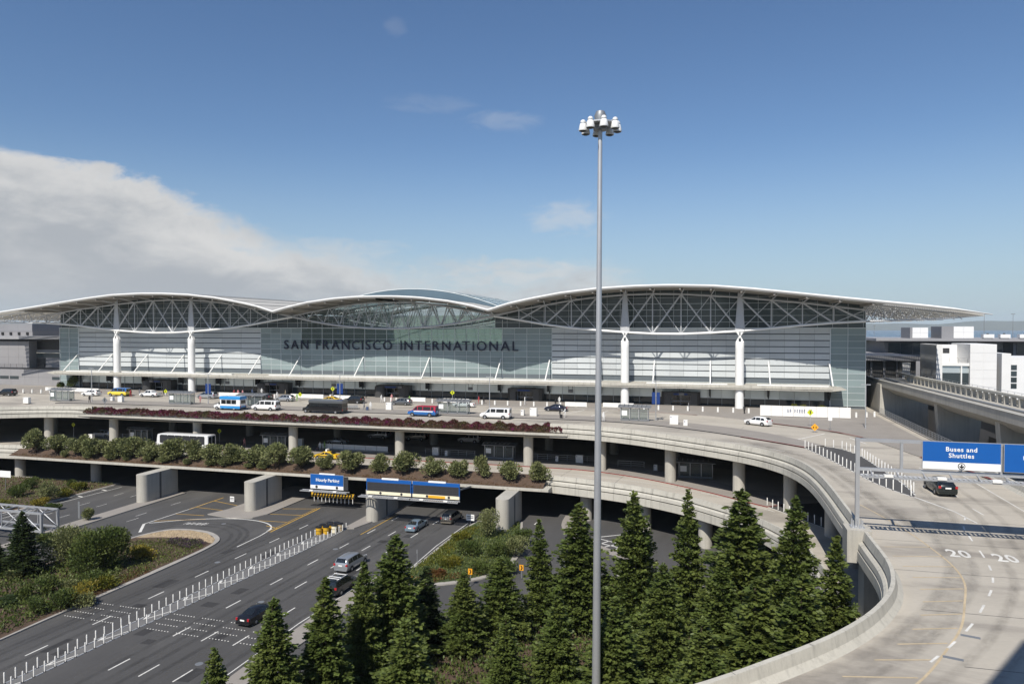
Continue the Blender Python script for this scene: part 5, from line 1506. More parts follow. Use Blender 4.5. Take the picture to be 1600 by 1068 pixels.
def plants():
    G = -12.85
    C = [conifer_meshes(s, ('conifer_leaf', 'conifer_leaf_light', 'conifer_leaf_dark'), 14, Rm) for s, Rm in ((1, 3.1), (2, 2.8), (3, 3.3), (4, 2.6))]
    spots = [  # px, py of the tip, depth, width factor, look, label
        (425, 935, -119, 1.0, 1, 'small conifer beside the paved strip, nearest the black saloon'),
        (505, 905, -115, 1.0, 0, 'slim conifer standing in front of the black suv with roof bars'),
        (565, 878, -109.5, 1.0, 0, 'conifer in front of the nose of the silver minivan'),
        (615, 838, -106, 1.1, 0, 'tall conifer right of the silver minivan, tip over the road edge'),
        (668, 885, -102, 1.0, 2, 'darker conifer against the grassy triangle by the curved arrow sign'),
        (725, 893, -102, 1.05, 0, 'conifer below the second orange arrow sign, in front of the slip road'),
        (785, 868, -98, 1.05, 0, 'conifer with its tip against the leafy triangle bed'),
        (845, 812, -93.5, 1.0, 0, 'conifer with its tip in front of the curved slip road'),
        (907, 788, -93.5, 1.15, 0, 'tall conifer just left of the light mast'),
        (996, 770, -92.5, 1.0, 0, 'tall conifer just right of the light mast, tip over the lower deck edge'),
        (1075, 765, -92, 1.0, 0, 'tall conifer with its tip over the lower deck parapet, left of the bulkiest one'),
        (1163, 762, -96, 1.2, 0, 'bulkiest tall conifer with its tip over the lower ramp kerb'),
        (1240, 772, -99, 1.0, 0, 'tall conifer in front of the white posts on the lower ramp'),
        (1303, 838, -106, 1.0, 0, 'conifer nearest the curved ramp wall and the sign gantry foot'),
        (640, 968, -119, 1.05, 1, 'lighter small conifer low in front of the darker row, left of the lawn'),
        (335, 1012, -124, .9, 1, 'conifer tip just showing at the bottom edge beside the near road'),
        (958, 935, -110, 1.2, 1, 'yellowish conifer low in front, right of the mast foot'),
        (1032, 878, -103, 1.1, 1, 'yellowish conifer in the second row right of the mast'),
        (1096, 965, -114, 1.25, 1, 'pale yellowish conifer lowest in front of the tall group'),
        (1180, 905, -109, 1.3, 0, 'broad dark conifer in front of the bulkiest tall one'),
        (868, 930, -110, 1.15, 0, 'conifer low in front, left of the mast foot'),
        (1252, 900, -111, 1.2, 0, 'broad conifer filling the gap by the curved ramp wall'),
        (1130, 868, -101, 1.0, 0, 'middle conifer between the two tallest ones right of the mast'),
        (790, 960, -112, 1.0, 0, 'low conifer in front, beside the dark lawn patch'),
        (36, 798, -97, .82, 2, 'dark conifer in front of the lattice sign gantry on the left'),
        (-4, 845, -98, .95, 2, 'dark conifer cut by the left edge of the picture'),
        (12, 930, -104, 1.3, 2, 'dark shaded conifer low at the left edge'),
    ]
    for i, (px, py, Y, wf, look, lab) in enumerate(spots):
        p = on_y(px, py, Y); H = p.z - G
        cr, tr = C[(i * 7 + i // 3) % 4]
        t = thing('conifer_tree', lab, 'tree', (p.x, Y, G), i * 1.37, 'conifers planted between the roads')
        s = H / 14.0; w = (s * .55 + .42) * wf * (1.14 + .18 * math.sin(i * 2.4))
        t.scale = (w, w, s)
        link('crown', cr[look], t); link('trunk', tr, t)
    # clipped shrubs on the lower planter shelf
    S = [shrub_mesh(20 + k, ('olive_leaf', 'bush_leaf', 'lime_leaf'), 1.45, 3.0, 3000, .26, 10) for k in range(4)]
    xs = [(54, 3.5, 1.5), (86, 3.1, 1.5), (119, 2.9, 1.7), (150, 3.1, 1.6), (180, 3.3, 1.8), (206, 3.0, 1.5), (234, 3.0, 1.5), (264, 3.2, 1.6), (297, 3.1, 1.6), (330, 3.2, 1.7), (364, 3.1, 1.6), (398, 3.1, 1.6), (432, 3.0, 1.7), (468, 3.0, 1.6), (505, 2.6, 1.45), (549, 3.0, 1.7), (591, 2.7, 1.45), (631, 2.7, 1.5), (675, 2.7, 1.5), (713, 2.9, 1.35), (751, 2.8, 1.35), (795, 2.7, 1.4), (842, 2.6, 1.4)]
    for i, (px, h, r) in enumerate(xs):
        p = on_y(px, 700, -55.4)
        lab = {0: 'leftmost rounded shrub at the tip of the lower planter', 22: 'rightmost rounded shrub at the end of the lower planter', 14: 'low rounded shrub beside the yellow taxi, left of the gap', 15: 'rounded shrub just right of the yellow taxi', 6: 'rounded shrub in front of the nose of the white coach', 9: 'rounded shrub in front of the rear of the white coach'}.get(i)
        if not lab:
            lab = ('rounded shrub left of the white coach, %s from the planter tip' if i < 6 else 'rounded shrub between the white coach and the yellow taxi, %s from the planter tip' if i < 14 else 'rounded shrub above the tunnel sign boards, %s from the planter tip') % ['first', 'second', 'third', 'fourth', 'fifth', 'sixth', 'seventh', 'eighth', 'ninth', 'tenth', 'eleventh', 'twelfth', 'thirteenth', 'fourteenth', 'fifteenth', 'sixteenth', 'seventeenth', 'eighteenth', 'nineteenth', 'twentieth', 'twenty first', 'twenty second'][i]
        t = thing('rounded_shrub', lab, 'shrub', (p.x, -55.2 + .25 * (i % 3), -7.15), i * 2.1, 'shrubs along the lower planter')
        cr, st = S[i % 4]
        f_ = (1.5, 1.7, 1.32, 1.6, 1.42, 1.8)[i % 6] * (1.16 if i < 14 else .98)
        t.scale = (r / 1.45 * f_, r / 1.45 * (f_ * .9), h / 3.0 * (1.36, 1.2, 1.45, 1.28, 1.1)[i % 5])
        link('foliage', cr[0], t); link('stem', st, t)
    for i in range(11):
        px = 100 + i * 31 + (i * 17) % 12
        p = on_y(px, 712, -56.0)
        t = thing('low_shrub', '%s low shrub from the left at the front lip of the lower planter' % ordinal(i + 1), 'shrub', (p.x, -56.0, -7.5), i * 1.3, 'low shrubs along the lower planter lip')
        cr, st = S[(i + 1) % 4]; f_ = .62 + .14 * (i % 3); t.scale = (f_ * 1.15, f_, f_ * .72)
        link('foliage', cr[0], t); link('stem', st, t)
    # flowering hedge on the upper shelf
    n = 42000
    x = rng.uniform(-157.2, -55.8, n); y = rng.uniform(-45.9, -43.1, n)
    hh = .62 + .32 * np.sin(x * 1.1) * np.sin(x * .37 + 1) + .25 * np.sin(x * 2.9 + 2)
    z = -.15 + rng.uniform(0, 1, n) ** .7 * hh * np.clip(1 - ((y + 44.4) / 2.4) ** 2, .05, 1) - np.clip(-45.5 - y, 0, 1) * .8
    o = np.tile(np.array([0, -.3, .7]), (n, 1))
    link('flower_hedge', leaf_mesh('flower_hedge', leaves(n, np.stack([x, y, z], 1), .30, o), 'flower_leaf'), kind='stuff')
    # low cover on the lower shelf
    patch('planter_ground_cover', [(-163, -56.8), (-57, -56.8), (-57, -54), (-163, -54)], -7.6, 9000, .16, .35, 'rust_leaf', clump=1)
    # ground beds
    def bush(px, py, z, r, h, look, seed, lab, name='bush', n=3000, size=.24, cat='bush', grp='bushes in the roadside beds'):
        m = {'olive': 'olive_leaf', 'bush': 'bush_leaf', 'lime': 'lime_leaf', 'yellow': 'yellow_grass', 'rust': 'rust_leaf'}[look]
        p = on_z(px, py, z)
        cr, st = shrub_mesh(seed, (m,), r, h, n, size, 10, .06)
        t = thing(name, lab, cat, (p.x, p.y, z), seed * .7, grp)
        link('foliage', cr[0], t); link('stem', st, t)
    bush(160, 890, G, 3.9, 5.4, 'bush', 51, 'large dark round tree crown in the median bed', 'round_tree', 14000, .30, 'tree', None)
    bush(108, 880, G, 3.3, 4.9, 'olive', 52, 'loose olive green tree left of the large dark round one', 'loose_tree', 7000, .28, 'tree', None)
    bush(224, 872, G, 2.5, 1.6, 'yellow', 53, 'yellow grassy clump right of the large dark round tree')
    bush(160, 918, G, 2.1, 1.4, 'lime', 54, 'lime shrub in front of the large dark round tree')
    bush(122, 938, G, 2.5, 1.4, 'yellow', 55, 'yellow shrub beside the kerb in the median bed')
    bush(84, 947, G, .8, .9, 'lime', 56, 'small lime shrub nearest the kerb at lower left', n=1200)
    bush(138, 812, G, 1.3, 2.0, 'olive', 57, 'open olive shrub above the round tree by road edge', n=1500)
    for i, (px, py, r, h, k, lab) in enumerate(((72, 784, 2.3, 3.6, 'olive', 'tall open shrub before the leftmost tunnel pier'), (30, 775, 2.2, 2.2, 'bush', 'green shrub at the left edge of the west bed'), (60, 790, 2.0, 1.2, 'yellow', 'yellow shrub in front of the tall open shrub'), (100, 775, 1.9, 1.3, 'lime', 'lime shrub beside the leftmost tunnel pier'), (125, 765, 1.6, 1.4, 'lime', 'lime shrub farthest right in the west bed'), (112, 762, 1.3, 1.7, 'bush', 'dark green shrub behind the right lime shrub'), (45, 764, 1.8, 2.2, 'bush', 'dark green shrub behind the tall open shrub'), (8, 795, 1.8, 1.6, 'lime', 'low lime shrub cut by the left edge'), (84, 795, 1.2, .9, 'bush', 'small dark shrub at the kerb of the west bed'))):
        bush(px, py, G, r, h, k, 70 + i, lab)
    for i, (px, py, r, h, k, lab) in enumerate(((763, 838, 2.1, 4.6, 'olive', 'tallest olive green shrub at the top of the triangle bed'), (735, 868, 2.0, 2.0, 'bush', 'dark green shrub left of the tallest one in the triangle bed'), (775, 872, 2.3, 2.4, 'bush', 'wide green shrub in the middle of the triangle bed'), (702, 885, 1.7, 1.1, 'lime', 'lime shrub on the left slope of the triangle bed'), (806, 868, 1.8, 2.6, 'olive', 'olive shrub at the right edge of the triangle bed'), (720, 845, 1.5, 1.3, 'lime', 'lime shrub on the upper left of the triangle bed'), (750, 895, 1.9, 1.8, 'bush', 'green shrub low in the triangle bed'), (790, 895, 1.6, 1.9, 'bush', 'green shrub at lower right of the triangle bed'), (682, 900, 1.1, .8, 'rust', 'rust brown shrub by the left curved arrow sign'), (818, 850, 1.4, 2.4, 'bush', 'dark shrub beside the right tunnel pier'))):
        bush(px, py, G, r, h, k, 90 + i, lab)
    tri = [(-67, -63), (-67.2, -80), (-68, -85), (-64, -86.6), (-58.6, -82.6), (-56.6, -77), (-58, -66), (-60, -58)]
    patch('bed_ground_cover', tri, G, 9000, .26, .35, 'cover_leaf')
    patch('lime_ground_cover', [(-66.8, -64), (-67.1, -81), (-65.5, -82), (-64.5, -72), (-65, -62)], G, 5000, .22, .3, 'lime_leaf')
    patch('rust_ground_cover', [(-68, -85.6), (-64, -87), (-59, -83.4), (-56.6, -79), (-57.6, -78.4), (-60.5, -82), (-65, -85)], G, 3500, .2, .45, 'rust_leaf')
    patch('rust_ground_cover', [(-66.6, -114), (-66.8, -92), (-65.6, -92), (-64.6, -112)], G, 800, .2, .5, 'rust_leaf')
    patch('median_ground_cover', [(-98.2, -98), (-98.3, -82), (-100.5, -79.4), (-106, -80.2), (-109.6, -82), (-111, -90), (-106, -98)], G, 8000, .22, .35, 'cover_leaf')
    patch('purple_ground_cover', [(-98.8, -80.6), (-101, -79.2), (-105.5, -79.6), (-104.6, -81.8), (-100, -83.2)], G, 3000, .18, .4, 'lavender_leaf')
    patch('median_ground_cover', [(-98.2, -104), (-98.1, -92), (-100, -90), (-101.5, -104)], G, 2500, .18, .25, 'rust_leaf')
    patch('bed_ground_cover', [(-142, -53), (-142, -72), (-160, -80), (-168, -53)], G, 7000, .26, .35, 'cover_leaf')
    patch('lawn_grass', [(-56, -122), (-44, -112), (-40, -118), (-40, -130), (-52, -134)], G, 15000, .22, .3, 'bush_leaf')
    under = [(-63.5, -140), (-63.6, -118), (-62.6, -106), (-60, -99), (-56, -93.5), (-50, -88.5), (-45.5, -84), (-42.5, -80), (-38, -78), (-31, -80), (-27, -85), (-25.2, -92), (-25.2, -104), (-28, -116), (-35, -128), (-42, -140)]
    patch('understory', under, G, 60000, .34, .9, 'bush_leaf', clump=1)
    patch('understory', [(-98.6, -128), (-98.4, -104), (-99, -96), (-104, -90), (-112, -88), (-116, -104), (-121, -128)], G, 26000, .30, 1.0, 'bush_leaf', clump=1)
    for q in range(14):
        px, py = (20 + 37 * q % 130, 905 + (q * 53) % 60) if q < 8 else (30 + (q - 8) * 22, 838 + (q % 3) * 12)
        bush(px, py, G, 1.2 + .25 * (q % 4), 1.3 + .45 * (q % 3), 'bush' if q % 3 else 'olive', 200 + q, '%s low bush in the shady left bed, counted from the gantry down' % ordinal(q + 1), n=1800)
    bush(815, 1066, G, .8, 1.2, 'lime', 120, 'yellow green clump on the dark lawn at the bottom', n=1200)
    # pebbles of the gravel bed
    n = 1500; xs_, ys_ = rng.uniform(-111, -98.4, n), rng.uniform(-80.5, -75.1, n)
    k = in_poly(xs_, ys_, [(-98.8, -79.4), (-99.8, -77.8), (-102.8, -76), (-106, -75.4), (-109, -76.2), (-110.6, -78.6), (-107.5, -79), (-103, -78.6)])
    mb = MB()
    for x, y in zip(xs_[k], ys_[k]):
        r = rng.uniform(.07, .17); a = rng.uniform(0, 3)
        mb.add([(x + r * math.cos(a + i * 2.09), y + r * math.sin(a + i * 2.09), G) for i in range(3)] + [(x, y, G + r * .9)], [(0, 1, 3), (1, 2, 3), (2, 0, 3)])
    mb.build('gravel_stones', 'gravel', kind='stuff')
    # planters by the terminal
    for i, (px, lab) in enumerate(((1241, 'low green bush behind the white hoarding, left one'), (1254, 'low green bush behind the white hoarding, middle one'), (1287, 'low green bush behind the white hoarding, right one'))):
        p = on_y(px, 640, -5.0)
        cr, st = shrub_mesh(130 + i, ('lime_leaf',), 1.1, 1.1, 900, .2, 6)
        t = thing('low_bush', lab, 'bush', (p.x, -5, .15), i, None); link('foliage', cr[0], t); link('stem', st, t)
    for i, (px, lab) in enumerate(((115, 'green tree in the corner between the wing and the glass'), (96, 'low bush left of the corner tree'))):
        p = on_y(px, 604, -3.0)
        cr, st = shrub_mesh(140 + i, ('bush_leaf',), 1.9 - i * .6, 3.6 - i * 2, 1500, .3, 8)
        t = thing('corner_plant', lab, 'plant', (p.x, -3, .15), i, None); link('foliage', cr[0], t); link('stem', st, t)
plants()


# ------------------------------------------------------------------ street furniture
def furniture():
    # white posts along lane edges; each a base, a post and a band
    post = MB().lathe([(.055, .04), (.055, 1.0), (.04, 1.05)], 10).mesh('post', 'white_paint', True)
    band = MB().lathe([(.062, .72), (.062, .80)], 10).lathe([(.062, .86), (.062, .93)], 10).mesh('band', 'sign_white')
    foot = MB().lathe([(.14, 0), (.13, .03), (.06, .05)], 12).mesh('foot', 'dark_trim', True)
    def delineators(pts, z, step, label, group, h=1.0):
        d = 0.0; acc = 0.0; nxt = 0.0; cnt = 0
        for a, b in zip(pts, pts[1:]):
            L = math.dist(a, b)
            while nxt <= acc + L:
                u = (nxt - acc) / L
                t = thing('delineator_post', label % ordinal(cnt + 1), 'post', (a[0] + (b[0] - a[0]) * u, a[1] + (b[1] - a[1]) * u, z), 0, group)
                if h != 1.0: t.scale = (1, 1, h)
                link('post', post, t); link('band', band, t); link('foot', foot, t)
                nxt += step; cnt += 1
            acc += L
    delineators([p for p in BL if p[1] > -123][::-1], -13, .98, '%s white post from the barrels, left row of striped median', 'median posts, left row', .92)
    delineators([p for p in BR if p[1] > -123][::-1], -13, .98, '%s white post from the barrels, right row of striped median', 'median posts, right row', .92)
    delineators([(-18.5, -54.6), (-17.3, -59.7), (-16.4, -63.8), (-15.2, -70.3), (-14.2, -76.4), (-12.8, -80.8), (-11.7, -83.0)], 0, 1.32, '%s white post from the far tip, near edge of dark gore', 'gore posts, near edge', 1.1)
    delineators([(-15.5, -52.4), (-13.4, -54), (-12.1, -59.2), (-11.5, -69.3), (-11.1, -76.5), (-11.2, -82.2)], 0, 1.25, '%s white post from the far tip, far edge of dark gore', 'gore posts, far edge', 1.1)
    delineators([(-24.1, -61.6), (-22.2, -64.6), (-19.6, -68.7), (-17.5, -71.9), (-15.7, -74.1)], -7, 1.15, '%s white post from the left on the lower ramp behind conifers', 'lower ramp posts', 1.1)
    # concrete bollards before the doors
    bol = MB().lathe([(.20, 0), (.20, .86), (.17, .93), (.10, .96)], 14).mesh('post', 'white_paint', True)
    cap = MB().lathe([(.206, .74), (.206, .80)], 14).mesh('band', 'concrete')
    def bollard(x, y, lab, grp):
        t = thing('bollard', lab, 'bollard', (x, y, .15), 0, grp); link('post', bol, t); link('band', cap, t)
    bn = 0
    for k in range(30):
        x = -104.5 + k * 2.98
        y = -12.9 if x < -40 else -12.9 - .05 * (x + 40)
        if -100 < x < -94 or -92 < x < -82 or -62.5 < x < -56 or -54.2 < x < -46.5: continue
        bn += 1; bollard(x, y, '%s white bollard from the left before the terminal doors' % ordinal(bn), 'bollards before the terminal')
    for k in range(6): bollard(-211.5 + k * 2.6 , -18.8 + .35 * k, '%s white bollard from the left edge before the grey wing' % ordinal(k + 1), 'bollards before the grey wing')
    for k, x in enumerate((-128, -118.5, -103, -134, -152, -166, -180)): bollard(x, -12.6, 'white bollard among parked cars at the left doors, %s of its row' % ordinal(k + 1), 'bollards at the left doors')
    for k, x in enumerate((-4.6, -2.6, -1.0)): bollard(x, -15.5 + k, '%s white bollard from the hoarding at the right terminal corner' % ordinal(k + 1), 'bollards at the right corner')
    # white barrier walls
    def barrier(x0, x1, y, lab, h=1.0):
        t = thing('white_barrier', lab, 'barrier', ((x0 + x1) / 2, y, .15), 0, 'white barriers before the terminal')
        n = max(1, round((x1 - x0) / 3)); w = (x1 - x0) / n
        m = MB().box(.02, w - .02, -.16, .16, .08, h).mesh('panel', 'white_paint'); f = MB().box(-.22, .22, -.28, .28, 0, .1).mesh('foot', 'concrete')
        for i in range(n): link('panel', m, t, (x0 + i * w - (x0 + x1) / 2, 0, 0))
        for i in range(n + 1): link('foot', f, t, (x0 + i * w - (x0 + x1) / 2, 0, 0))
    for x0, x1, y, lab in ((-206, -188, -11.8, 'white barrier wall below the left corner tree'), (-150, -143.5, -12.5, 'white barrier wall behind the left bus shelter'), (-130.5, -121.5, -11, 'long white barrier wall behind the black bus'), (-118.5, -112.4, -11.4, 'white barrier wall right of the black bus'), (-98.8, -94.8, -11.5, 'short white barrier wall behind the grey estate car'), (-90.4, -84.2, -11.5, 'white barrier wall behind the white saloon'), (-62, -57.2, -11.8, 'white barrier wall left of the light mast, by the navy saloon'), (-53.8, -47.2, -11.2, 'white barrier wall right of the light mast')): barrier(x0, x1, y, lab)
    t = thing('hoarding', 'tall white construction hoarding with dark blue marks at the right end', 'hoarding', (-14, -18, .15), 0)
    me = MB().box(.02, 2.0, -.1, .1, .1, 2.1).mesh('panel', 'white_paint')
    for i in range(8): link('panel', me, t, (-8.2 + i * 2.02, -.2, 0))
    for i, ch in enumerate('BE CAREFUL'):   # blurred lettering
        pass
    mk = MB()
    for i in range(11):
        if i in (2, 8): continue
        x = -14 - 3.2 + i * .42; r_ = random.Random(i)
        for j in range(3): mk.box(x + .02, x + .09 + r_.random() * .18, -18.32, -18.30, 1.0 + j * .26, 1.1 + j * .26)
        mk.box(x + .0, x + .09, -18.32, -18.30, 1.0, 1.65)
    mk.build('lettering', 'deep_blue', t)
    # utility boxes on the islands
    def ubox(px, py, z, w, h, lab):
        p = on_z(px, py, z + .15)
        t = thing('utility_box', lab, 'utility box', (p.x, p.y + .35, z + .15), 0, 'white utility boxes on the islands')
        MB().box(-w / 2, w / 2, -.35, .35, .08, h).build('cabinet', 'white_paint', t, world=False)
        MB().box(-w / 2 - .06, w / 2 + .06, -.42, .42, 0, .08).build('plinth', 'concrete', t, world=False)
        MB().box(-w / 2 + .1, -w / 2 + .3, -.37, -.35, h - .3, h - .18).build('label_plate', 'deep_blue', t, world=False)
    for a in ((40, 630, 0, 1.5, 1.35, 'white utility box left of the leftmost upper shelter'), (174, 626, 0, .6, .95, 'small white utility box by the yellow shuttle van'), (187, 628, 0, 1.2, 1.35, 'white utility box under the yellow shuttle van'), (384, 633, 0, .7, 1.0, 'small white utility box right of the blue roofed bus'), (396, 634, 0, 1.4, 1.45, 'white utility box left of the left white van'), (607, 640, 0, 1.25, 1.5, 'white utility box left of the red and blue van'), (816, 649, 0, .6, 1.1, 'small white utility box left of the couple with bags'), (833, 650, 0, 1.35, 1.6, 'white utility box above the end of the flower hedge'), (1053, 663, 0, 1.45, 1.6, 'white utility box right of the right upper shelter'), (1071, 665, 0, .7, 1.0, 'small white bin right of the right upper shelter'),
              (141, 689, -7, 1.0, 1.5, 'white utility box under the deck by the left column'), (468, 697, -7, 1.1, 1.6, 'white utility box beside the lower deck taxi'), (680, 711, -7, 1.2, 1.5, 'white utility box right of the middle lower column'), (697, 712, -7, .5, 1.0, 'thin white utility box right of the middle lower column'), (905, 723, -7, 1.3, 1.4, 'white utility box left of the light mast on the lower deck'), (870, 721, -7, .5, 1.0, 'small white utility box left of the mast on the lower deck'), (1024, 735, -7, .6, 1.0, 'small white utility box left of the right lower shelter')): ubox(*a)
    # shelters
    def shelter(x, y, z, L, lab, tan=False):
        t = thing('bus_shelter', lab, 'bus shelter', (x, y, z), 0, 'bus shelters on the islands')
        MB().add([(-L / 2 - .5, -1.0, 2.45), (L / 2 + .5, -1.0, 2.45), (L / 2 + .5, 1.0, 2.75), (-L / 2 - .5, 1.0, 2.75), (-L / 2 - .5, -1.0, 2.55), (L / 2 + .5, -1.0, 2.55), (L / 2 + .5, 1.0, 2.85), (-L / 2 - .5, 1.0, 2.85)], [(0, 3, 2, 1), (4, 5, 6, 7), (0, 1, 5, 4), (1, 2, 6, 5), (2, 3, 7, 6), (3, 0, 4, 7)]).build('roof', 'dull_metal', t, world=False)
        for i in range(int(L / .8) + 1): MB().box(-L / 2 - .3 + i * .8, -L / 2 - .22 + i * .8, -.95, .95, 2.84, 2.95).build('roof_rib', 'galvanized', t, world=False)
        for px in (-L / 2, -L / 6, L / 6, L / 2):
            for py in (-.7, .7): MB().box(px - .05, px + .05, py - .05, py + .05, 0, 2.5).build('post', 'galvanized', t, world=False)
        for k in range(3):
            a = -L / 2 + k * L / 3
            MB().box(a + .08, a + L / 3 - .08, -.72, -.69, .35, 2.25).build('glass_pane', 'shelter_glass', t, world=False)
        for s in (-1, 1): MB().box(s * L / 2 - .02, s * L / 2 + .02, -.62, .62, .35, 2.25).build('end_pane', 'cream' if tan and s < 0 else 'shelter_glass', t, world=False)
        MB().box(-L / 2 + .3, L / 2 - .3, .1, .5, .42, .5).box(-L / 2 + .4, -L / 2 + .5, .15, .45, 0, .42).box(L / 2 - .5, L / 2 - .4, .15, .45, 0, .42).build('bench', 'dull_metal', t, world=False)
        MB().box(-L / 2 + .2, -L / 2 + 1.2, -.75, -.73, 1.0, 1.9).build('notice', 'sign_white', t, world=False)
        MB().box(-L / 2, L / 2, -.75, -.66, .05, .32).build('base_rail', 'dull_metal', t, world=False)
    for a in ((-178.6, -31.4, .15, 5.6, 'bus shelter nearest the left end of the upper deck'), (-146, -30.2, .15, 5.6, 'upper bus shelter left of the blue roofed bus'), (-127.2, -30.6, .15, 5.4, 'upper bus shelter hidden behind the black bus'), (-80.9, -30.6, .15, 6.2, 'upper bus shelter with a tan end panel', True), (-45, -31.6, .15, 5.0, 'upper bus shelter just right of the light mast'),
              (-148.6, -39.4, -6.85, 4.6, 'lower deck shelter left of the white coach'), (-116, -38.8, -6.85, 5.2, 'lower deck shelter between the coach and the taxi'), (-69, -38.2, -6.85, 5.4, 'lower deck shelter over the message boards'), (-33.8, -45.8, -6.85, 5.2, 'lower deck shelter above the tall conifers on the right')): shelter(*a)
    # lamp posts with banners
    def lamp(px, py_top, Y, lab, banner=True, z=.15, twin=False):
        p = on_y(px, py_top, Y); h = p.z - z
        t = thing('street_lamp', lab, 'street lamp', (p.x, Y, z), 0, 'slim street lamps on the upper deck')
        MB().lathe([(.14, 0), (.14, .4), (.09, .45), (.07, h)], 10).build('pole', 'galvanized', t, smooth=True, world=False)
        for s in ((-1, 1) if twin else (1, -1)): MB().box(min(0, s * .75), max(0, s * .75), -.13, .13, h - .12, h).build('lamp_head', 'galvanized', t, world=False)
        if banner:
            for s in (-1, 1): MB().box(min(s * .12, s * .72), max(s * .12, s * .72), -.02, .02, h - 4.4, h - 2.2).build('banner', 'deep_blue', t, world=False)
    for px, yt, Y, b, lab in ((143, 575, -30.5, False, 'street lamp right of the left upper shelter'), (325, 584, -28.0, True, 'street lamp with blue banners above the blue roofed bus'), (531, 583, -27.4, True, 'street lamp with blue banners at the rear of the black bus'), (765, 588, -28, False, 'street lamp above the right white van'), (1025, 594, -30, True, 'street lamp with a blue banner at the right upper shelter')): lamp(px, yt, Y, lab, b)
    lamp(1353, 600, -31.5, 'street lamp standing alone at the right end of the wide walk', False, .15, True)
    # warning diamonds
    def diamond(px, py, Y, z, m, lab, s=.55, arrow='ped'):
        p = on_y(px, py, Y)
        t = thing('warning_sign', lab, 'road sign', (p.x, Y, z), 0, 'diamond warning signs')
        h = p.z - z
        MB().box(-.04, .04, -.03, .03, 0, h).build('post', 'galvanized', t, world=False)
        MB().wall([(0, h - s), (s, h), (0, h + s), (-s, h)], -.08, -.04).build('plate', m, t, world=False)
        k = MB().wall([(-.07, h - .25), (.07, h - .25), (.10, h + .12), (-.10, h + .12)], -.10, -.082).lathe([(.075, h + .2), (.075, h + .32)], 8, c=(0, -.09, 0)) if arrow == 'ped' else MB().wall([(-.26, h - .15), (-.16, h - .15), (-.1, h), (-.2, h + .15), (-.3, h)], -.10, -.082).wall([(.16, h - .15), (.26, h - .15), (.3, h), (.2, h + .15), (.1, h)], -.10, -.082)
        k.build('symbol', 'black', t, world=False)
    for a in ((164, 625, -42.6, 0, 'dull_metal', 'back of a diamond sign above the left end of the flower hedge', .7), (259, 611, -16, .15, 'sign_yellow', 'yellow green diamond sign by the white pickup truck'), (469, 616, -16, .15, 'sign_yellow', 'yellow green diamond sign in front of the black bus nose'), (520, 607, -14, .15, 'sign_yellow', 'yellow green diamond sign left of the bannered lamp'), (707, 613, -14, .15, 'sign_yellow', 'yellow green diamond sign above the tan ended shelter'), (1197, 657, -30, .0, 'sign_yellow', 'yellow diamond sign behind the small white estate car'), (1266, 644, -31.4, .15, 'sign_yellow', 'yellow diamond sign in front of the white hoarding'), (115, 663, -40.4, -7, 'sign_yellow', 'yellow diamond sign on the left lower deck column', .5), (343, 673, -39.4, -7, 'sign_yellow', 'yellow diamond sign by the rear of the white coach', .5)): diamond(*a)
    diamond(1273, 667, -37.6, 0, 'orange', 'orange diamond sign with two black arrows', .62, 'two')
    for i, (px, py, Y, lab) in enumerate(((735, 892, -85.4, 'orange curve arrow sign at the foot of the triangle bed'), (647, 905, -87.8, 'orange curve arrow sign beside the tall conifer'), (815, 886, -81.5, 'orange curve arrow sign at the right of the triangle bed'))):
        p = on_y(px, py, Y)
        t = thing('curve_sign', lab, 'road sign', (p.x, Y, -12.85), 0, 'orange curve arrow signs')
        h = p.z + 12.85
        MB().box(-.04, .04, -.03, .03, 0, h).build('post', 'dull_metal', t, world=False)
        MB().box(-.25, .25, -.08, -.04, h - .34, h + .34).build('plate', 'orange', t, world=False)
        MB().wall([(-.12, h - .26), (.02, h - .26), (.16, h), (.02, h + .26), (-.12, h + .26), (.02, h)], -.10, -.082).build('arrow', 'black', t, world=False)
    for i, (px, pb, pt, z, m, lab) in enumerate(((124, 812, 783, -13, 'dull_metal', 'tall narrow sign seen from behind on the paved strip'), (363, 783, 775, -13, 'sign_white', 'small white sign on the yellow hatching'), (735, 818, 803, -13, 'sign_white', 'white road sign at the head of the triangle bed'), (1297, 672, 652, .15, 'sign_white', 'small white sign on a post before the hoarding'), (652, 878, 858, -13, 'dull_metal', 'thin marker post beside the triangle bed'), (9, 765, 735, -12.8, 'sign_white', 'white board on two posts at the left edge'))):
        p = on_z(px, pb, z); q = on_y(px, pt, p.y); h = q.z - z
        t = thing('sign_post', lab, 'sign', (p.x, p.y, z))
        MB().box(-.04, .04, -.03, .03, 0, h).build('post', 'dull_metal', t, world=False)
        w, hh = ((.18, h * .9), (.42, 1.0), (.65, .95), (.3, .5), (.08, .5), (1.3, 1.2))[i]
        MB().box(-w, w, -.07, -.04, h - hh, h).build('plate', m, t, world=False)
        if i in (1, 2): MB().box(-w * .8, w * .8, -.085, -.072, h - .6, h - .5).box(-w * .8, w * .8, -.085, -.072, h - .35, h - .25).build('print', 'dark_trim', t, world=False)
    # crash barrels
    for i, (x, y, c) in enumerate(((-86.9, -71.4, 0), (-86.0, -70.9, 0), (-87.0, -70.1, 0), (-86.1, -69.7, 0), (-85.2, -69.9, 1), (-86.6, -68.8, 0), (-85.6, -68.6, 0), (-84.8, -68.9, 2))):
        t = thing('crash_barrel', ['yellow crash barrel with black lid, nearest the post rows', 'yellow crash barrel second in the front of the cluster', 'yellow crash barrel at the left of the cluster', 'yellow crash barrel in the middle of the cluster', 'faded pale crash barrel on the right side of the cluster', 'yellow crash barrel at the back left of the cluster', 'yellow crash barrel at the back of the cluster', 'faded tan crash barrel nearest the tunnel pier'][i], 'barrel', (x, y, -13), 0, 'crash barrels before the tunnel pier')
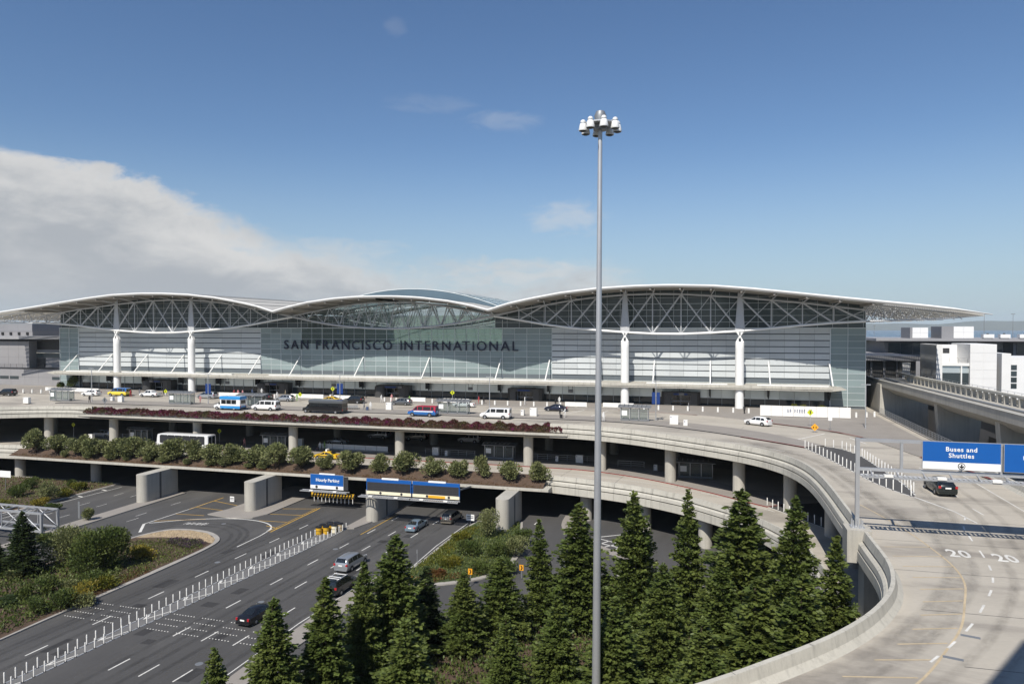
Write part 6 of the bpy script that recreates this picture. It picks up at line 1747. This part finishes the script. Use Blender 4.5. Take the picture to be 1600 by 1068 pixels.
        MB().lathe([(.40, 0), (.43, .5), (.45, .52), (.45, .58), (.43, .6), (.45, 1.0)], 18).build('drum', ('barrel_yellow', 'cream', 'faded_yellow')[c], t, smooth=True, world=False)
        MB().lathe([(.49, 1.0), (.49, 1.08), (.40, 1.14), (.05, 1.16)], 18).build('lid', 'black', t, smooth=True, world=False)
        MB().lathe([(.455, .52), (.455, .58)], 18).build('band', 'black', t, world=False)
furniture()


def catwalk(t, x0, x1, y, z, d=.9):
    m = MB()
    m.box(x0, x1, y - d, y - d + .08, z, z + .14).box(x0, x1, y - .08, y, z, z + .14)
    for k in range(int((x1 - x0) / .35)): m.box(x0 + k * .35, x0 + k * .35 + .2, y - d + .08, y - .08, z + .04, z + .09)
    m.build('catwalk', 'galvanized', t)
    for k in range(max(2, int((x1 - x0) / 3.6))):
        x = x0 + (k + .5) * (x1 - x0) / max(2, int((x1 - x0) / 3.6))
        MB().box(x - .32, x + .32, y - d - .1, y - d + .25, z + .12, z + .32).build('sign_lamp', 'white_paint', t)


def lettering(body, size, m, parent, loc, bold=.02, space=1.0, align='CENTER', spacing=1.0):
    o = parent_origin(parent)
    return link('lettering', text_mesh(body, size, m, .012, bold, align, space, spacing), parent, (loc[0] - o.x, loc[1] - o.y, loc[2] - o.z), (PI / 2, 0, 0))


def arrow_badge(t, x, y, z, r=.26):
    MB().lathe([(r, -.012), (r, .012)], 24, c=(x, y, z), axis='Y').build('arrow_disc', 'black', t)
    MB().lathe([(r * .80, -.02), (r * .80, .0)], 24, c=(x, y - .01, z), axis='Y').build('arrow_ring', 'sign_white', t)
    MB().wall([(x - .05, z + r * .6), (x + .05, z + r * .6), (x + .05, z - .02), (x + .15, z + .06), (x + .15, z - .06), (x, z - r * .68), (x - .15, z - .06), (x - .15, z + .06), (x - .05, z - .02)], y - .045, y - .032).build('arrow', 'black', t)


def signs():
    # gantry over the ramp
    Y = -100.2
    t = thing('sign_gantry', 'galvanized sign gantry over the curved ramp at the right', 'sign gantry', (-20.1, Y, .92))
    MB().box(-20.28, -19.98, Y - .15, Y + .15, 1.0, 8.25).box(-20.65, -19.6, Y - .5, Y + .5, .92, 1.0).build('post', 'galvanized', t)
    for dx, dy in ((-.35, -.3), (.35, -.3), (-.35, .3), (.35, .3), (0, -.42), (0, .42)): MB().box(-20.12 + dx - .05, -20.12 + dx + .05, Y + dy - .05, Y + dy + .05, 1.0, 1.55).build('base_fin', 'galvanized', t)
    x1 = 2.5
    MB().box(-20.3, x1, Y - .12, Y + .12, 7.98, 8.22).box(-20.3, x1, Y - .12, Y + .12, 5.62, 5.86).build('beam', 'galvanized', t)
    for x in (-16.9, -12.7, -9.95, -7.2, -4.4, -1.0): MB().box(x - .1, x + .1, Y - .1, Y + .1, 5.86, 7.98).build('upright', 'galvanized', t)
    MB().box(1.9, 2.25, Y - .17, Y + .17, -1.5, 8.25).build('post', 'galvanized', t)
    catwalk(t, -20.0, x1, Y - .35, 5.28, 1.0)
    for x in np.arange(-19.2, 2, 1.9): MB().bar((x, Y - 1.3, 5.3), (x, Y, 5.7), .08, .10).build('bracket', 'galvanized', t)
    for i, (xa, xb, body, lab) in enumerate(((-15.5, -10.02, 'Buses and\nShuttles', 'blue overhead sign reading Buses and Shuttles'), (-9.85, -4.3, 'Courtesy\nUnloading', 'blue overhead sign cut by the right edge of the picture'))):
        s = thing('overhead_sign', lab, 'sign', ((xa + xb) / 2, Y - .3, 6.05), 0, 'blue signs on the overhead gantry')
        MB().box(xa, xb, Y - .34, Y - .26, 6.05, 8.28).build('panel', 'galvanized', s)
        MB().box(xa + .04, xb - .04, Y - .36, Y - .34, (6.66 if i == 0 else 6.1), 8.23).build('face', 'sign_blue', s)
        if i == 0: MB().box(xa + .04, xb - .04, Y - .36, Y - .34, 6.08, 6.655).build('strip', 'sign_white', s)
        lettering(body, .49, 'sign_white', s, ((xa + xb) / 2 - .0 + (.0 if i == 0 else -.39), Y - .372, 7.03), .016, 1.0, spacing=1.12)
        if i == 0: arrow_badge(s, (xa + xb) / 2 + .02, Y - .375, 6.37)
    # Hourly parking
    Y = -58.3
    t = thing('parking_sign', 'blue sign reading Hourly Parking at the tunnel mouth', 'sign', (-93, Y, -9.6))
    MB().box(-96.2, -90.0, Y - .15, Y, -9.62, -7.15).build('panel', 'galvanized', t)
    MB().box(-96.15, -90.05, Y - .18, Y - .15, -9.0, -7.2).build('face', 'sign_blue', t); MB().box(-96.15, -90.05, Y - .18, Y - .15, -9.58, -9.005).build('strip', 'sign_white', t)
    lettering('Hourly Parking', .72, 'sign_white', t, (-92.95, Y - .195, -8.35), .02)
    MB().box(-94.5, -91.6, Y - .17, Y - .02, -7.2, -6.98).build('top_plate', 'sign_white', t)
    for x in (-95.0, -91.2): MB().lathe([(.24, -.01), (.24, .01)], 20, c=(x, Y - .195, -9.28), axis='Y').lathe([(.17, -.03), (.17, 0)], 20, c=(x, Y - .2, -9.28), axis='Y').build('arrow_disc', 'dark_trim', t)
    catwalk(t, -97.6, -88.9, Y - .15, -9.95, 1.0)
    MB().box(-90.0, -89.2, Y - .1, Y, -9.6, -7.4).build('ladder', 'dark_trim', t)
    c = thing('clearance_bar', 'yellow and black striped clearance bar with hanging white tubes', 'clearance bar', (-92.6, -57.4, -10.7))
    MB().box(-96.6, -88.6, -57.5, -57.3, -11.2, -10.45).build('bar', 'barrel_yellow', c)
    for k in range(15):
        a = -96.4 + k * .54
        MB().wall([(a, -11.19), (a + .26, -11.19), (a + .5, -10.46), (a + .24, -10.46)], -57.53, -57.505).build('stripe', 'black', c)
    for k in range(11): MB().lathe([(.06, -12.1), (.06, -11.35), (.02, -11.2)], 8, c=(-96.1 + k * .72, -57.4, 0)).build('hanging_tube', 'white_paint', c)
    # dark message boards
    Y = -63.9
    for i, (xa, xb) in enumerate(((-82.9, -75.4), (-75.2, -67.6))):
        t = thing('message_board', ['left dark message board over the tunnel mouth', 'right dark message board with an orange tag at its foot'][i], 'sign', ((xa + xb) / 2, Y, -8.4), 0, 'dark message boards over the tunnel')
        MB().box(xa, xb, Y - .25, Y, -8.42, -6.05).build('case', 'sign_blue', t)
        MB().box(xa + .12, xb - .12, Y - .28, Y - .25, -7.9, -6.55).build('screen', 'screen', t)
        MB().box(xa + .02, xb - .02, Y - .28, Y - .25, -8.4, -7.92).build('strip', 'cream', t)
        MB().box(xa + 2.6, xa + 5.4, Y - .27, Y - .02, -6.08, -5.84).build('top_plate', 'sign_white', t)
        for r in range(3):
            for k in range(8): MB().box(xa + .4 + k * .88, xa + 1.18 + k * .88, Y - .285, Y - .28, -7.8 + r * .42, -7.46 + r * .42).build('screen_cell', 'dark_trim', t)
        for x in (xa + 2.4, xa + 5.9): MB().lathe([(.2, -.01), (.2, .01)], 16, c=(x, Y - .29, -8.16), axis='Y').build('arrow_disc', 'dark_trim', t)
        if i: MB().box(xa + 2.6, xa + 5.3, Y - .30, Y - .28, -8.38, -8.0).build('tag', 'amber', t)
        for x in (xa + .6, xb - .6): MB().bar((x, Y, -7.2), (x, -57.0, -7.95), .18, .22).build('bracket', 'dull_metal', t)
        catwalk(t, xa - (.9 if i == 0 else 0), xb + .1, Y - .25, -8.72, 1.1)
    # lattice gantry at the left
    t = thing('lattice_gantry', 'pale lattice sign gantry across the left road', 'sign gantry', (-122, -85, -13))
    Yf, Yb, zt, zb = -86.2, -83.6, -8.7, -11.2; x1, x0 = -121.6, -150
    for y in (Yf, Yb):
        MB().box(x1 - .15, x1 + .15, y - .15, y + .15, -13, zt).build('post', 'galvanized', t)
        for z in (zt, zb): MB().box(x0, x1, y - .12, y + .12, z - .14, z + .14).build('chord', 'galvanized', t)
        k = 0
        for x in np.arange(x1, x0, -3.6):
            MB().tube((x, y, zb), (x - 3.6, y, zt), .07, 6).build('diagonal', 'galvanized', t) if k % 2 == 0 else MB().tube((x, y, zt), (x - 3.6, y, zb), .07, 6).build('diagonal', 'galvanized', t)
            MB().box(x - 3.66, x - 3.54, y - .06, y + .06, zb, zt).build('upright', 'galvanized', t); k += 1
    for x in np.arange(x1, x0, -3.6):
        MB().tube((x, Yf, zt), (x - 1.8, Yb, zt), .06, 6).build('brace', 'galvanized', t)
        for z in (zt, zb): MB().box(x - .07, x + .07, Yf, Yb, z - .06, z + .06).build('cross_bar', 'galvanized', t)
    MB().tube((x1, Yf, zt), (x1, Yb, zb), .07, 6).build('brace', 'galvanized', t)
    # high mast
    b = on_y(931.0, 1119, -112); top = on_y(938, 184, -112)
    h = top.z + 13
    t = thing('high_mast', 'very tall grey light mast rising among the conifers', 'light mast', (b.x, -112, -13))
    t.rotation_euler = (0, math.atan((top.x - b.x) / h), 0)
    MB().lathe([(.62, 0), (.62, .12), (.34, .14), (.295, 8), (.150, h - .2), (.14, h)], 24).build('pole', 'galvanized', t, smooth=True, world=False)
    MB().lathe([(.5, h - .9), (.5, h - .55), (.3, h - .5), (.45, h + .1), (.3, h + .45), (.05, h + .5)], 18).build('head', 'dull_metal', t, smooth=True, world=False)
    MB().lathe([(1.05, h - .52), (1.12, h - .52), (1.12, h - .42), (1.05, h - .42), (1.05, h - .52)], 24).build('ring', 'galvanized', t, world=False)
    for k in range(8):
        a = 2 * PI * k / 8 + .35; x, y = 1.26 * math.cos(a), 1.26 * math.sin(a)
        MB().tube((math.cos(a) * .3, math.sin(a) * .3, h - .4), (x, y, h - .35), .05, 6).build('arm', 'galvanized', t, world=False)
        L = MB().lathe([(.30, h - .98), (.32, h - .92), (.23, h - .5), (.19, h - .45), (.19, h - .28), (.10, h - .2)], 16, c=(x, y, 0)).build('lamp', 'white_metal', t, smooth=True, world=False)
        MB().lathe([(.28, h - 1.0), (.16, h - 1.05)], 16, c=(x, y, 0)).build('lens', 'dark_trim', L, world=False)
        MB().lathe([(.20, h - .46), (.20, h - .40)], 16, c=(x, y, 0)).build('collar', 'dull_metal', L, world=False)
signs()


# ------------------------------------------------------------------ people
def person_mesh(pose):
    """one skinned body; joints in metres, facing -y"""
    J = {'pelvis': (0, 0, .95, .145), 'chest': (0, .0, 1.30, .155), 'neck': (0, -.01, 1.48, .06), 'head': (0, -.02, 1.62, .095), 'crown': (0, -.01, 1.71, .07)}
    st = .20 if pose == 'walk' else .04
    for s, n in ((-1, 'l'), (1, 'r')):
        f = st * s
        J['hip' + n] = (s * .09, 0, .90, .105); J['knee' + n] = (s * .10, -f * .6 - .02, .50, .068); J['ank' + n] = (s * .10, -f * .8 + (.06 if f < 0 else 0), .09, .045); J['toe' + n] = (s * .12, -f * .8 - .15 + (.06 if f < 0 else 0), .04, .04)
        J['sh' + n] = (s * .20, 0, 1.40, .065); J['el' + n] = (s * .25, f * .35 + .03, 1.13, .05)
        J['wr' + n] = (s * .26, f * .6 - .08, .90, .036); J['ha' + n] = (s * .26, f * .65 - .11, .80, .034)
    if pose == 'push':
        for s, n in ((-1, 'l'), (1, 'r')): J['el' + n] = (s * .24, -.18, 1.18, .05); J['wr' + n] = (s * .2, -.42, 1.08, .036); J['ha' + n] = (s * .19, -.50, 1.07, .034)
    E_ = [('pelvis', 'chest'), ('chest', 'neck'), ('neck', 'head'), ('head', 'crown')]
    for n in 'lr': E_ += [('pelvis', 'hip' + n), ('hip' + n, 'knee' + n), ('knee' + n, 'ank' + n), ('ank' + n, 'toe' + n), ('chest', 'sh' + n), ('sh' + n, 'el' + n), ('el' + n, 'wr' + n), ('wr' + n, 'ha' + n)]
    k = list(J)
    me = bpy.data.meshes.new('body'); me.from_pydata([J[n][:3] for n in k], [(k.index(a), k.index(b)) for a, b in E_], [])
    ob = bpy.data.objects.new('body', me); COL.objects.link(ob)
    ob.modifiers.new('skin', 'SKIN'); ob.modifiers.new('sub', 'SUBSURF').levels = 1
    for i, n in enumerate(k): me.skin_vertices[0].data[i].radius = (J[n][3], J[n][3] * (.72 if n in ('pelvis', 'chest') else 1)); me.skin_vertices[0].data[i].use_root = (n == 'pelvis')
    dg = bpy.context.evaluated_depsgraph_get(); dg.update()
    out = bpy.data.meshes.new_from_object(ob.evaluated_get(dg))
    bpy.data.objects.remove(ob)
    for p in out.polygons:
        c = p.center; p.use_smooth = True
        p.material_index = 3 if c.z < .10 else 1 if c.z < .95 and abs(c.x) < .20 else 4 if c.z > 1.66 or (c.z > 1.56 and c.y > .015) else 2 if c.z > 1.47 or (abs(c.x) > .19 and c.z < .92) else 0
    return out


def people():
    base = {p: person_mesh(p) for p in ('stand', 'walk', 'push')}
    for n, c in (('cloth_white', (.72, .72, .70)), ('cloth_black', (.015, .015, .018)), ('cloth_blue', (.05, .08, .16)), ('cloth_red', (.40, .05, .06)), ('cloth_grey', (.18, .18, .19)), ('cloth_pink', (.55, .25, .25)), ('cloth_green', (.25, .42, .12)), ('cloth_khaki', (.30, .25, .17))): flat(n, c, .85)
    def person(pose, px, py, z, rz, top, legs, lab, s=1.0):
        p = on_z(px, py, z)
        me = base[pose].copy(); me.materials.clear()
        for m in (top, legs, 'skin', 'black', 'hair'): me.materials.append(M[m])
        t = thing('person', lab, 'person', (p.x, p.y, z), rz, 'people on the roadside islands')
        t.scale = (s, s, s)
        link('body', me, t)
        return t, p
    k = .15
    person('walk', 140, 629, k, 1.2, 'cloth_black', 'cloth_black', 'person in black beside the left lamp post')
    person('stand', 943, 657.5, k, .5, 'cloth_white', 'cloth_black', 'person in a white shirt and black trousers right of the mast')
    person('push', 883, 651.5, k, -1.2, 'cloth_white', 'cloth_khaki', 'person in a white top pushing bags behind the navy saloon')
    person('stand', 875, 652, k, -1.0, 'cloth_black', 'cloth_blue', 'person in dark clothes behind the navy saloon')
    person('stand', 579, 640, k, .3, 'cloth_white', 'cloth_khaki', 'person in white at the end of the trolley row')
    person('walk', 569, 640, k, -1.4, 'cloth_grey', 'cloth_black', 'person in grey bending over the trolleys')
    person('stand', 433, 623, k, .8, 'cloth_white', 'cloth_black', 'person in a white shirt beside the black suv')
    person('stand', 372, 619, k, .2, 'cloth_pink', 'cloth_blue', 'person in pink behind the silver minivan')
    person('walk', 366, 619, k, 1.0, 'cloth_red', 'cloth_black', 'person in red left of the black saloon')
    person('stand', 379, 619.5, k, -.4, 'cloth_pink', 'cloth_black', 'person in pale pink at the black saloon boot')
    person('walk', 204, 619.5, k, 1.3, 'cloth_red', 'cloth_blue', 'person in red between the yellow van and the pickup')
    person('stand', 313, 629, k, .3, 'cloth_pink', 'cloth_black', 'person in pink at the nose of the blue roofed bus')
    person('walk', 596, 628, k, 1.0, 'cloth_white', 'cloth_blue', 'person in white walking to the middle left doors')
    person('stand', 874, 631, k, -.3, 'cloth_white', 'cloth_grey', 'person in white at the barrier above the navy saloon')
    person('stand', 464, 626, k, .1, 'cloth_green', 'cloth_black', 'person in a lime vest at the silver hatchback')
    person('stand', 701, 635, k, .0, 'cloth_black', 'cloth_black', 'person in black standing at the tan ended shelter')
    person('stand', 500, 703, -6.85, .4, 'cloth_white', 'cloth_blue', 'person in white at the nose of the lower deck taxi')
    person('stand', 507, 702, -6.85, -.6, 'cloth_green', 'cloth_black', 'person in a lime vest at the nose of the lower deck taxi')
    person('walk', 382, 697, -6.85, 1.2, 'cloth_pink', 'cloth_grey', 'person in pink on the lower deck right of the coach')
    person('stand', 378, 697, -6.85, .2, 'cloth_black', 'cloth_black', 'person in black on the lower deck right of the coach')
    extra = [(218, 617, 'cloth_grey', 'cloth_blue', 'person in grey at the left entrance drum'), (256, 618, 'cloth_black', 'cloth_black', 'person in black right of the white pickup truck'), (394, 618, 'cloth_blue', 'cloth_khaki', 'person in blue behind the black saloon'), (409, 617, 'cloth_white', 'cloth_black', 'person in white at the second entrance from the left'), (446, 619, 'cloth_khaki', 'cloth_blue', 'person in khaki left of the silver hatchback'), (541, 618, 'cloth_blue', 'cloth_grey', 'person in blue above the yellow taxi'), (572, 622, 'cloth_black', 'cloth_grey', 'person in dark clothes right of the black kerb suv'), (612, 627, 'cloth_pink', 'cloth_khaki', 'person in pink before the middle entrance'), (640, 629, 'cloth_green', 'cloth_blue', 'person in a green top at the grey estate car'), (748, 630, 'cloth_red', 'cloth_black', 'person in red right of the white saloon'), (756, 630, 'cloth_black', 'cloth_blue', 'person in black beside the one in red'), (820, 632, 'cloth_white', 'cloth_khaki', 'person in white before the fourth entrance'), (868, 634, 'cloth_black', 'cloth_black', 'person in black behind the navy saloon roof'), (1076, 641, 'cloth_grey', 'cloth_black', 'person in grey before the rightmost entrance'), (1163, 646, 'cloth_black', 'cloth_blue', 'person in dark clothes beside the rightmost round column'), (1322, 668, 'cloth_white', 'cloth_blue', 'person in white on the wide walk near the hoarding end')]
    for i, (px, py, a, b, lab) in enumerate(extra[:15]): person(('stand', 'walk', 'stand')[i % 3], px, py, k, i * 1.3, a, b, lab, .94 + .03 * (i % 4))
    # luggage trolleys
    for i in range(9):
        p = on_z(537 + i * 2.7, 638.5, k)
        t = thing('luggage_trolley', '%s grey luggage trolley from the black bus in the nested row' % ordinal(i + 1), 'trolley', (p.x, p.y, k), 0, 'luggage trolleys in a row')
        m = MB(); m.box(-.3, .3, -.4, .4, .16, .2).tube((-.28, -.4, .18), (-.34, -.5, 1.0), .025, 5).tube((.28, -.4, .18), (.34, -.5, 1.0), .025, 5).tube((-.34, -.5, 1.0), (.34, -.5, 1.0), .03, 5).box(-.28, .28, -.46, -.42, .4, .75)
        m.build('frame', 'galvanized', t, world=False)
        for a, b in ((-.26, -.35), (.26, -.35), (-.26, .35), (.26, .35)): MB().lathe([(.08, -.03), (.08, .03)], 10, c=(a, b, .08), axis='Y').build('wheel', 'tyre', t, world=False)
    for i, (px, py, z, m, lab) in enumerate(((877, 653, k, 'cloth_black', 'black suitcase beside the couple behind the navy saloon'), (574, 640.5, k, 'cloth_blue', 'dark suitcase at the end of the trolley row'), (496, 704, -6.85, 'lavender_leaf', 'purple bag on the lower deck by the taxi'))):
        p = on_z(px, py, z)
        t = thing('suitcase', lab, 'suitcase', (p.x, p.y, z), .2)
        MB().box(-.24, .24, -.14, .14, .05, .72).build('case', m, t, world=False); MB().tube((-.12, .12, .7), (-.12, .12, 1.0), .012, 5).tube((.12, .12, .7), (.12, .12, 1.0), .012, 5).tube((-.12, .12, 1.0), (.12, .12, 1.0), .015, 5).build('handle', 'dull_metal', t, world=False)
    # low rails along the arrivals island
    for i, (x0, x1, y, lab) in enumerate(((-106, -91.5, -38.2, 'white barrier panels behind the lower deck taxi'), (-63.8, -51, -37.6, 'grey handrail behind the boxes left of the mast on the lower deck'), (-47, -42.5, -40.2, 'short grey handrail left of the right lower shelter'), (-84, -74, -37.8, 'grey handrail right of the middle lower column'), (-160, -153, -38, 'grey handrail beside the left lower column'))):
        t = thing('handrail', lab, 'handrail', ((x0 + x1) / 2, y, -6.85), 0, None)
        if i == 0:
            m = MB().box(.03, 2.35, -.03, .03, .25, 1.15).mesh('panel', 'white_paint')
            for j in range(6): link('panel', m, t, (x0 + j * 2.4 - (x0 + x1) / 2, 0, 0)); 
            MB().box(x0, x1, y - .05, y + .05, -6.85, -6.62).build('base', 'concrete', t)
        else: railing(t, [(x0, y, -6.85), (x1, y, -6.85)], 1.05, 1.6, 'galvanized', .04)
people()


# ------------------------------------------------------------------ air
def air():
    m = bpy.data.materials.new('air'); m.use_nodes = True
    w = NT(m.node_tree); w.n.clear()
    out = w.new('ShaderNodeOutputMaterial'); v = w.new('ShaderNodeVolumePrincipled')
    v.inputs['Color'].default_value = (.80, .92, 1.0, 1); v.inputs['Density'].default_value = .00006; v.inputs['Anisotropy'].default_value = -.05
    w.l.new(v.outputs[0], out.inputs['Volume']); MATS['air'] = m
    o = MB().box(-15000, 15000, -700, 13200, -16, 190).build('haze', 'air'); o['kind'] = 'stuff'
air()
